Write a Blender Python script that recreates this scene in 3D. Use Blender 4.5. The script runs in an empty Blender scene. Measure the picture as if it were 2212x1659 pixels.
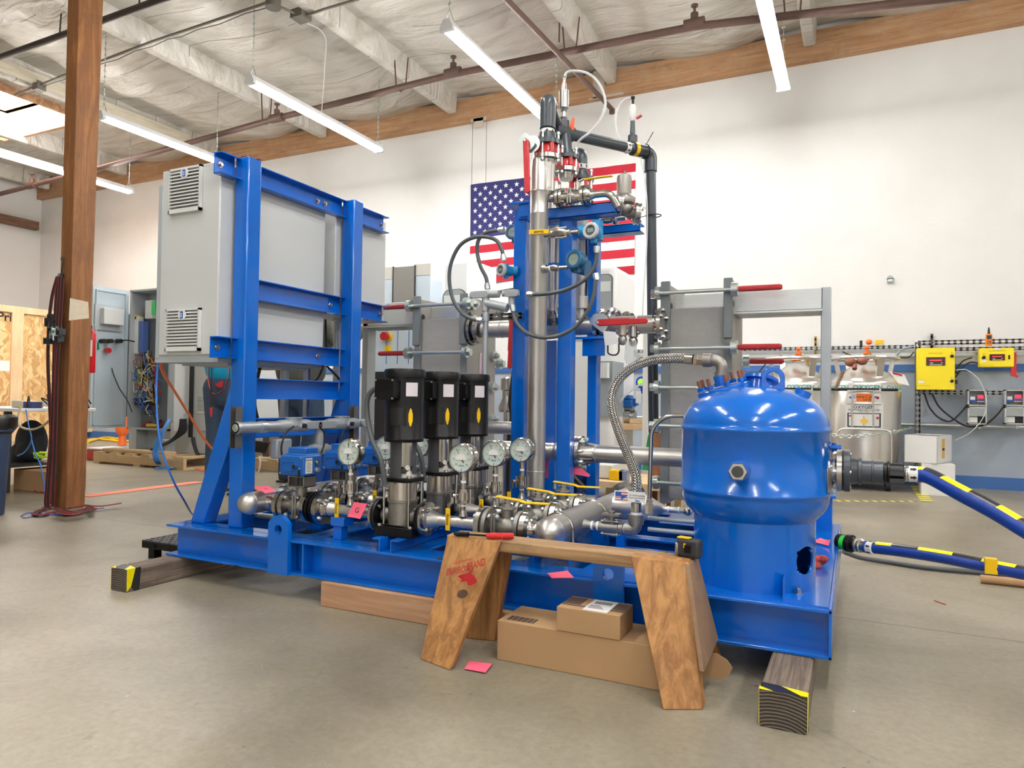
import bpy, bmesh, math, random
import numpy as np
from mathutils import Vector, Matrix
random.seed(7)
S = bpy.context.scene
COL = S.collection
# ------------------------------------------------------------------ camera
FOC, CAMH = 1530.0, 0.78
YAW, PITCH, ROLL = (math.radians(a) for a in (25.83, 1.17, 0.82))
def _cam():
    cy, sy = math.cos(YAW), math.sin(YAW); cp, sp = math.cos(PITCH), math.sin(PITCH)
    cr, sr = math.cos(ROLL), math.sin(ROLL)
    f = Vector((-sy*cp, cy*cp, sp)); r = Vector((cy, sy, 0)); u = r.cross(f)
    return cr*r+sr*u, -sr*r+cr*u, f
CR, CU, CF = _cam()
CPOS = Vector((0, 0, CAMH))
cam_d = bpy.data.cameras.new('camera')
cam = bpy.data.objects.new('camera', cam_d); COL.objects.link(cam)
m = Matrix((CR, CU, -CF)).transposed().to_4x4(); m.translation = CPOS
cam.matrix_world = m
cam_d.sensor_fit = 'HORIZONTAL'; cam_d.sensor_width = 36.0; cam_d.lens = 36.0*FOC/2212.0
cam_d.clip_start = 0.05; cam_d.clip_end = 100
S.camera = cam
# ------------------------------------------------------------------ world, exposure
w = bpy.data.worlds.new('world'); S.world = w; w.use_nodes = True
bg = w.node_tree.nodes['Background']
bg.inputs[0].default_value = (1.0, 0.985, 0.96, 1); bg.inputs[1].default_value = 0.62
S.view_settings.view_transform = 'Standard'
S.view_settings.look = 'None'
S.view_settings.exposure = 1.22
S.view_settings.gamma = 1.0
S.view_settings.use_curve_mapping = False
# ------------------------------------------------------------------ helpers
def P(px, py, x=None, y=None, z=None):
    """world point seen at photo pixel (px, py) on one axis plane"""
    d = CF*FOC + CR*(px-1106.0) - CU*(py-829.5)
    if z is not None: t = (z-CPOS.z)/d.z
    elif y is not None: t = (y-CPOS.y)/d.y
    else: t = (x-CPOS.x)/d.x
    return CPOS + d*t
V = Vector
def frame(axis):
    a = V(axis).normalized()
    h = V((0, 0, 1)) if abs(a.z) < 0.95 else V((1, 0, 0))
    u = h.cross(a).normalized(); v = a.cross(u)
    return u, v, a
def catmull(pts, k=8):
    pts = [V(p) for p in pts]
    q = [2*pts[0]-pts[1]] + pts + [2*pts[-1]-pts[-2]]
    out = []
    for i in range(1, len(q)-2):
        a, b, c, d = q[i-1:i+3]
        for j in range(k):
            t = j/k
            out.append(0.5*((2*b)+(-a+c)*t+(2*a-5*b+4*c-d)*t*t+(-a+3*b-3*c+d)*t**3))
    out.append(pts[-1]); return out
def bend(pts, rad, k=6):
    """polyline with rounded corners"""
    pts = [V(p) for p in pts]; out = [pts[0]]
    for i in range(1, len(pts)-1):
        a, b, c = pts[i-1], pts[i], pts[i+1]
        u, v = (a-b).normalized(), (c-b).normalized()
        r = min(rad, (a-b).length*.49, (c-b).length*.49)
        for j in range(k+1):
            t = j/k
            out.append((b+u*r)*(1-t)**2 + b*2*t*(1-t) + (b+v*r)*t*t)
    out.append(pts[-1]); return out
ROOT = {}
class MB:
    def __init__(s): s.v = []; s.f = []; s.mi = []; s.cur = 0
    def add(s, vs, fs):
        o = len(s.v); s.v += [V(p) for p in vs]
        for f in fs: s.f.append([i+o for i in f]); s.mi.append(s.cur)
        return s
    def mat(s, i): s.cur = i; return s
    def box(s, x0, x1, y0, y1, z0, z1):
        return s.add([(x, y, z) for z in (z0, z1) for y in (y0, y1) for x in (x0, x1)],
                     [(0,2,3,1),(4,5,7,6),(0,1,5,4),(2,6,7,3),(0,4,6,2),(1,3,7,5)])
    def cbox(s, c, sx, sy, sz, R=None):
        c = V(c); R = R or Matrix.Identity(3)
        return s.add([c+R@V((x*sx/2, y*sy/2, z*sz/2)) for z in (-1,1) for y in (-1,1) for x in (-1,1)],
                     [(0,2,3,1),(4,5,7,6),(0,1,5,4),(2,6,7,3),(0,4,6,2),(1,3,7,5)])
    def bar(s, p0, p1, wd, hg, up=(0,0,1)):
        p0, p1 = V(p0), V(p1); a = (p1-p0).normalized(); u = V(up).cross(a).normalized(); v = a.cross(u)
        vs = [p+u*(i*wd/2)+v*(j*hg/2) for p in (p0,p1) for j in (-1,1) for i in (-1,1)]
        return s.add(vs, [(0,2,3,1),(4,5,7,6),(0,1,5,4),(2,6,7,3),(0,4,6,2),(1,3,7,5)])
    def cyl(s, p0, p1, r0, r1=None, n=20, cap=True):
        p0, p1 = V(p0), V(p1); r1 = r0 if r1 is None else r1
        u, v, a = frame(p1-p0)
        cs = [(math.cos(2*math.pi*i/n), math.sin(2*math.pi*i/n)) for i in range(n)]
        vs = [p0+(u*c+v*d)*r0 for c, d in cs]+[p1+(u*c+v*d)*r1 for c, d in cs]
        fs = [(i, (i+1)%n, n+(i+1)%n, n+i) for i in range(n)]
        if cap: fs += [tuple(range(n-1,-1,-1)), tuple(range(n, 2*n))]
        return s.add(vs, fs)
    def tube(s, pts, r, n=10, cap=True, flat=1.0, up=None):
        pts = [V(p) for p in pts]; m_ = len(pts)
        rs = r if isinstance(r, (list, tuple)) else [r]*m_
        t = [(pts[min(i+1,m_-1)]-pts[max(i-1,0)]).normalized() for i in range(m_)]
        u, _, _ = frame(t[0])
        if up is not None: u = V(up).cross(t[0]).normalized()
        vs = []
        for i in range(m_):
            u = (u - t[i]*u.dot(t[i])).normalized(); v = t[i].cross(u)
            for j in range(n):
                a = 2*math.pi*j/n
                vs.append(pts[i]+u*(math.cos(a)*rs[i])+v*(math.sin(a)*rs[i]*flat))
        fs = [(i*n+j, i*n+(j+1)%n, (i+1)*n+(j+1)%n, (i+1)*n+j) for i in range(m_-1) for j in range(n)]
        if cap: fs += [tuple(range(n-1,-1,-1)), tuple(range((m_-1)*n, m_*n))]
        return s.add(vs, fs)
    def lathe(s, o, axis, prof, n=28):
        """prof: list of (radius, distance along the axis)"""
        o = V(o); u, v, a = frame(axis); vs = []; fs = []
        for r, h in prof:
            for j in range(n):
                t = 2*math.pi*j/n; vs.append(o+a*h+(u*math.cos(t)+v*math.sin(t))*max(r, 1e-5))
        for i in range(len(prof)-1):
            for j in range(n): fs.append((i*n+j, i*n+(j+1)%n, (i+1)*n+(j+1)%n, (i+1)*n+j))
        if prof[0][0] > 1e-4: fs.append(tuple(range(n-1,-1,-1)))
        if prof[-1][0] > 1e-4: fs.append(tuple(range((len(prof)-1)*n, len(prof)*n)))
        return s.add(vs, fs)
    def prism(s, poly, o, u, v, w_):
        """2-D polygon in the u, v plane, extruded by vector w_"""
        o, u, v, w_ = V(o), V(u), V(v), V(w_); n = len(poly)
        vs = [o+u*a+v*b for a, b in poly]; vs += [p+w_ for p in vs]
        fs = [(i, (i+1)%n, n+(i+1)%n, n+i) for i in range(n)]+[tuple(range(n-1,-1,-1)), tuple(range(n,2*n))]
        return s.add(vs, fs)
    def torus(s, c, axis, Rr, r, n=24, k=8, a0=0, a1=2*math.pi):
        u, v, a = frame(axis); c = V(c); full = abs(a1-a0-2*math.pi) < 1e-6
        pts = [c+(u*math.cos(a0+(a1-a0)*i/n)+v*math.sin(a0+(a1-a0)*i/n))*Rr for i in range(n+1)]
        return s.tube(pts, r, k, cap=not full)
    def ball(s, c, r, sc=(1,1,1), n=16, k=10):
        c = V(c); vs = []; fs = []
        for i in range(k+1):
            p = math.pi*i/k
            for j in range(n):
                t = 2*math.pi*j/n
                vs.append(c+V((math.sin(p)*math.cos(t)*r*sc[0], math.sin(p)*math.sin(t)*r*sc[1], math.cos(p)*r*sc[2])))
        for i in range(k):
            for j in range(n): fs.append((i*n+j, (i+1)*n+j, (i+1)*n+(j+1)%n, i*n+(j+1)%n))
        return s.add(vs, fs)
    def hexn(s, p0, p1, r): return s.cyl(p0, p1, r, n=6)
    def bolts(s, c, axis, Rr, n, r, h0, h1, ph=0.0, hexr=None):
        u, v, a = frame(axis); c = V(c)
        for i in range(n):
            t = 2*math.pi*(i+.5)/n+ph; p = c+(u*math.cos(t)+v*math.sin(t))*Rr
            s.cyl(p+a*h0, p+a*h1, r, n=8)
            if hexr:
                e = hexr*.8
                s.hexn(p+a*(h0+e*.4), p+a*(h0+e*1.6), hexr); s.hexn(p+a*(h1-e*1.6), p+a*(h1-e*.4), hexr)
        return s
    def build(s, name, mats, parent=None, bevel=0, sharp=38, label=None, cat=None, group=None, kind=None, seg=2):
        if not isinstance(mats, (list, tuple)): mats = [mats]
        vs = s.v
        if parent is not None:
            L = ROOT[parent.name]
        else:
            L = V(((min(p.x for p in vs)+max(p.x for p in vs))/2, (min(p.y for p in vs)+max(p.y for p in vs))/2, min(p.z for p in vs)))
            if kind == 'structure': L = V((0,0,0))
        me = bpy.data.meshes.new(name)
        me.from_pydata([tuple(p-L) for p in vs], [], s.f)
        for mm in mats: me.materials.append(mm)
        me.polygons.foreach_set('material_index', s.mi)
        bm = bmesh.new(); bm.from_mesh(me)
        bmesh.ops.recalc_face_normals(bm, faces=bm.faces)
        ca = math.radians(sharp)
        for f in bm.faces: f.smooth = True
        for e in bm.edges:
            e.smooth = not (len(e.link_faces) != 2 or e.calc_face_angle(0) > ca)
        bm.to_mesh(me); bm.free()
        o = bpy.data.objects.new(name, me); COL.objects.link(o)
        if parent is not None: o.parent = parent
        else: o.location = L
        ROOT[o.name] = L
        if bevel:
            b = o.modifiers.new('bevel', 'BEVEL'); b.width = bevel; b.segments = seg; b.limit_method = 'ANGLE'; b.angle_limit = math.radians(50)
        if label: o['label'] = label
        if cat: o['category'] = cat
        if group: o['group'] = group
        if kind: o['kind'] = kind
        return o
def thing(name, label, cat, loc, group=None):
    o = bpy.data.objects.new(name, None); COL.objects.link(o); o.location = V(loc); o.empty_display_size = .05
    o['label'] = label; o['category'] = cat
    if group: o['group'] = group
    ROOT[o.name] = V(loc); return o
def dup(root, delta, label=None, group=None, rz=0.0):
    r = root.copy(); COL.objects.link(r); r.location = root.location+V(delta); r.rotation_euler.z = root.rotation_euler.z+rz
    ROOT[r.name] = ROOT[root.name]+V(delta)
    if label: r['label'] = label
    if group: r['group'] = group
    for ch in list(root.children):
        c = ch.copy(); COL.objects.link(c); c.parent = r; ROOT[c.name] = ROOT[r.name]
        for g in list(ch.children):
            d = g.copy(); COL.objects.link(d); d.parent = c; ROOT[d.name] = ROOT[r.name]
    return r
_tc = {}
def text2d(txt, size=1.0, align='CENTER', shear=0.0, bold=0.0):
    """flat text geometry: (verts 2-D, faces)"""
    key = (txt, align, shear, bold)
    if key not in _tc:
        cu = bpy.data.curves.new('txt', 'FONT'); cu.body = txt; cu.align_x = align; cu.align_y = 'CENTER'; cu.size = 1; cu.shear = shear
        cu.resolution_u = 2; cu.offset = bold
        ob = bpy.data.objects.new('txt', cu); me = bpy.data.meshes.new_from_object(ob)
        _tc[key] = ([(v.co.x, v.co.y) for v in me.vertices], [tuple(p.vertices) for p in me.polygons])
        bpy.data.objects.remove(ob); bpy.data.curves.remove(cu); bpy.data.meshes.remove(me)
    vs, fs = _tc[key]
    return [(x*size, y*size) for x, y in vs], fs
def put_text(mb, txt, o, u, v, size, align='CENTER', shear=0.0, bold=0.0, sx=1.0):
    o, u, v = V(o), V(u).normalized(), V(v).normalized(); vs, fs = text2d(txt, size, align, shear, bold)
    return mb.add([o+u*(x*sx)+v*y for x, y in vs], fs)
# ------------------------------------------------------------------ materials
def mat(name, col, rough=.5, metal=0.0, bump=0.0, bscale=60.0, var=0.0, vscale=8.0, coat=0.0, spec=.5, emit=0, trans=0.0, alpha=1.0, rvar=0.0, stretch=(1,1,1)):
    m_ = bpy.data.materials.new(name); m_.use_nodes = True; nt = m_.node_tree; b = nt.nodes['Principled BSDF']
    b.inputs['Base Color'].default_value = (*col, 1); b.inputs['Roughness'].default_value = rough; b.inputs['Metallic'].default_value = metal
    b.inputs['Coat Weight'].default_value = coat; b.inputs['Coat Roughness'].default_value = .06; b.inputs['Specular IOR Level'].default_value = spec
    if trans: b.inputs['Transmission Weight'].default_value = trans
    if alpha < 1: b.inputs['Alpha'].default_value = alpha
    if emit:
        b.inputs['Emission Color'].default_value = (*col, 1); b.inputs['Emission Strength'].default_value = emit
    tc = nt.nodes.new('ShaderNodeTexCoord'); mp = nt.nodes.new('ShaderNodeMapping'); mp.inputs['Scale'].default_value = stretch
    nt.links.new(tc.outputs['Object'], mp.inputs[0])
    if var:
        n = nt.nodes.new('ShaderNodeTexNoise'); n.inputs['Scale'].default_value = vscale; n.inputs['Detail'].default_value = 6; n.inputs['Roughness'].default_value = .6
        r = nt.nodes.new('ShaderNodeMixRGB'); r.blend_type = 'MIX'
        r.inputs[1].default_value = (*[c*(1-var) for c in col], 1); r.inputs[2].default_value = (*[min(1, c*(1+var)) for c in col], 1)
        nt.links.new(mp.outputs[0], n.inputs['Vector']); nt.links.new(n.outputs['Fac'], r.inputs[0]); nt.links.new(r.outputs[0], b.inputs['Base Color'])
        if rvar:
            mr = nt.nodes.new('ShaderNodeMapRange'); mr.inputs[3].default_value = max(0, rough-rvar); mr.inputs[4].default_value = rough+rvar
            nt.links.new(n.outputs['Fac'], mr.inputs[0]); nt.links.new(mr.outputs[0], b.inputs['Roughness'])
    if bump:
        n2 = nt.nodes.new('ShaderNodeTexNoise'); n2.inputs['Scale'].default_value = bscale; n2.inputs['Detail'].default_value = 3
        bp = nt.nodes.new('ShaderNodeBump'); bp.inputs['Strength'].default_value = bump; bp.inputs['Distance'].default_value = .01
        nt.links.new(mp.outputs[0], n2.inputs['Vector']); nt.links.new(n2.outputs['Fac'], bp.inputs['Height']); nt.links.new(bp.outputs[0], b.inputs['Normal'])
    return m_
def ramp(nt, fac, stops):
    r = nt.nodes.new('ShaderNodeValToRGB'); e = r.color_ramp.elements
    while len(e) < len(stops): e.new(.5)
    for i, (p, c) in enumerate(stops): e[i].position = p; e[i].color = (*c, 1)
    nt.links.new(fac, r.inputs[0]); return r.outputs[0]
def wood(name, dark, light, scale=3.0, stretch=(1, 12, 12), rough=.6, knots=False, dirt=0.0, dirtcol=(.12,.09,.06), rings=5.0, bump=.15):
    m_ = bpy.data.materials.new(name); m_.use_nodes = True; nt = m_.node_tree; b = nt.nodes['Principled BSDF']; b.inputs['Roughness'].default_value = rough
    tc = nt.nodes.new('ShaderNodeTexCoord'); mp = nt.nodes.new('ShaderNodeMapping'); mp.inputs['Scale'].default_value = stretch
    nt.links.new(tc.outputs['Object'], mp.inputs[0])
    n = nt.nodes.new('ShaderNodeTexNoise'); n.inputs['Scale'].default_value = scale; n.inputs['Detail'].default_value = 8; n.inputs['Roughness'].default_value = .65; n.inputs['Distortion'].default_value = .6
    nt.links.new(mp.outputs[0], n.inputs['Vector'])
    ml = nt.nodes.new('ShaderNodeMath'); ml.operation = 'MULTIPLY'; ml.inputs[1].default_value = rings; nt.links.new(n.outputs['Fac'], ml.inputs[0])
    fr = nt.nodes.new('ShaderNodeMath'); fr.operation = 'PINGPONG'; fr.inputs[1].default_value = 1.0; nt.links.new(ml.outputs[0], fr.inputs[0])
    col = ramp(nt, fr.outputs[0], [(0, dark), (.5, [(a+c)/2 for a, c in zip(dark, light)]), (1, light)])
    if dirt:
        n3 = nt.nodes.new('ShaderNodeTexNoise'); n3.inputs['Scale'].default_value = 5; n3.inputs['Detail'].default_value = 8; n3.inputs['Roughness'].default_value = .75
        nt.links.new(tc.outputs['Object'], n3.inputs['Vector'])
        mr = nt.nodes.new('ShaderNodeMapRange'); mr.inputs[1].default_value = .48; mr.inputs[2].default_value = .75; mr.inputs[4].default_value = dirt
        nt.links.new(n3.outputs['Fac'], mr.inputs[0])
        mx = nt.nodes.new('ShaderNodeMixRGB'); mx.inputs[2].default_value = (*dirtcol, 1); nt.links.new(mr.outputs[0], mx.inputs[0]); nt.links.new(col, mx.inputs[1]); col = mx.outputs[0]
    nt.links.new(col, b.inputs['Base Color'])
    bp = nt.nodes.new('ShaderNodeBump'); bp.inputs['Strength'].default_value = bump; bp.inputs['Distance'].default_value = .004
    nt.links.new(fr.outputs[0], bp.inputs['Height']); nt.links.new(bp.outputs[0], b.inputs['Normal'])
    return m_
BLUE = mat('blue_gloss_paint', (.0,.125,.56), .17, 0, .02, 160, .05, 3, coat=.3)
BLUE2 = mat('blue_actuator_paint', (.008,.11,.42), .35, 0, .04, 200)
TBLUE = mat('transmitter_blue_paint', (.01,.26,.55), .35)
DBLUE = mat('dark_teal_blue_paint', (.02,.12,.25), .35)
STEEL = mat('stainless_polished', (.52,.50,.47), .2, 1, 0, 60, .1, 20, rvar=.06)
PIPE = mat('stainless_pipe_mill', (.55,.535,.51), .34, .9, .05, 90, .22, 9, rvar=.1, stretch=(1,1,.5))
CASTSS = mat('cast_stainless', (.31,.295,.27), .42, .9, .15, 300, .08, 30)
ZINC = mat('zinc_plated', (.62,.68,.66), .3, .9, 0, 50, .1, 14)
GALV = mat('galvanised_grey', (.42,.45,.47), .42, .6, .05, 120, .1, 14)
ALU = mat('cast_aluminium_grey', (.40,.43,.45), .45, .35, .05, 200)
BLACK = mat('black_paint', (.003,.003,.0035), .34, 0, .05, 300, spec=.3)
RUBBER = mat('black_rubber', (.010,.010,.011), .6)
DGREY = mat('dark_grey_pvc', (.05,.062,.075), .3, 0, 0, 50, .06, 12)
CONDG = mat('grey_flex_conduit', (.08,.09,.10), .42)
IRON = mat('grey_frame_paint', (.17,.19,.20), .55, 0, .15, 260, .06, 12)
SHEET = mat('stippled_grey_sheet', (.45,.44,.42), .45, .35, .7, 330, .06, 50)
ALUM = mat('brushed_aluminium', (.62,.64,.64), .35, .85, .05, 100, .08, 6, stretch=(1,1,12))
PFACE = mat('warm_grey_plate', (.36,.345,.315), .5, .1, .05, 150)
CAB = mat('light_grey_cabinet', (.60,.62,.61), .5, 0, .04, 500)
CABD = mat('mid_grey_panel', (.42,.46,.48), .5, 0, .03, 300)
PLAST = mat('vent_plastic', (.74,.76,.74), .4)
RED = mat('red_vinyl', (.55,.02,.025), .4, 0, .05, 200, .1, 20)
REDPT = mat('red_valve_paint', (.5,.015,.02), .3, coat=.3)
NETRED = mat('red_plastic_netting', (.62,.035,.045), .5, 0, .8, 500, .35, 300)
YEL = mat('yellow_vinyl', (.9,.55,.0), .35)
YEL2 = mat('yellow_powder_coat', (.95,.75,.01), .4)
ORANGE = mat('orange_cable', (.9,.17,.03), .45)
ORG2 = mat('orange_strap', (.85,.25,.14), .7)
PINK = mat('pink_note_paper', (.95,.13,.22), .7)
WHITE = mat('white_plastic', (.82,.82,.81), .5)
PAPER = mat('white_paper', (.85,.84,.82), .7)
TEFLON = mat('white_thread_tape', (.85,.88,.92), .5)
CLEAR = mat('clear_vinyl_tube', (.9,.93,.94), .15, 0, trans=.0, alpha=.55)
GLASSY = mat('clear_cover', (.7,.75,.75), .08, 0, alpha=.35)
LCD = mat('grey_green_display', (.30,.36,.31), .2)
INK = mat('black_ink', (.015,.015,.02), .6)
REDINK = mat('red_ink', (.42,.008,.012), .6)
BLUEINK = mat('blue_ink', (.02,.1,.45), .5)
TEALINK = mat('teal_ink', (.01,.35,.33), .5)
BRASS = mat('brass', (.6,.42,.15), .3, 1)
COPPER = mat('copper_rust', (.28,.1,.06), .55, .3, .2, 300, .2, 80)
BARLBL = mat('silver_label', (.5,.47,.42), .35, .6)
CARD = mat('cardboard', (.42,.25,.12), .8, 0, .03, 200, .06, 5)
CARD2 = mat('cardboard_dark_print', (.10,.06,.04), .8)
DENIM = mat('denim', (.035,.065,.12), .85, 0, .3, 300, .35, 14)
TEALC = mat('teal_cotton', (.0,.30,.50), .85, 0, .5, 22, .12, 10)
OLIVE = mat('dark_olive_cotton', (.10,.10,.08), .85, 0, .5, 18, .15, 10)
SKIN = mat('skin', (.55,.30,.20), .55)
HAIR = mat('brown_hair', (.05,.03,.02), .7)
BROWNL = mat('brown_leather', (.09,.05,.035), .6)
LBLUE = mat('machine_pale_blue_film', (.62,.72,.8), .45)
LGREY = mat('machine_light_grey', (.66,.67,.66), .4)
DARKS = mat('dark_steel', (.05,.052,.055), .45, .5)
GREEN = mat('green_paint', (.0,.3,.12), .5)
LENS = mat('dark_display', (.05,.01,.01), .15)
LEDR = mat('red_led_digits', (1,.03,.03), .5, emit=.7)
# ------------------------------------------------------------------ lamps: hanging fluorescent strips
TUBE = mat('lit_tube', (1.0, .985, .96), .5, emit=38)
FIXW = mat('white_enamel', (.85,.86,.87), .4)
WALLY = 7.887
CEILZ = 4.62
def strip_light(x, y0, y1, z, label, pull=False):
    t = thing('fluorescent_light', label, 'ceiling light', (x, (y0+y1)/2, z), 'hanging fluorescent strip lights')
    b = MB(); b.prism([(-.055,.0),(.055,.0),(.03,.055),(-.03,.055)], (x,y0,z), (1,0,0), (0,0,1), (0,y1-y0,0)); b.build('housing', FIXW, t)
    for yy in (y0+.02, y1-.02):
        e = MB(); e.box(x-.06,x+.06,yy-.02,yy+.02,z-.035,z+.0); e.build('lamp_holder', FIXW, t)
    for dx in (-.03,.03):
        g = MB(); g.cyl((x+dx,y0+.04,z-.02),(x+dx,y1-.04,z-.02),.017,n=10); g.build('tube', TUBE, t)
    for yy in (y0+.05, y1-.05):
        c = MB(); c.tube([(x-.04,yy,z+.055),(x,yy,z+.16),(x,yy,CEILZ+.03)],.0035,5); c.tube([(x+.04,yy,z+.055),(x,yy,z+.16)],.0035,5)
        k = int((CEILZ-z-.16)/.06)
        for i in range(k): c.torus((x,yy,z+.2+i*.06),(1,0,0) if i%2 else (0,1,0),.012,.003,8,4)
        c.build('chain', ZINC, t)
def lz(px,py,z): return P(px,py,z=z)
a, b_ = lz(525,180,3.72), lz(832,326,3.72)
strip_light((a.x+b_.x)/2, a.y, b_.y, 3.74, 'white fluorescent strip hanging behind the top of the tall blue rack, full length visible')
a, c_ = lz(956,62,3.72), lz(1190,262,3.72)
strip_light((a.x+c_.x)/2, a.y, a.y+2.35, 3.74, 'lit fluorescent strip whose far end meets the top of the grey pipe elbow')
a = lz(1693,196,3.72)
strip_light(a.x, a.y-2.4, a.y, 3.74, 'rightmost lit fluorescent strip, running out of the top of the picture')
a = lz(475,352,3.72)
strip_light(a.x, P(188,256,z=3.74).y, a.y, 3.74, 'fluorescent strip passing behind the top of the light grey cabinet')
a = lz(285,417,3.72)
strip_light(a.x, a.y-2.9, a.y, 3.74, 'leftmost fluorescent strip, crossing behind the brown wooden post')
for xx in (-2.6, .4, 3.2):  # out-of-view strips like the room's own, added as light sources
    for yy in (-3.2, .2):
        strip_light(xx, yy, yy+2.3, 3.9, 'unseen fluorescent strip added for light behind the viewpoint, %s row, %s of the two' % ({-2.6:'left',.4:'middle',3.2:'right'}[xx], 'farther back' if yy<0 else 'nearer'))
strip_light(3.2, 4.4, 6.7, 3.74, 'fluorescent strip hanging beyond the right edge of the picture')
# ------------------------------------------------------------------ floor
def mfloor():
    m_ = bpy.data.materials.new('sealed_concrete'); m_.use_nodes = True; nt = m_.node_tree; b = nt.nodes['Principled BSDF']; N = nt.nodes.new; L = nt.links.new
    tc = N('ShaderNodeTexCoord')
    def noise(sc, det=8, ro=.6, dist=0):
        n = N('ShaderNodeTexNoise'); n.inputs['Scale'].default_value = sc; n.inputs['Detail'].default_value = det; n.inputs['Roughness'].default_value = ro; n.inputs['Distortion'].default_value = dist
        L(tc.outputs['Object'], n.inputs['Vector']); return n.outputs['Fac']
    c = ramp(nt, noise(.9, 8, .62, .4), [(.3, (.17,.145,.10)), (.5, (.28,.245,.18)), (.7, (.40,.355,.27))])
    fine = noise(45, 6, .7); mx = N('ShaderNodeMixRGB'); mx.blend_type = 'MULTIPLY'; mx.inputs[0].default_value = .55; L(c, mx.inputs[1]); L(ramp(nt, fine, [(.3,(.6,.6,.6)),(.6,(1,1,1))]), mx.inputs[2]); c = mx.outputs[0]
    # dark and pale specks
    for sc, th, colr, amt in ((9, .69, (.07,.06,.05), .8), (16, .72, (.75,.74,.7), .6), (3.1, .66, (.12,.1,.08), .5)):
        s = noise(sc, 4, .75, 1.5); mr = N('ShaderNodeMapRange'); mr.inputs[1].default_value = th-.02; mr.inputs[2].default_value = th+.03; mr.inputs[4].default_value = amt; L(s, mr.inputs[0])
        mx = N('ShaderNodeMixRGB'); L(mr.outputs[0], mx.inputs[0]); L(c, mx.inputs[1]); mx.inputs[2].default_value = (*colr, 1); c = mx.outputs[0]
    # hairline cracks
    vo = N('ShaderNodeTexVoronoi'); vo.feature = 'DISTANCE_TO_EDGE'; vo.inputs['Scale'].default_value = .55
    dn = N('ShaderNodeTexNoise'); dn.inputs['Scale'].default_value = 2.5; dn.inputs['Detail'].default_value = 6; L(tc.outputs['Object'], dn.inputs['Vector'])
    mxv = N('ShaderNodeMixRGB'); mxv.inputs[0].default_value = .25; L(tc.outputs['Object'], mxv.inputs[1]); L(dn.outputs['Color'], mxv.inputs[2]); L(mxv.outputs[0], vo.inputs['Vector'])
    mr = N('ShaderNodeMapRange'); mr.inputs[1].default_value = 0; mr.inputs[2].default_value = .0022; mr.inputs[3].default_value = .45; mr.inputs[4].default_value = 0; L(vo.outputs['Distance'], mr.inputs[0])
    mx = N('ShaderNodeMixRGB'); L(mr.outputs[0], mx.inputs[0]); L(c, mx.inputs[1]); mx.inputs[2].default_value = (.13,.11,.09,1); c = mx.outputs[0]
    # sawn joints
    sp = N('ShaderNodeSeparateXYZ'); L(tc.outputs['Object'], sp.inputs[0])
    for y0 in (2.86, -1.2):
        s1 = N('ShaderNodeMath'); s1.operation = 'SUBTRACT'; s1.inputs[1].default_value = y0; L(sp.outputs['Y'], s1.inputs[0])
        s2 = N('ShaderNodeMath'); s2.operation = 'ABSOLUTE'; L(s1.outputs[0], s2.inputs[0])
        s3 = N('ShaderNodeMath'); s3.operation = 'LESS_THAN'; s3.inputs[1].default_value = .0028; L(s2.outputs[0], s3.inputs[0])
        mx = N('ShaderNodeMixRGB'); L(s3.outputs[0], mx.inputs[0]); L(c, mx.inputs[1]); mx.inputs[2].default_value = (.05,.045,.04,1); c = mx.outputs[0]
    L(c, b.inputs['Base Color'])
    rr = N('ShaderNodeMapRange'); rr.inputs[3].default_value = .26; rr.inputs[4].default_value = .5; L(noise(1.7, 6, .6, .5), rr.inputs[0]); L(rr.outputs[0], b.inputs['Roughness'])
    bp = N('ShaderNodeBump'); bp.inputs['Strength'].default_value = .06; bp.inputs['Distance'].default_value = .01; L(fine, bp.inputs['Height']); L(bp.outputs[0], b.inputs['Normal'])
    return m_
f = MB(); f.box(-13.6, 7, -5, WALLY+.1, -.1, 0); f.build('floor', mfloor(), kind='structure')
# ------------------------------------------------------------------ walls
def mwall():
    m_ = bpy.data.materials.new('painted_wall'); m_.use_nodes = True; nt = m_.node_tree; b = nt.nodes['Principled BSDF']; N = nt.nodes.new; L = nt.links.new
    tc = N('ShaderNodeTexCoord'); sp = N('ShaderNodeSeparateXYZ'); L(tc.outputs['Object'], sp.inputs[0])
    n = N('ShaderNodeTexNoise'); n.inputs['Scale'].default_value = 2.2; n.inputs['Detail'].default_value = 8; L(tc.outputs['Object'], n.inputs['Vector'])
    up = ramp(nt, n.outputs['Fac'], [(.3,(.80,.79,.765)),(.7,(.85,.84,.815))])
    lo = ramp(nt, n.outputs['Fac'], [(.3,(.36,.42,.50)),(.7,(.46,.52,.60))])
    gt = N('ShaderNodeMath'); gt.operation = 'GREATER_THAN'; gt.inputs[1].default_value = 1.16; L(sp.outputs['Z'], gt.inputs[0])
    mx = N('ShaderNodeMixRGB'); L(gt.outputs[0], mx.inputs[0]); L(lo, mx.inputs[1]); L(up, mx.inputs[2])
    L(mx.outputs[0], b.inputs['Base Color']); b.inputs['Roughness'].default_value = .7
    n2 = N('ShaderNodeTexNoise'); n2.inputs['Scale'].default_value = 35; L(tc.outputs['Object'], n2.inputs['Vector'])
    bp = N('ShaderNodeBump'); bp.inputs['Strength'].default_value = .12; bp.inputs['Distance'].default_value = .01; L(n2.outputs['Fac'], bp.inputs['Height']); L(bp.outputs[0], b.inputs['Normal'])
    return m_
MW = mwall()
WPAINT = mat('white_wall_paint', (.74,.73,.70), .7, 0, .1, 30, .05, 2)
f = MB(); f.box(-13.6, 7, WALLY, WALLY+.12, 0, 4.9); f.build('wall_back', MW, kind='structure')
f = MB(); f.box(-13.62, -13.5, -5, WALLY+.1, 0, 4.9); f.build('wall_left', WPAINT, kind='structure')
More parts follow.
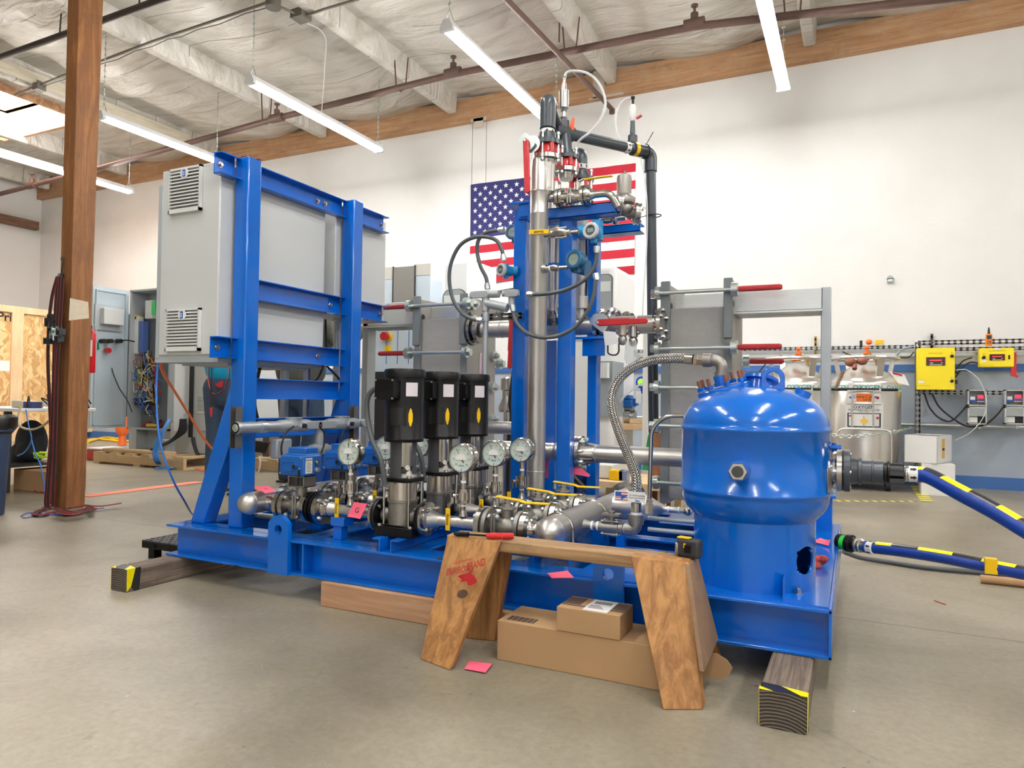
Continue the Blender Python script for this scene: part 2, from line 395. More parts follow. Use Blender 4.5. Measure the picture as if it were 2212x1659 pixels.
f = MB(); f.box(7, 7.12, -5.1, WALLY+.12, 0, 4.9); f.build('wall_right', WPAINT, kind='structure')
f = MB(); f.box(-13.6, -1.5, -5.12, -5, 0, 4.9); f.box(2.5, 7, -5.12, -5, 0, 4.9); f.box(-1.5, 2.5, -5.12, -5, 3.2, 4.9); f.build('wall_front', WPAINT, kind='structure')
STRIPE = mat('blue_trim_paint', (.05,.15,.42), .5, 0, 0, 50, .08, 5)
f = MB(); f.box(-13.5, 7, WALLY-.02, WALLY, 1.10, 1.165); f.build('trim_1', STRIPE, kind='structure')
f = MB(); f.box(-13.5, 7, WALLY-.015, WALLY, 0, .115); f.build('baseboard_back', STRIPE, kind='structure')
LEDG = wood('glulam_ledger', (.36,.18,.08), (.58,.34,.18), 2.0, (1,14,14), .65, dirt=.6, dirtcol=(.55,.42,.28), rings=3)
f = MB(); f.box(-13.5, 7, WALLY-.09, WALLY, 4.30, 4.60)
f.build('trim_2', LEDG, kind='structure')
f = MB(); f.box(-13.5, -13.38, -5, WALLY-.1, 3.72, 3.87); f.build('trim_3', wood('old_ledger', (.13,.06,.04), (.28,.16,.09), 2, (12,1,12), .7, rings=3), kind='structure')
# wall joint cover and steel plates on the ledger
PLATE = mat('whitewashed_plate', (.55,.48,.4), .7, 0, .1, 60, .15, 20)
f = MB(); q = P(1033,270,y=WALLY-.1)
f.box(q.x-.07,q.x+.07,WALLY-.1,WALLY-.09,4.20,4.33); f.box(q.x-.11,q.x+.11,WALLY-.1,WALLY-.088,4.28,4.32); f.bolts((q.x,WALLY-.1,4.30),(0,-1,0),.09,2,.012,0,.01,math.pi/2)
f.build('trim_4', PLATE, kind='structure')
q = P(1020,340,y=WALLY)
f = MB(); f.box(q.x-.0035,q.x+.0035,WALLY-.003,WALLY,3.5,4.3); f.box(q.x+.2,q.x+.206,WALLY-.003,WALLY,3.5,4.3); f.build('trim_5', mat('joint_shadow_gap', (.35,.34,.32), .8), kind='structure')
q = P(1293,200,y=WALLY-.1)
f = MB(); f.box(q.x-.07,q.x+.07,WALLY-.1,WALLY-.088,4.30,4.62); f.box(q.x-.12,q.x+.3,WALLY-.1,WALLY-.09,4.29,4.315); f.build('trim_6', PLATE, kind='structure')
# ------------------------------------------------------------------ ceiling: foil-faced insulation between beams
def mfoil():
    m_ = bpy.data.materials.new('foil_insulation'); m_.use_nodes = True; nt = m_.node_tree; b = nt.nodes['Principled BSDF']; N = nt.nodes.new; L = nt.links.new
    tc = N('ShaderNodeTexCoord'); mp = N('ShaderNodeMapping'); mp.inputs['Scale'].default_value = (.55,1.6,1); L(tc.outputs['Object'], mp.inputs[0])
    n = N('ShaderNodeTexNoise'); n.inputs['Scale'].default_value = 2.2; n.inputs['Detail'].default_value = 7; n.inputs['Roughness'].default_value = .55; n.inputs['Distortion'].default_value = 1.6; L(mp.outputs[0], n.inputs['Vector'])
    c = ramp(nt, n.outputs['Fac'], [(.25,(.42,.385,.32)),(.5,(.62,.59,.53)),(.75,(.72,.70,.65))])
    sp = N('ShaderNodeSeparateXYZ'); L(tc.outputs['Object'], sp.inputs[0])
    a1 = N('ShaderNodeMath'); a1.operation = 'MULTIPLY_ADD'; a1.inputs[1].default_value = 1/.61; n3 = N('ShaderNodeTexNoise'); n3.inputs['Scale'].default_value = .8; L(tc.outputs['Object'], n3.inputs['Vector'])
    ml = N('ShaderNodeMath'); ml.operation = 'MULTIPLY'; ml.inputs[1].default_value = .12; L(n3.outputs['Fac'], ml.inputs[0]); L(sp.outputs['Y'], a1.inputs[0]); L(ml.outputs[0], a1.inputs[2])
    fr = N('ShaderNodeMath'); fr.operation = 'FRACT'; L(a1.outputs[0], fr.inputs[0]); lt = N('ShaderNodeMath'); lt.operation = 'LESS_THAN'; lt.inputs[1].default_value = .014; L(fr.outputs[0], lt.inputs[0])
    ns = N('ShaderNodeTexNoise'); ns.inputs['Scale'].default_value = 1.1; L(tc.outputs['Object'], ns.inputs['Vector']); g = N('ShaderNodeMath'); g.operation = 'GREATER_THAN'; g.inputs[1].default_value = .47; L(ns.outputs['Fac'], g.inputs[0])
    mu = N('ShaderNodeMath'); mu.operation = 'MULTIPLY'; L(lt.outputs[0], mu.inputs[0]); L(g.outputs[0], mu.inputs[1])
    mx = N('ShaderNodeMixRGB'); L(mu.outputs[0], mx.inputs[0]); L(c, mx.inputs[1]); mx.inputs[2].default_value = (.17,.14,.11,1); L(mx.outputs[0], b.inputs['Base Color'])
    b.inputs['Roughness'].default_value = .38; b.inputs['Metallic'].default_value = .25
    bp = N('ShaderNodeBump'); bp.inputs['Strength'].default_value = .8; bp.inputs['Distance'].default_value = .06; L(n.outputs['Fac'], bp.inputs['Height']); L(bp.outputs[0], b.inputs['Normal'])
    return m_
FOIL = mfoil()
purl = [-13.1,-11.0,-8.9,-6.77,-4.66,-2.54,-.43,1.68,3.8,5.9]
SKX0, SKX1, SKY0, SKY1 = -11.4, -9.55, 4.9, 6.1
f = MB(); nx, ny = 130, 90; x0, x1, y0, y1 = -13.5, 7.0, -5.0, WALLY-.03
import mathutils
def zc(x, y):
    i = min(range(len(purl)), key=lambda k: abs(purl[k]-x)); d = abs(purl[i]-x)
    nz = mathutils.noise.noise(V((x*.9, y*2.6, 3)))*.045 + mathutils.noise.noise(V((x*2.2, y*5.5, 9)))*.022
    cell = (y/.61) % 1.0
    return CEILZ + .05*math.cos(min(d, 1.05)/1.05*math.pi) + nz*min(1, d*2.5) - .02*math.sin(math.pi*cell)
xs = [x0+(x1-x0)*i/nx for i in range(nx+1)]; ys = [y0+(y1-y0)*j/ny for j in range(ny+1)]

xs = sorted(set([round(v_,4) for v_ in xs]+[SKX0,SKX1])); ys = sorted(set([round(v_,4) for v_ in ys]+[SKY0,SKY1]))
vs = [(x, y, zc(x, y)) for y in ys for x in xs]; n_ = len(xs)
fs = [(j*n_+i, j*n_+i+1, (j+1)*n_+i+1, (j+1)*n_+i) for j in range(len(ys)-1) for i in range(n_-1)
      if not (SKX0-1e-6 <= xs[i] < SKX1-1e-6 and SKY0-1e-6 <= ys[j] < SKY1-1e-6)]
f.add(vs, fs); f.box(x0,SKX0,y0,y1,4.9,4.95); f.box(SKX1,x1,y0,y1,4.9,4.95); f.box(SKX0,SKX1,y0,SKY0,4.9,4.95); f.box(SKX0,SKX1,SKY1,y1,4.9,4.95)
f.build('ceiling', FOIL, kind='structure', sharp=60)
SKW = wood('skylight_curb', (.45,.22,.10), (.7,.42,.25), 2, (1,6,6), .6)
f = MB()
for (a_,b__,c_2,d_) in ((SKX0-.05,SKX0,SKY0-.05,SKY1+.05),(SKX1,SKX1+.05,SKY0-.05,SKY1+.05),(SKX0,SKX1,SKY0-.05,SKY0),(SKX0,SKX1,SKY1,SKY1+.05)): f.box(a_,b__,c_2,d_,4.5,5.2)
f.build('trim_7', SKW, kind='structure')
f = MB(); f.box(SKX0-.05,SKX1+.05,SKY0-.05,SKY1+.05,5.2,5.22); f.build('window_1', mat('daylit_skylight_dome', (1,.97,.92), .5, emit=12), kind='structure')
# purlins wrapped in foil
for k, x in enumerate(purl):
    f = MB(); f.prism([(-.075,.33),(-.06,.02),(-.045,0),(.045,0),(.06,.02),(.075,.33)], (x,-5,4.42), (1,0,0),(0,0,1),(0,WALLY-.14+5,0))
    f.build('trim_%d' % (8+k), FOIL, kind='structure')
f = MB(); a = P(404,303,z=4.45); f.box(a.x-.05,a.x+.05,3.2,a.y,4.42,4.52); f.build('trim_19', wood('cream_timber',(.50,.44,.32),(.62,.57,.45),2,(12,1,12),.7), kind='structure')
# ------------------------------------------------------------------ pipes overhead
RUSTP = mat('brown_sprinkler_pipe', (.13,.075,.06), .5, .3, .1, 200, .25, 12)
BLKP = mat('dark_pipe', (.06,.045,.04), .45, .3, 0, 50, .3, 9)
t = thing('sprinkler_pipe', 'long brown steel sprinkler pipe running the whole width under the ceiling beams', 'pipe', P(980,160,y=6.4))
g = MB(); pts = [P(2212,-22,y=6.4), P(2000,1,y=6.4), P(1500,57,y=6.4), P(980,160,y=6.4), P(600,255,y=6.4), P(210,364,y=6.4), P(0,419,y=6.4), P(-200,470,y=6.4)]
pts = [V((p.x, 6.4, p.z)) for p in pts]; g.tube(pts, .034, 12); g.build('pipe_run', RUSTP, t)
for px,py in ((1500,52),(979,157),(598,255),(69,400)):
    p = P(px,py,y=6.4); g = MB(); g.cyl(p+V((-.09,0,0)),p+V((.09,0,0)),.052,n=14); g.cyl(p+V((0,0,.0)),p+V((0,0,.1)),.035,n=10); g.cyl(p+V((0,0,.1)),p+V((0,0,.16)),.012,n=8); g.cyl(p+V((0,0,.16)),p+V((0,0,.175)),.032,n=10); g.build('sprinkler_head', RUSTP, t)
for px,py in ((575,262),(866,190),(1232,108),(1712,30)):
    p = P(px,py,y=6.4); g = MB(); 
    for s_ in (-1,1): g.tube([p+V((s_*.0,0,-.04)), p+V((s_*.06,0,.0)), V((p.x+s_*.09,6.4,4.5))], .008, 6)
    g.build('hanger', RUSTP, t)
g = MB(); a = P(1322,236,y=7.75); b = P(1095,0,y=5.0); dirv = (b-a); g.tube([a, b, b+dirv*.5], .026, 10); g.tube([a,a+V((0,.0,-.05))],.034,8)
p_ = P(1212,102,y=6.4); g.cyl((p_.x+.02,6.3,p_.z+.45),(p_.x+.02,6.3,p_.z-.0),.008,n=6)
g.build('branch_pipe', RUSTP, label='thin brown branch pipe running diagonally down to the wall above the flag', cat='pipe')
g = MB(); pts = [P(-150,178,z=4.2), P(345,0,z=4.2)]; d = pts[1]-pts[0]; g.tube([pts[0], pts[1], pts[1]+d*1.2], .03, 12)
for px in (128,300):
    p = P(px,137-px*.4,z=4.2); g.tube([p,p+V((.02,0,.25))],.008,6)
g.build('overhead_pipe', BLKP, label='thick dark pipe crossing the upper left corner behind the brown post', cat='pipe')
g = MB(); pts = [P(32,205,z=4.4),P(138,163,z=4.4),P(215,133,z=4.4),P(325,91,z=4.4),P(423,58,z=4.4),P(582,4,z=4.4)]
g.tube(pts, .013, 8); q = [p+V((0,.03,-.01-.02*(i%2))) for i,p in enumerate(catmull(pts,3))]; g.tube(q, .005, 5)
g.tube([P(582,4,z=4.4),P(648,34,z=4.4)],.012,8); g.tube([P(660,34,z=4.4),P(700,20,z=4.4),P(775,-2,z=4.4)],.013,8)
p = P(650,36,z=4.4); g.box(p.x-.07,p.x+.07,p.y-.07,p.y+.07,p.z-.03,p.z+.05); p = P(590,8,z=4.4); g.cyl(p+V((0,0,-.04)),p+V((0,0,.04)),.07,n=14)
p = P(85,185,z=4.4); g.box(p.x-.05,p.x+.05,p.y-.05,p.y+.05,p.z-.06,p.z+.04)
g.build('electrical_conduit', mat('dirty_conduit',(.2,.18,.15),.5,.4), label='thin electrical conduit with a square junction box under the ceiling foil', cat='conduit')
g = MB(); pts = [P(640,40,z=4.4),P(700,75,z=4.4),P(701,150,y=6.0),P(695,240,y=6.0)]; g.tube(catmull(pts,6), .005, 5)
g.build('lamp_cord', WHITE, label='thin white lamp cord drooping from the ceiling to the long fluorescent strip', cat='cord')
# ------------------------------------------------------------------ wooden post and what hangs on it
POSTW = wood('brown_post_wood', (.20,.075,.02), (.42,.18,.055), 1.6, (9,9,.7), .6, dirt=.55, dirtcol=(.10,.045,.02), rings=4)
t = thing('wooden_post', 'square brown timber post standing on the floor at the left', 'post', (-4.77,3.02,0))
g = MB(); g.add([(x_,(y_ if y_<3 else (3.092 if z_==0 else 3.14)),z_) for z_ in (0,4.6) for y_ in (2.959,3.1) for x_ in (-4.836,-4.711)],[(0,2,3,1),(4,5,7,6),(0,1,5,4),(2,6,7,3),(0,4,6,2),(1,3,7,5)]); g.build('timber', POSTW, t, bevel=.006)
g = MB(); a = P(152,644,x=-4.711); b = P(191,697,x=-4.711)
g.prism([(random.uniform(-.008,.008)+ (a.y if i in (0,3) else b.y), z_) for i, z_ in ((0,a.z),(1,a.z-.01),(2,b.z+.03),(3,b.z))], (-4.7115,0,0),(0,1,0),(0,0,1),(.002,0,0))
g.build('paint_patch', mat('whitewash_patch',(.55,.48,.36),.8,0,0,50,.25,25), t, label='faded whitewashed patch')
STRAP = mat('black_red_strap', (.035,.02,.02), .8, 0, .4, 400)
STRED = mat('strap_red_edge', (.35,.04,.035), .8)
t = thing('ratchet_straps', 'bundle of black and red ratchet straps hanging from a hook on the wooden post', 'straps', (-4.86,2.94,0))
g = MB(); h = P(135,560,y=2.94); g.torus(h+V((0,0,.0)),(0,1,0),.014,.004,12,5,-.5,3.6); g.tube([h+V((.012,0,0)),h+V((.0,0,-.05)),h+V((-.008,0,-.09))],.004,5)
for i in range(5): g.torus(h+V((-.012+.005*i,0,-.115-.01*(i%2))),(1,.3*i,0),.02,.004,12,5)
g.build('hook', DARKS, t)
for i, path in enumerate(([(124,598),(113,640),(106,700),(104,780),(107,860),(110,940),(104,1020),(99,1085),(103,1100)], [(128,598),(122,640),(119,700),(117,780),(115,860),(112,940),(108,1020),(104,1085),(110,1103)],
                          [(131,600),(128,640),(124,700),(122,800),(119,900),(116,1000),(112,1090)], [(136,600),(133,650),(129,720),(124,800),(121,900),(118,1000),(114,1095)])):
    pts = catmull([P(px,py,y=2.925-.008*i) for px,py in path], 4)
    g = MB(); g.tube(pts, .019, 4, flat=.12, up=(0,1,0)); g.build('strap', STRAP, t)
    e = MB()
    for s_ in (-1,1): e.tube([p+V((s_*.0165,-.002,0)) for p in pts], .0013, 4)
    e.build('red_edge', STRED, t)
for px,py,r_ in ((108,694,.022),(113,706,.018),(122,712,.02),(131,715,.016),(104,735,.016),(118,722,.02),(128,730,.015),(112,684,.016)):
    p = P(px,py,y=2.90); g = MB(); g.cyl(p+V((-r_*1.4,0,0)),p+V((r_*1.4,0,0)),r_*.6,n=10); g.bar(p,p+V((r_,-.01,-r_*2.2)),r_*1.1,.006); g.box(p.x-r_*1.3,p.x-r_*1.1,p.y-.02,p.y+.02,p.z-r_*1.6,p.z+r_); g.box(p.x+r_*1.1,p.x+r_*1.3,p.y-.02,p.y+.02,p.z-r_*1.6,p.z+r_)
    g.build('ratchet_buckle', DARKS if r_ != .02 else ZINC, t)
g = MB()
for k, path in enumerate(([(99,1098),(84,1103),(75,1110),(90,1113),(108,1107),(130,1108),(150,1112)], [(110,1098),(140,1104),(160,1108),(175,1102),(190,1098),(205,1100)], [(150,1098),(175,1092),(200,1094),(225,1093),(258,1088)],
                          [(120,1104),(135,1110),(160,1112),(180,1106),(200,1102),(190,1094)])):
    pts = catmull([P(px,py,z=.012+.008*k) for px,py in path], 5); g.mat(0); g.tube(pts, .02, 4, flat=.18, up=(0,0,1)); g.mat(1)
    for s_ in (-1,1): g.tube([p+V((0,s_*.017,.003)) for p in pts], .0025, 4)
g.build('strap_tail', [STRAP, STRED], t)
g = MB(); pts = catmull([P(px,py,z=.006) for px,py in ((45,1115),(60,1108),(95,1108),(60,1118),(48,1118))],5); g.tube(pts,.0035,5); pts = catmull([P(px,py,z=.006) for px,py in ((95,1112),(150,1110),(200,1100),(225,1097))],5); g.tube(pts,.0035,5)
g.build('network_lead', mat('blue_cord',(.06,.1,.4),.5), label='thin blue cord lying on the floor at the foot of the wooden post', cat='cord')
g = MB(); a=P(127,760,y=2.95); b=P(121,1030,y=2.95); g.bar(a,b,.012,.003,(0,1,0)); 
for i in range(26): p=a.lerp(b,i/26); g.cbox(p+V((0,-.004,0)),.003,.004,.006)
g.build('perforated_strip', ALUM, label='narrow perforated metal strip fixed to the side of the wooden post', cat='strip')
# ------------------------------------------------------------------ steel skid with its welded rack and mast
SX0, SX1, SY0, SY1, SZ0, SZ1 = -2.652, -0.053, 2.097, 3.60, .09, .222
skid = thing('skid_frame', 'long glossy blue steel base frame resting on timber blocks', 'equipment skid', (-1.35, 2.85, .09))
def ibeam(mb, p0, p1, wd, z0, z1, tf=.009, tw=.008):
    p0, p1 = V(p0), V(p1)
    p0.z = p1.z = z0+tf/2; mb.bar(p0, p1, wd, tf); p0.z = p1.z = z1-tf/2; mb.bar(p0, p1, wd, tf)
    p0.z = p1.z = (z0+z1)/2; mb.bar(p0, p1, tw, z1-z0)
W = .125
def beam(p0, p1, wd=W, z0=SZ0, z1=SZ1):
    f = MB(); ibeam(f, p0, p1, wd, z0, z1); return f.build('beam', BLUE, skid, bevel=.0015)
beam((SX0+.004,SY0+W/2,0),(SX1,SY0+W/2,0)); beam((SX0+.004,SY1-W/2,0),(SX1,SY1-W/2,0))
beam((SX0+W/2,SY0+W,0),(SX0+W/2,SY1-W,0), W)
f = MB(); f.box(SX1-.008,SX1,SY0,SY1,SZ0,SZ1+.004); f.build('end_plate', BLUE, skid, bevel=.0015)
for x in (-1.93, -1.46, -.98):
    beam((x,SY0+W,0),(x,SY1-W,0), .10, SZ0+.001, SZ1-.001)
beam((SX0+W,2.86,0),(SX1-.01,2.86,0), .08, SZ0+.002, SZ1-.002)
f = MB(); f.box(-.80,SX1-.009,SY0+.02,2.62,SZ1,SZ1+.004); f.box(-.80,SX1-.009,3.20,SY1-.01,SZ1,SZ1+.004); f.box(-.35,SX1-.009,2.62,3.2,SZ1,SZ1+.004)
f.build('deck_plate', BLUE, skid)
# web stiffeners and slotted holes
for x in (-1.90,-1.05,-.57): f = MB(); f.box(x,x+.008,SY0+.006,SY0+W/2,SZ0+.009,SZ1-.009); f.build('stiffener', BLUE, skid)
f = MB()
for px, py in ((510,1222),(950,1207),(940,1290)):
    z_ = SZ0+.0095 if py != 1207 else SZ1+.0003
    p = P(px,py,z=z_); f = MB(); f.cyl(p, p+V((0,0,.0006)), .011, n=16); f.build('bolt_hole', INK, skid)
# lifting lugs
def lug(x0, x1, z1, y=SY0):
    c = .028; zt = z1; f = MB(); ph = []
    xm = (x0+x1)/2; zm = zt-.052; R_ = .0185
    outer = [(x0,SZ0-.002),(x1,SZ0-.002),(x1,zt-c),(x1-c,zt),(x0+c,zt),(x0,zt-c)]
    hole = [(xm+R_*math.cos(-2*math.pi*i/16-math.pi/2), zm+R_*math.sin(-2*math.pi*i/16-math.pi/2)) for i in range(17)]
    poly = [(x0,SZ0-.002),(xm-.0005,SZ0-.002)]+hole[:1]  # keyhole outline around the eye
    poly = [(xm,SZ0-.002),(x1,SZ0-.002),(x1,zt-c),(x1-c,zt),(x0+c,zt),(x0,zt-c),(x0,SZ0-.002),(xm,SZ0-.002),] + hole
    f.prism(poly, (0,y-.012,0),(1,0,0),(0,0,1),(0,.02,0)); f.box(x0+.01,x1-.01,y+.008,y+.05,SZ0+.009,SZ1-.009)
    return f.build('lifting_lug', BLUE, skid, sharp=50)
lug(-2.056,-1.955,.312); lug(-.722,-.628,.30)
# cabinet rack: two square posts, braces, five channels
RX0, RX1 = -2.375, -2.298
zt = 1.785
posts = ((2.176,2.250,1.785),(2.876,2.950,1.785))
for y0, y1, z1 in posts:
    f = MB(); f.box(RX0,RX1,y0,y1,SZ1,z1); f.build('rack_post', BLUE, skid, bevel=.006)
    f = MB(); f.prism([(-2.60,SZ1),(-2.52,SZ1),(RX0+.01,.60),(RX0+.01,.85)], (0,y0+.002,0),(1,0,0),(0,0,1),(0,y1-y0-.004,0)); f.build('rack_brace', BLUE, skid, bevel=.005)
def channel(y0, y1, z0, z1, x=-2.385, d=.045, name='rack_channel'):
    f = MB(); t_ = .005
    f.box(x,x+t_,y0,y1,z0,z1); f.box(x,x+d,y0,y1,z0,z0+t_); f.box(x,x+d,y0,y1,z1-t_,z1); return f
def chan_part(segs, z0, z1, bolts):
    f = MB()
    for a, b in segs: c_ = channel(a,b,z0,z1); o = len(f.v); f.v += c_.v; f.f += [[i+o for i in q] for q in c_.f]; f.mi += c_.mi
    f.build('rack_channel', BLUE, skid, bevel=.001)
    zm = (z0+z1)/2
    for y in bolts: g = MB(); g.cyl((-2.38,y,zm),(-2.376,y,zm),.0125,n=16); g.hexn((-2.376,y,zm),(-2.367,y,zm),.008); g.build('channel_bolt', STEEL, skid)
chan_part([(2.072,2.177),(2.249,2.877),(2.949,3.235)],1.690,1.779,[2.10,2.69,2.745,3.215])
chan_part([(2.249,2.877),(2.949,3.235)],1.192,1.282,[2.80,3.215])
chan_part([(2.072,2.177),(2.249,2.877)],.930,1.018,[2.105,2.715])
chan_part([(2.249,2.877)],.761,.852,[])
chan_part([(2.249,2.877)],.592,.678,[])
# twisted wire scrap on top of the first post
g = MB(); g.tube(catmull([V((-2.37,2.19,1.79)),V((-2.345,2.20,1.80)),V((-2.33,2.225,1.788)),V((-2.31,2.24,1.797)),V((-2.30,2.25,1.788))],4),.004,5)
for i in range(6): g.ball((-2.37+.012*i,2.19+.01*i,1.792),.006+.002*(i%2),(1,1,.7),7,5)
g.build('wire_scrap', COPPER, label='small twisted dark wire scrap lying on top of the front rack post', cat='scrap')
# ------------------------------------------------------------------ timber blocks under the skid
OLDW = wood('weathered_timber', (.13,.095,.07), (.29,.225,.17), 3.0, (22,.9,22), .75, dirt=.5, dirtcol=(.06,.05,.045), rings=5, bump=.5)
OLDE = bpy.data.materials.new('timber_end_grain'); OLDE.use_nodes = True
def endgrain(m_):
    nt = m_.node_tree; b = nt.nodes['Principled BSDF']; N = nt.nodes.new; L = nt.links.new; b.inputs['Roughness'].default_value = .85
    tc = N('ShaderNodeTexCoord'); mp = N('ShaderNodeMapping'); mp.inputs['Location'].default_value = (.01,0,.09); L(tc.outputs['Object'], mp.inputs[0])
    wv = N('ShaderNodeTexWave'); wv.wave_type = 'RINGS'; wv.rings_direction = 'Y'; wv.inputs['Scale'].default_value = 38; wv.inputs['Distortion'].default_value = 1.5; wv.inputs['Detail'].default_value = 3; L(mp.outputs[0], wv.inputs['Vector'])
    L(ramp(nt, wv.outputs['Fac'], [(0,(.035,.028,.022)),(.5,(.09,.07,.055)),(1,(.17,.135,.10))]), b.inputs['Base Color'])
    bp = N('ShaderNodeBump'); bp.inputs['Strength'].default_value = .6; bp.inputs['Distance'].default_value = .004; L(wv.outputs['Fac'], bp.inputs['Height']); L(bp.outputs[0], b.inputs['Normal'])
endgrain(OLDE)
TAPEY = mat('yellow_hazard_tape', (.95,.80,.0), .35); TAPEK = mat('black_hazard_tape', (.02,.02,.025), .3)
def block(x0, x1, y0, label, skew=0.0):
    t = thing('timber_block', label, 'timber', ((x0+x1)/2, 2.8, 0), 'weathered timbers under the skid')
    z1 = .0885; f = MB()
    n = 14; prof = [(x0,.004),(x0+.004,0),(x1-.004,0),(x1,.004),(x1,z1-.006),(x1-.006,z1),(x0+.006,z1),(x0,z1-.006)]
    vs = []; ys = [y0+.0, y0+.02, y0+.3, 3.72]
    for y in ys: vs += [(x+skew*(y-y0)+random.uniform(-.001,.001), y, z) for x, z in prof]
    k = len(prof); fs = [(j*k+i, j*k+(i+1)%k, (j+1)*k+(i+1)%k, (j+1)*k+i) for j in range(len(ys)-1) for i in range(k)]
    f.add(vs, fs); f.mat(1); f.add(vs[:k], [tuple(range(k))]); f.mat(0); f.add(vs[-k:], [tuple(range(k))])
    f.build('timber', [OLDW, OLDE], t, bevel=.002)
    return t
def tape(t, x0, x1, y0, wd=.045, front_rag=True):
    z1 = .0885; e = .0012; f = MB()
    def patch(pts, mi): f.mat(mi); f.prism([(p[0], p[1]) for p in pts], (0,0,z1+e*.2),(1,0,0),(0,1,0),(0,0,e))
    w_ = x1-x0
    patch([(x0-e,y0),(x0+w_*.28,y0),(x0+w_*.02,y0+wd*.35),(x0-e,y0+wd*.3)],0)
    patch([(x0+w_*.28,y0),(x0+w_*.85,y0),(x0+w_*.42,y0+wd*.9),(x0+.002,y0+wd),(x0+w_*.02,y0+wd*.35)],1)
    patch([(x0+w_*.85,y0),(x1+e,y0),(x1+e,y0+wd*.6),(x0+w_*.42,y0+wd*.9)],0)
    for x, d in ((x0,-1),(x1,1)):
        f.mat(0); f.prism([(y0,z1+e),(y0+wd*.6,z1+e),(y0+wd*.3,.02),(y0,.004)], (x+d*.0003,0,0),(0,1,0),(0,0,1),(d*e,0,0))
        f.mat(1); f.prism([(y0+wd*.6,z1+e),(y0+wd,z1+e),(y0+wd*.9,.0),(y0+wd*.55,.0),(y0+wd*.3,.02)], (x+d*.0003,0,0),(0,1,0),(0,0,1),(d*e,0,0))
    f.build('hazard_tape', [TAPEY, TAPEK], t, sharp=10)
a = P(1640,1568,z=0); b = P(1745,1578,z=0)
t1 = block(a.x, b.x, a.y, 'weathered timber block with taped end under the right end of the skid'); tape(t1, a.x, b.x, a.y)
a = P(238,1277,z=0); b = P(303,1282,z=0)
t2 = block(-2.648, -2.555, 1.852, 'weathered timber block with taped end under the left end of the skid'); tape(t2, -2.648, -2.555, 1.852, .06)
a = P(692,1309,z=0)
f = MB(); f.box(a.x,-.55,a.y,a.y+.038,0,.0885)
f.build('timber_plank', wood('new_plank', (.44,.24,.13), (.62,.40,.25), 1.5, (1,14,14), .7, dirt=.35, dirtcol=(.3,.2,.13), rings=4), bevel=.003, label='clean tan plank standing on edge under the front of the skid', cat='plank')
# ------------------------------------------------------------------ diamond plate step
t = thing('step_platform', 'black diamond plate step on the floor behind the left end of the skid', 'step', (-2.86,2.5,0))
ZS = P(318,1168,y=2.27).z
dm = mat('diamond_plate', (.03,.03,.035), .45, .5, .9, 90)
f = MB(); f.box(-3.03,-2.66,2.27,2.80,ZS-.008,ZS)
for i in range(12):
    for j in range(17):
        f.cbox((-3.015+i*.031, 2.285+j*.031, ZS+.001), .018,.005,.003, Matrix.Rotation(.8 if (i+j)%2 else -.8,3,'Z'))
f.build('tread', dm, t)
f = MB()
for (x0,x1,y0,y1) in ((-3.03,-2.66,2.27,2.277),(-3.03,-2.66,2.793,2.80),(-3.03,-3.023,2.27,2.80),(-2.667,-2.66,2.27,2.80)): f.box(x0,x1,y0,y1,ZS-.035,ZS-.008)
f.bolts((-2.845,2.27,ZS-.02),(0,-1,0),.1,2,.008,0,.006,math.pi/2); f.build('rim', BLACK, t)
for x in (-2.99,-2.70):
    for y in (2.31,2.76):
        f = MB(); f.box(x-.02,x+.02,y-.02,y+.02,0,ZS-.008); f.build('leg', BLACK, t)
# ------------------------------------------------------------------ grey electrical cabinets on the rack
def vent(parent, x0, x1, y, z0, z1, n=12, logo=True, name='filter_vent'):
    """louvred grille on a face looking toward -Y"""
    f = MB(); d = .014
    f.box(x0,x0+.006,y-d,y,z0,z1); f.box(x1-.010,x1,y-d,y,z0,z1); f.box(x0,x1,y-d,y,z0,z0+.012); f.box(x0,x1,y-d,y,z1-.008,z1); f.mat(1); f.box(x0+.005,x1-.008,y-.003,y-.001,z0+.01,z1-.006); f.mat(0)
    h = (z1-z0-.02)/n
    for i in range(n):
        z = z0+.012+i*h
        f.prism([(-d,z),(-d,z+h*.42),(-.002,z+h*.75),(-.002,z+h*.62)], (x0+.003,y,0),(0,1,0),(0,0,1),(x1-x0-.010,0,0))
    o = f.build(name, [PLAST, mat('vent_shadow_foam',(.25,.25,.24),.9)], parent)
    if logo:
        g = MB(); xm = (x0+x1)/2; g.lathe((xm,y-d,z1-.026),(0,-1,0),[(.024,0),(.024,.0015),(.02,.002)],20); g.build('badge_ring', PLAST, o)
        g = MB(); g.box(xm-.008,xm+.008,y-d-.004,y-d-.002,z1-.042,z1-.012); g.build('badge', BLUEINK, o)
        g = MB()
        for k in range(3):
            for l in range(2): g.box(xm-.005+l*.006,xm-.001+l*.006,y-d-.0045,y-d-.004,z1-.037+k*.007,z1-.033+k*.007)
        g.build('badge_mark', WHITE, o)
    return o
t = thing('electrical_cabinet', 'large light grey cabinet with two louvred vents bolted on the left of the blue rack', 'cabinet', (-2.57,2.44,.945))
C1 = (-2.746,-2.39,2.113,2.768,.945,1.757)
f = MB(); f.box(*C1); f.build('body', CAB, t, bevel=.006, seg=3)
vent(t,-2.687,-2.492,2.112,1.558,1.752); vent(t,-2.687,-2.480,2.112,.962,1.143)
f = MB(); f.box(-2.775,-2.748,2.118,2.80,.93,1.70); f.build('door', CABD, t, bevel=.004)
f = MB(); f.box(-2.775,-2.39,2.10+.02,2.76,.915,.945); f.box(-2.70,-2.42,2.2,2.7,.905,.915); f.build('gland_plate', CABD, t)
t = thing('electrical_cabinet', 'smaller light grey cabinet bolted on the right end of the blue rack', 'cabinet', (-2.50,3.06,1.20))
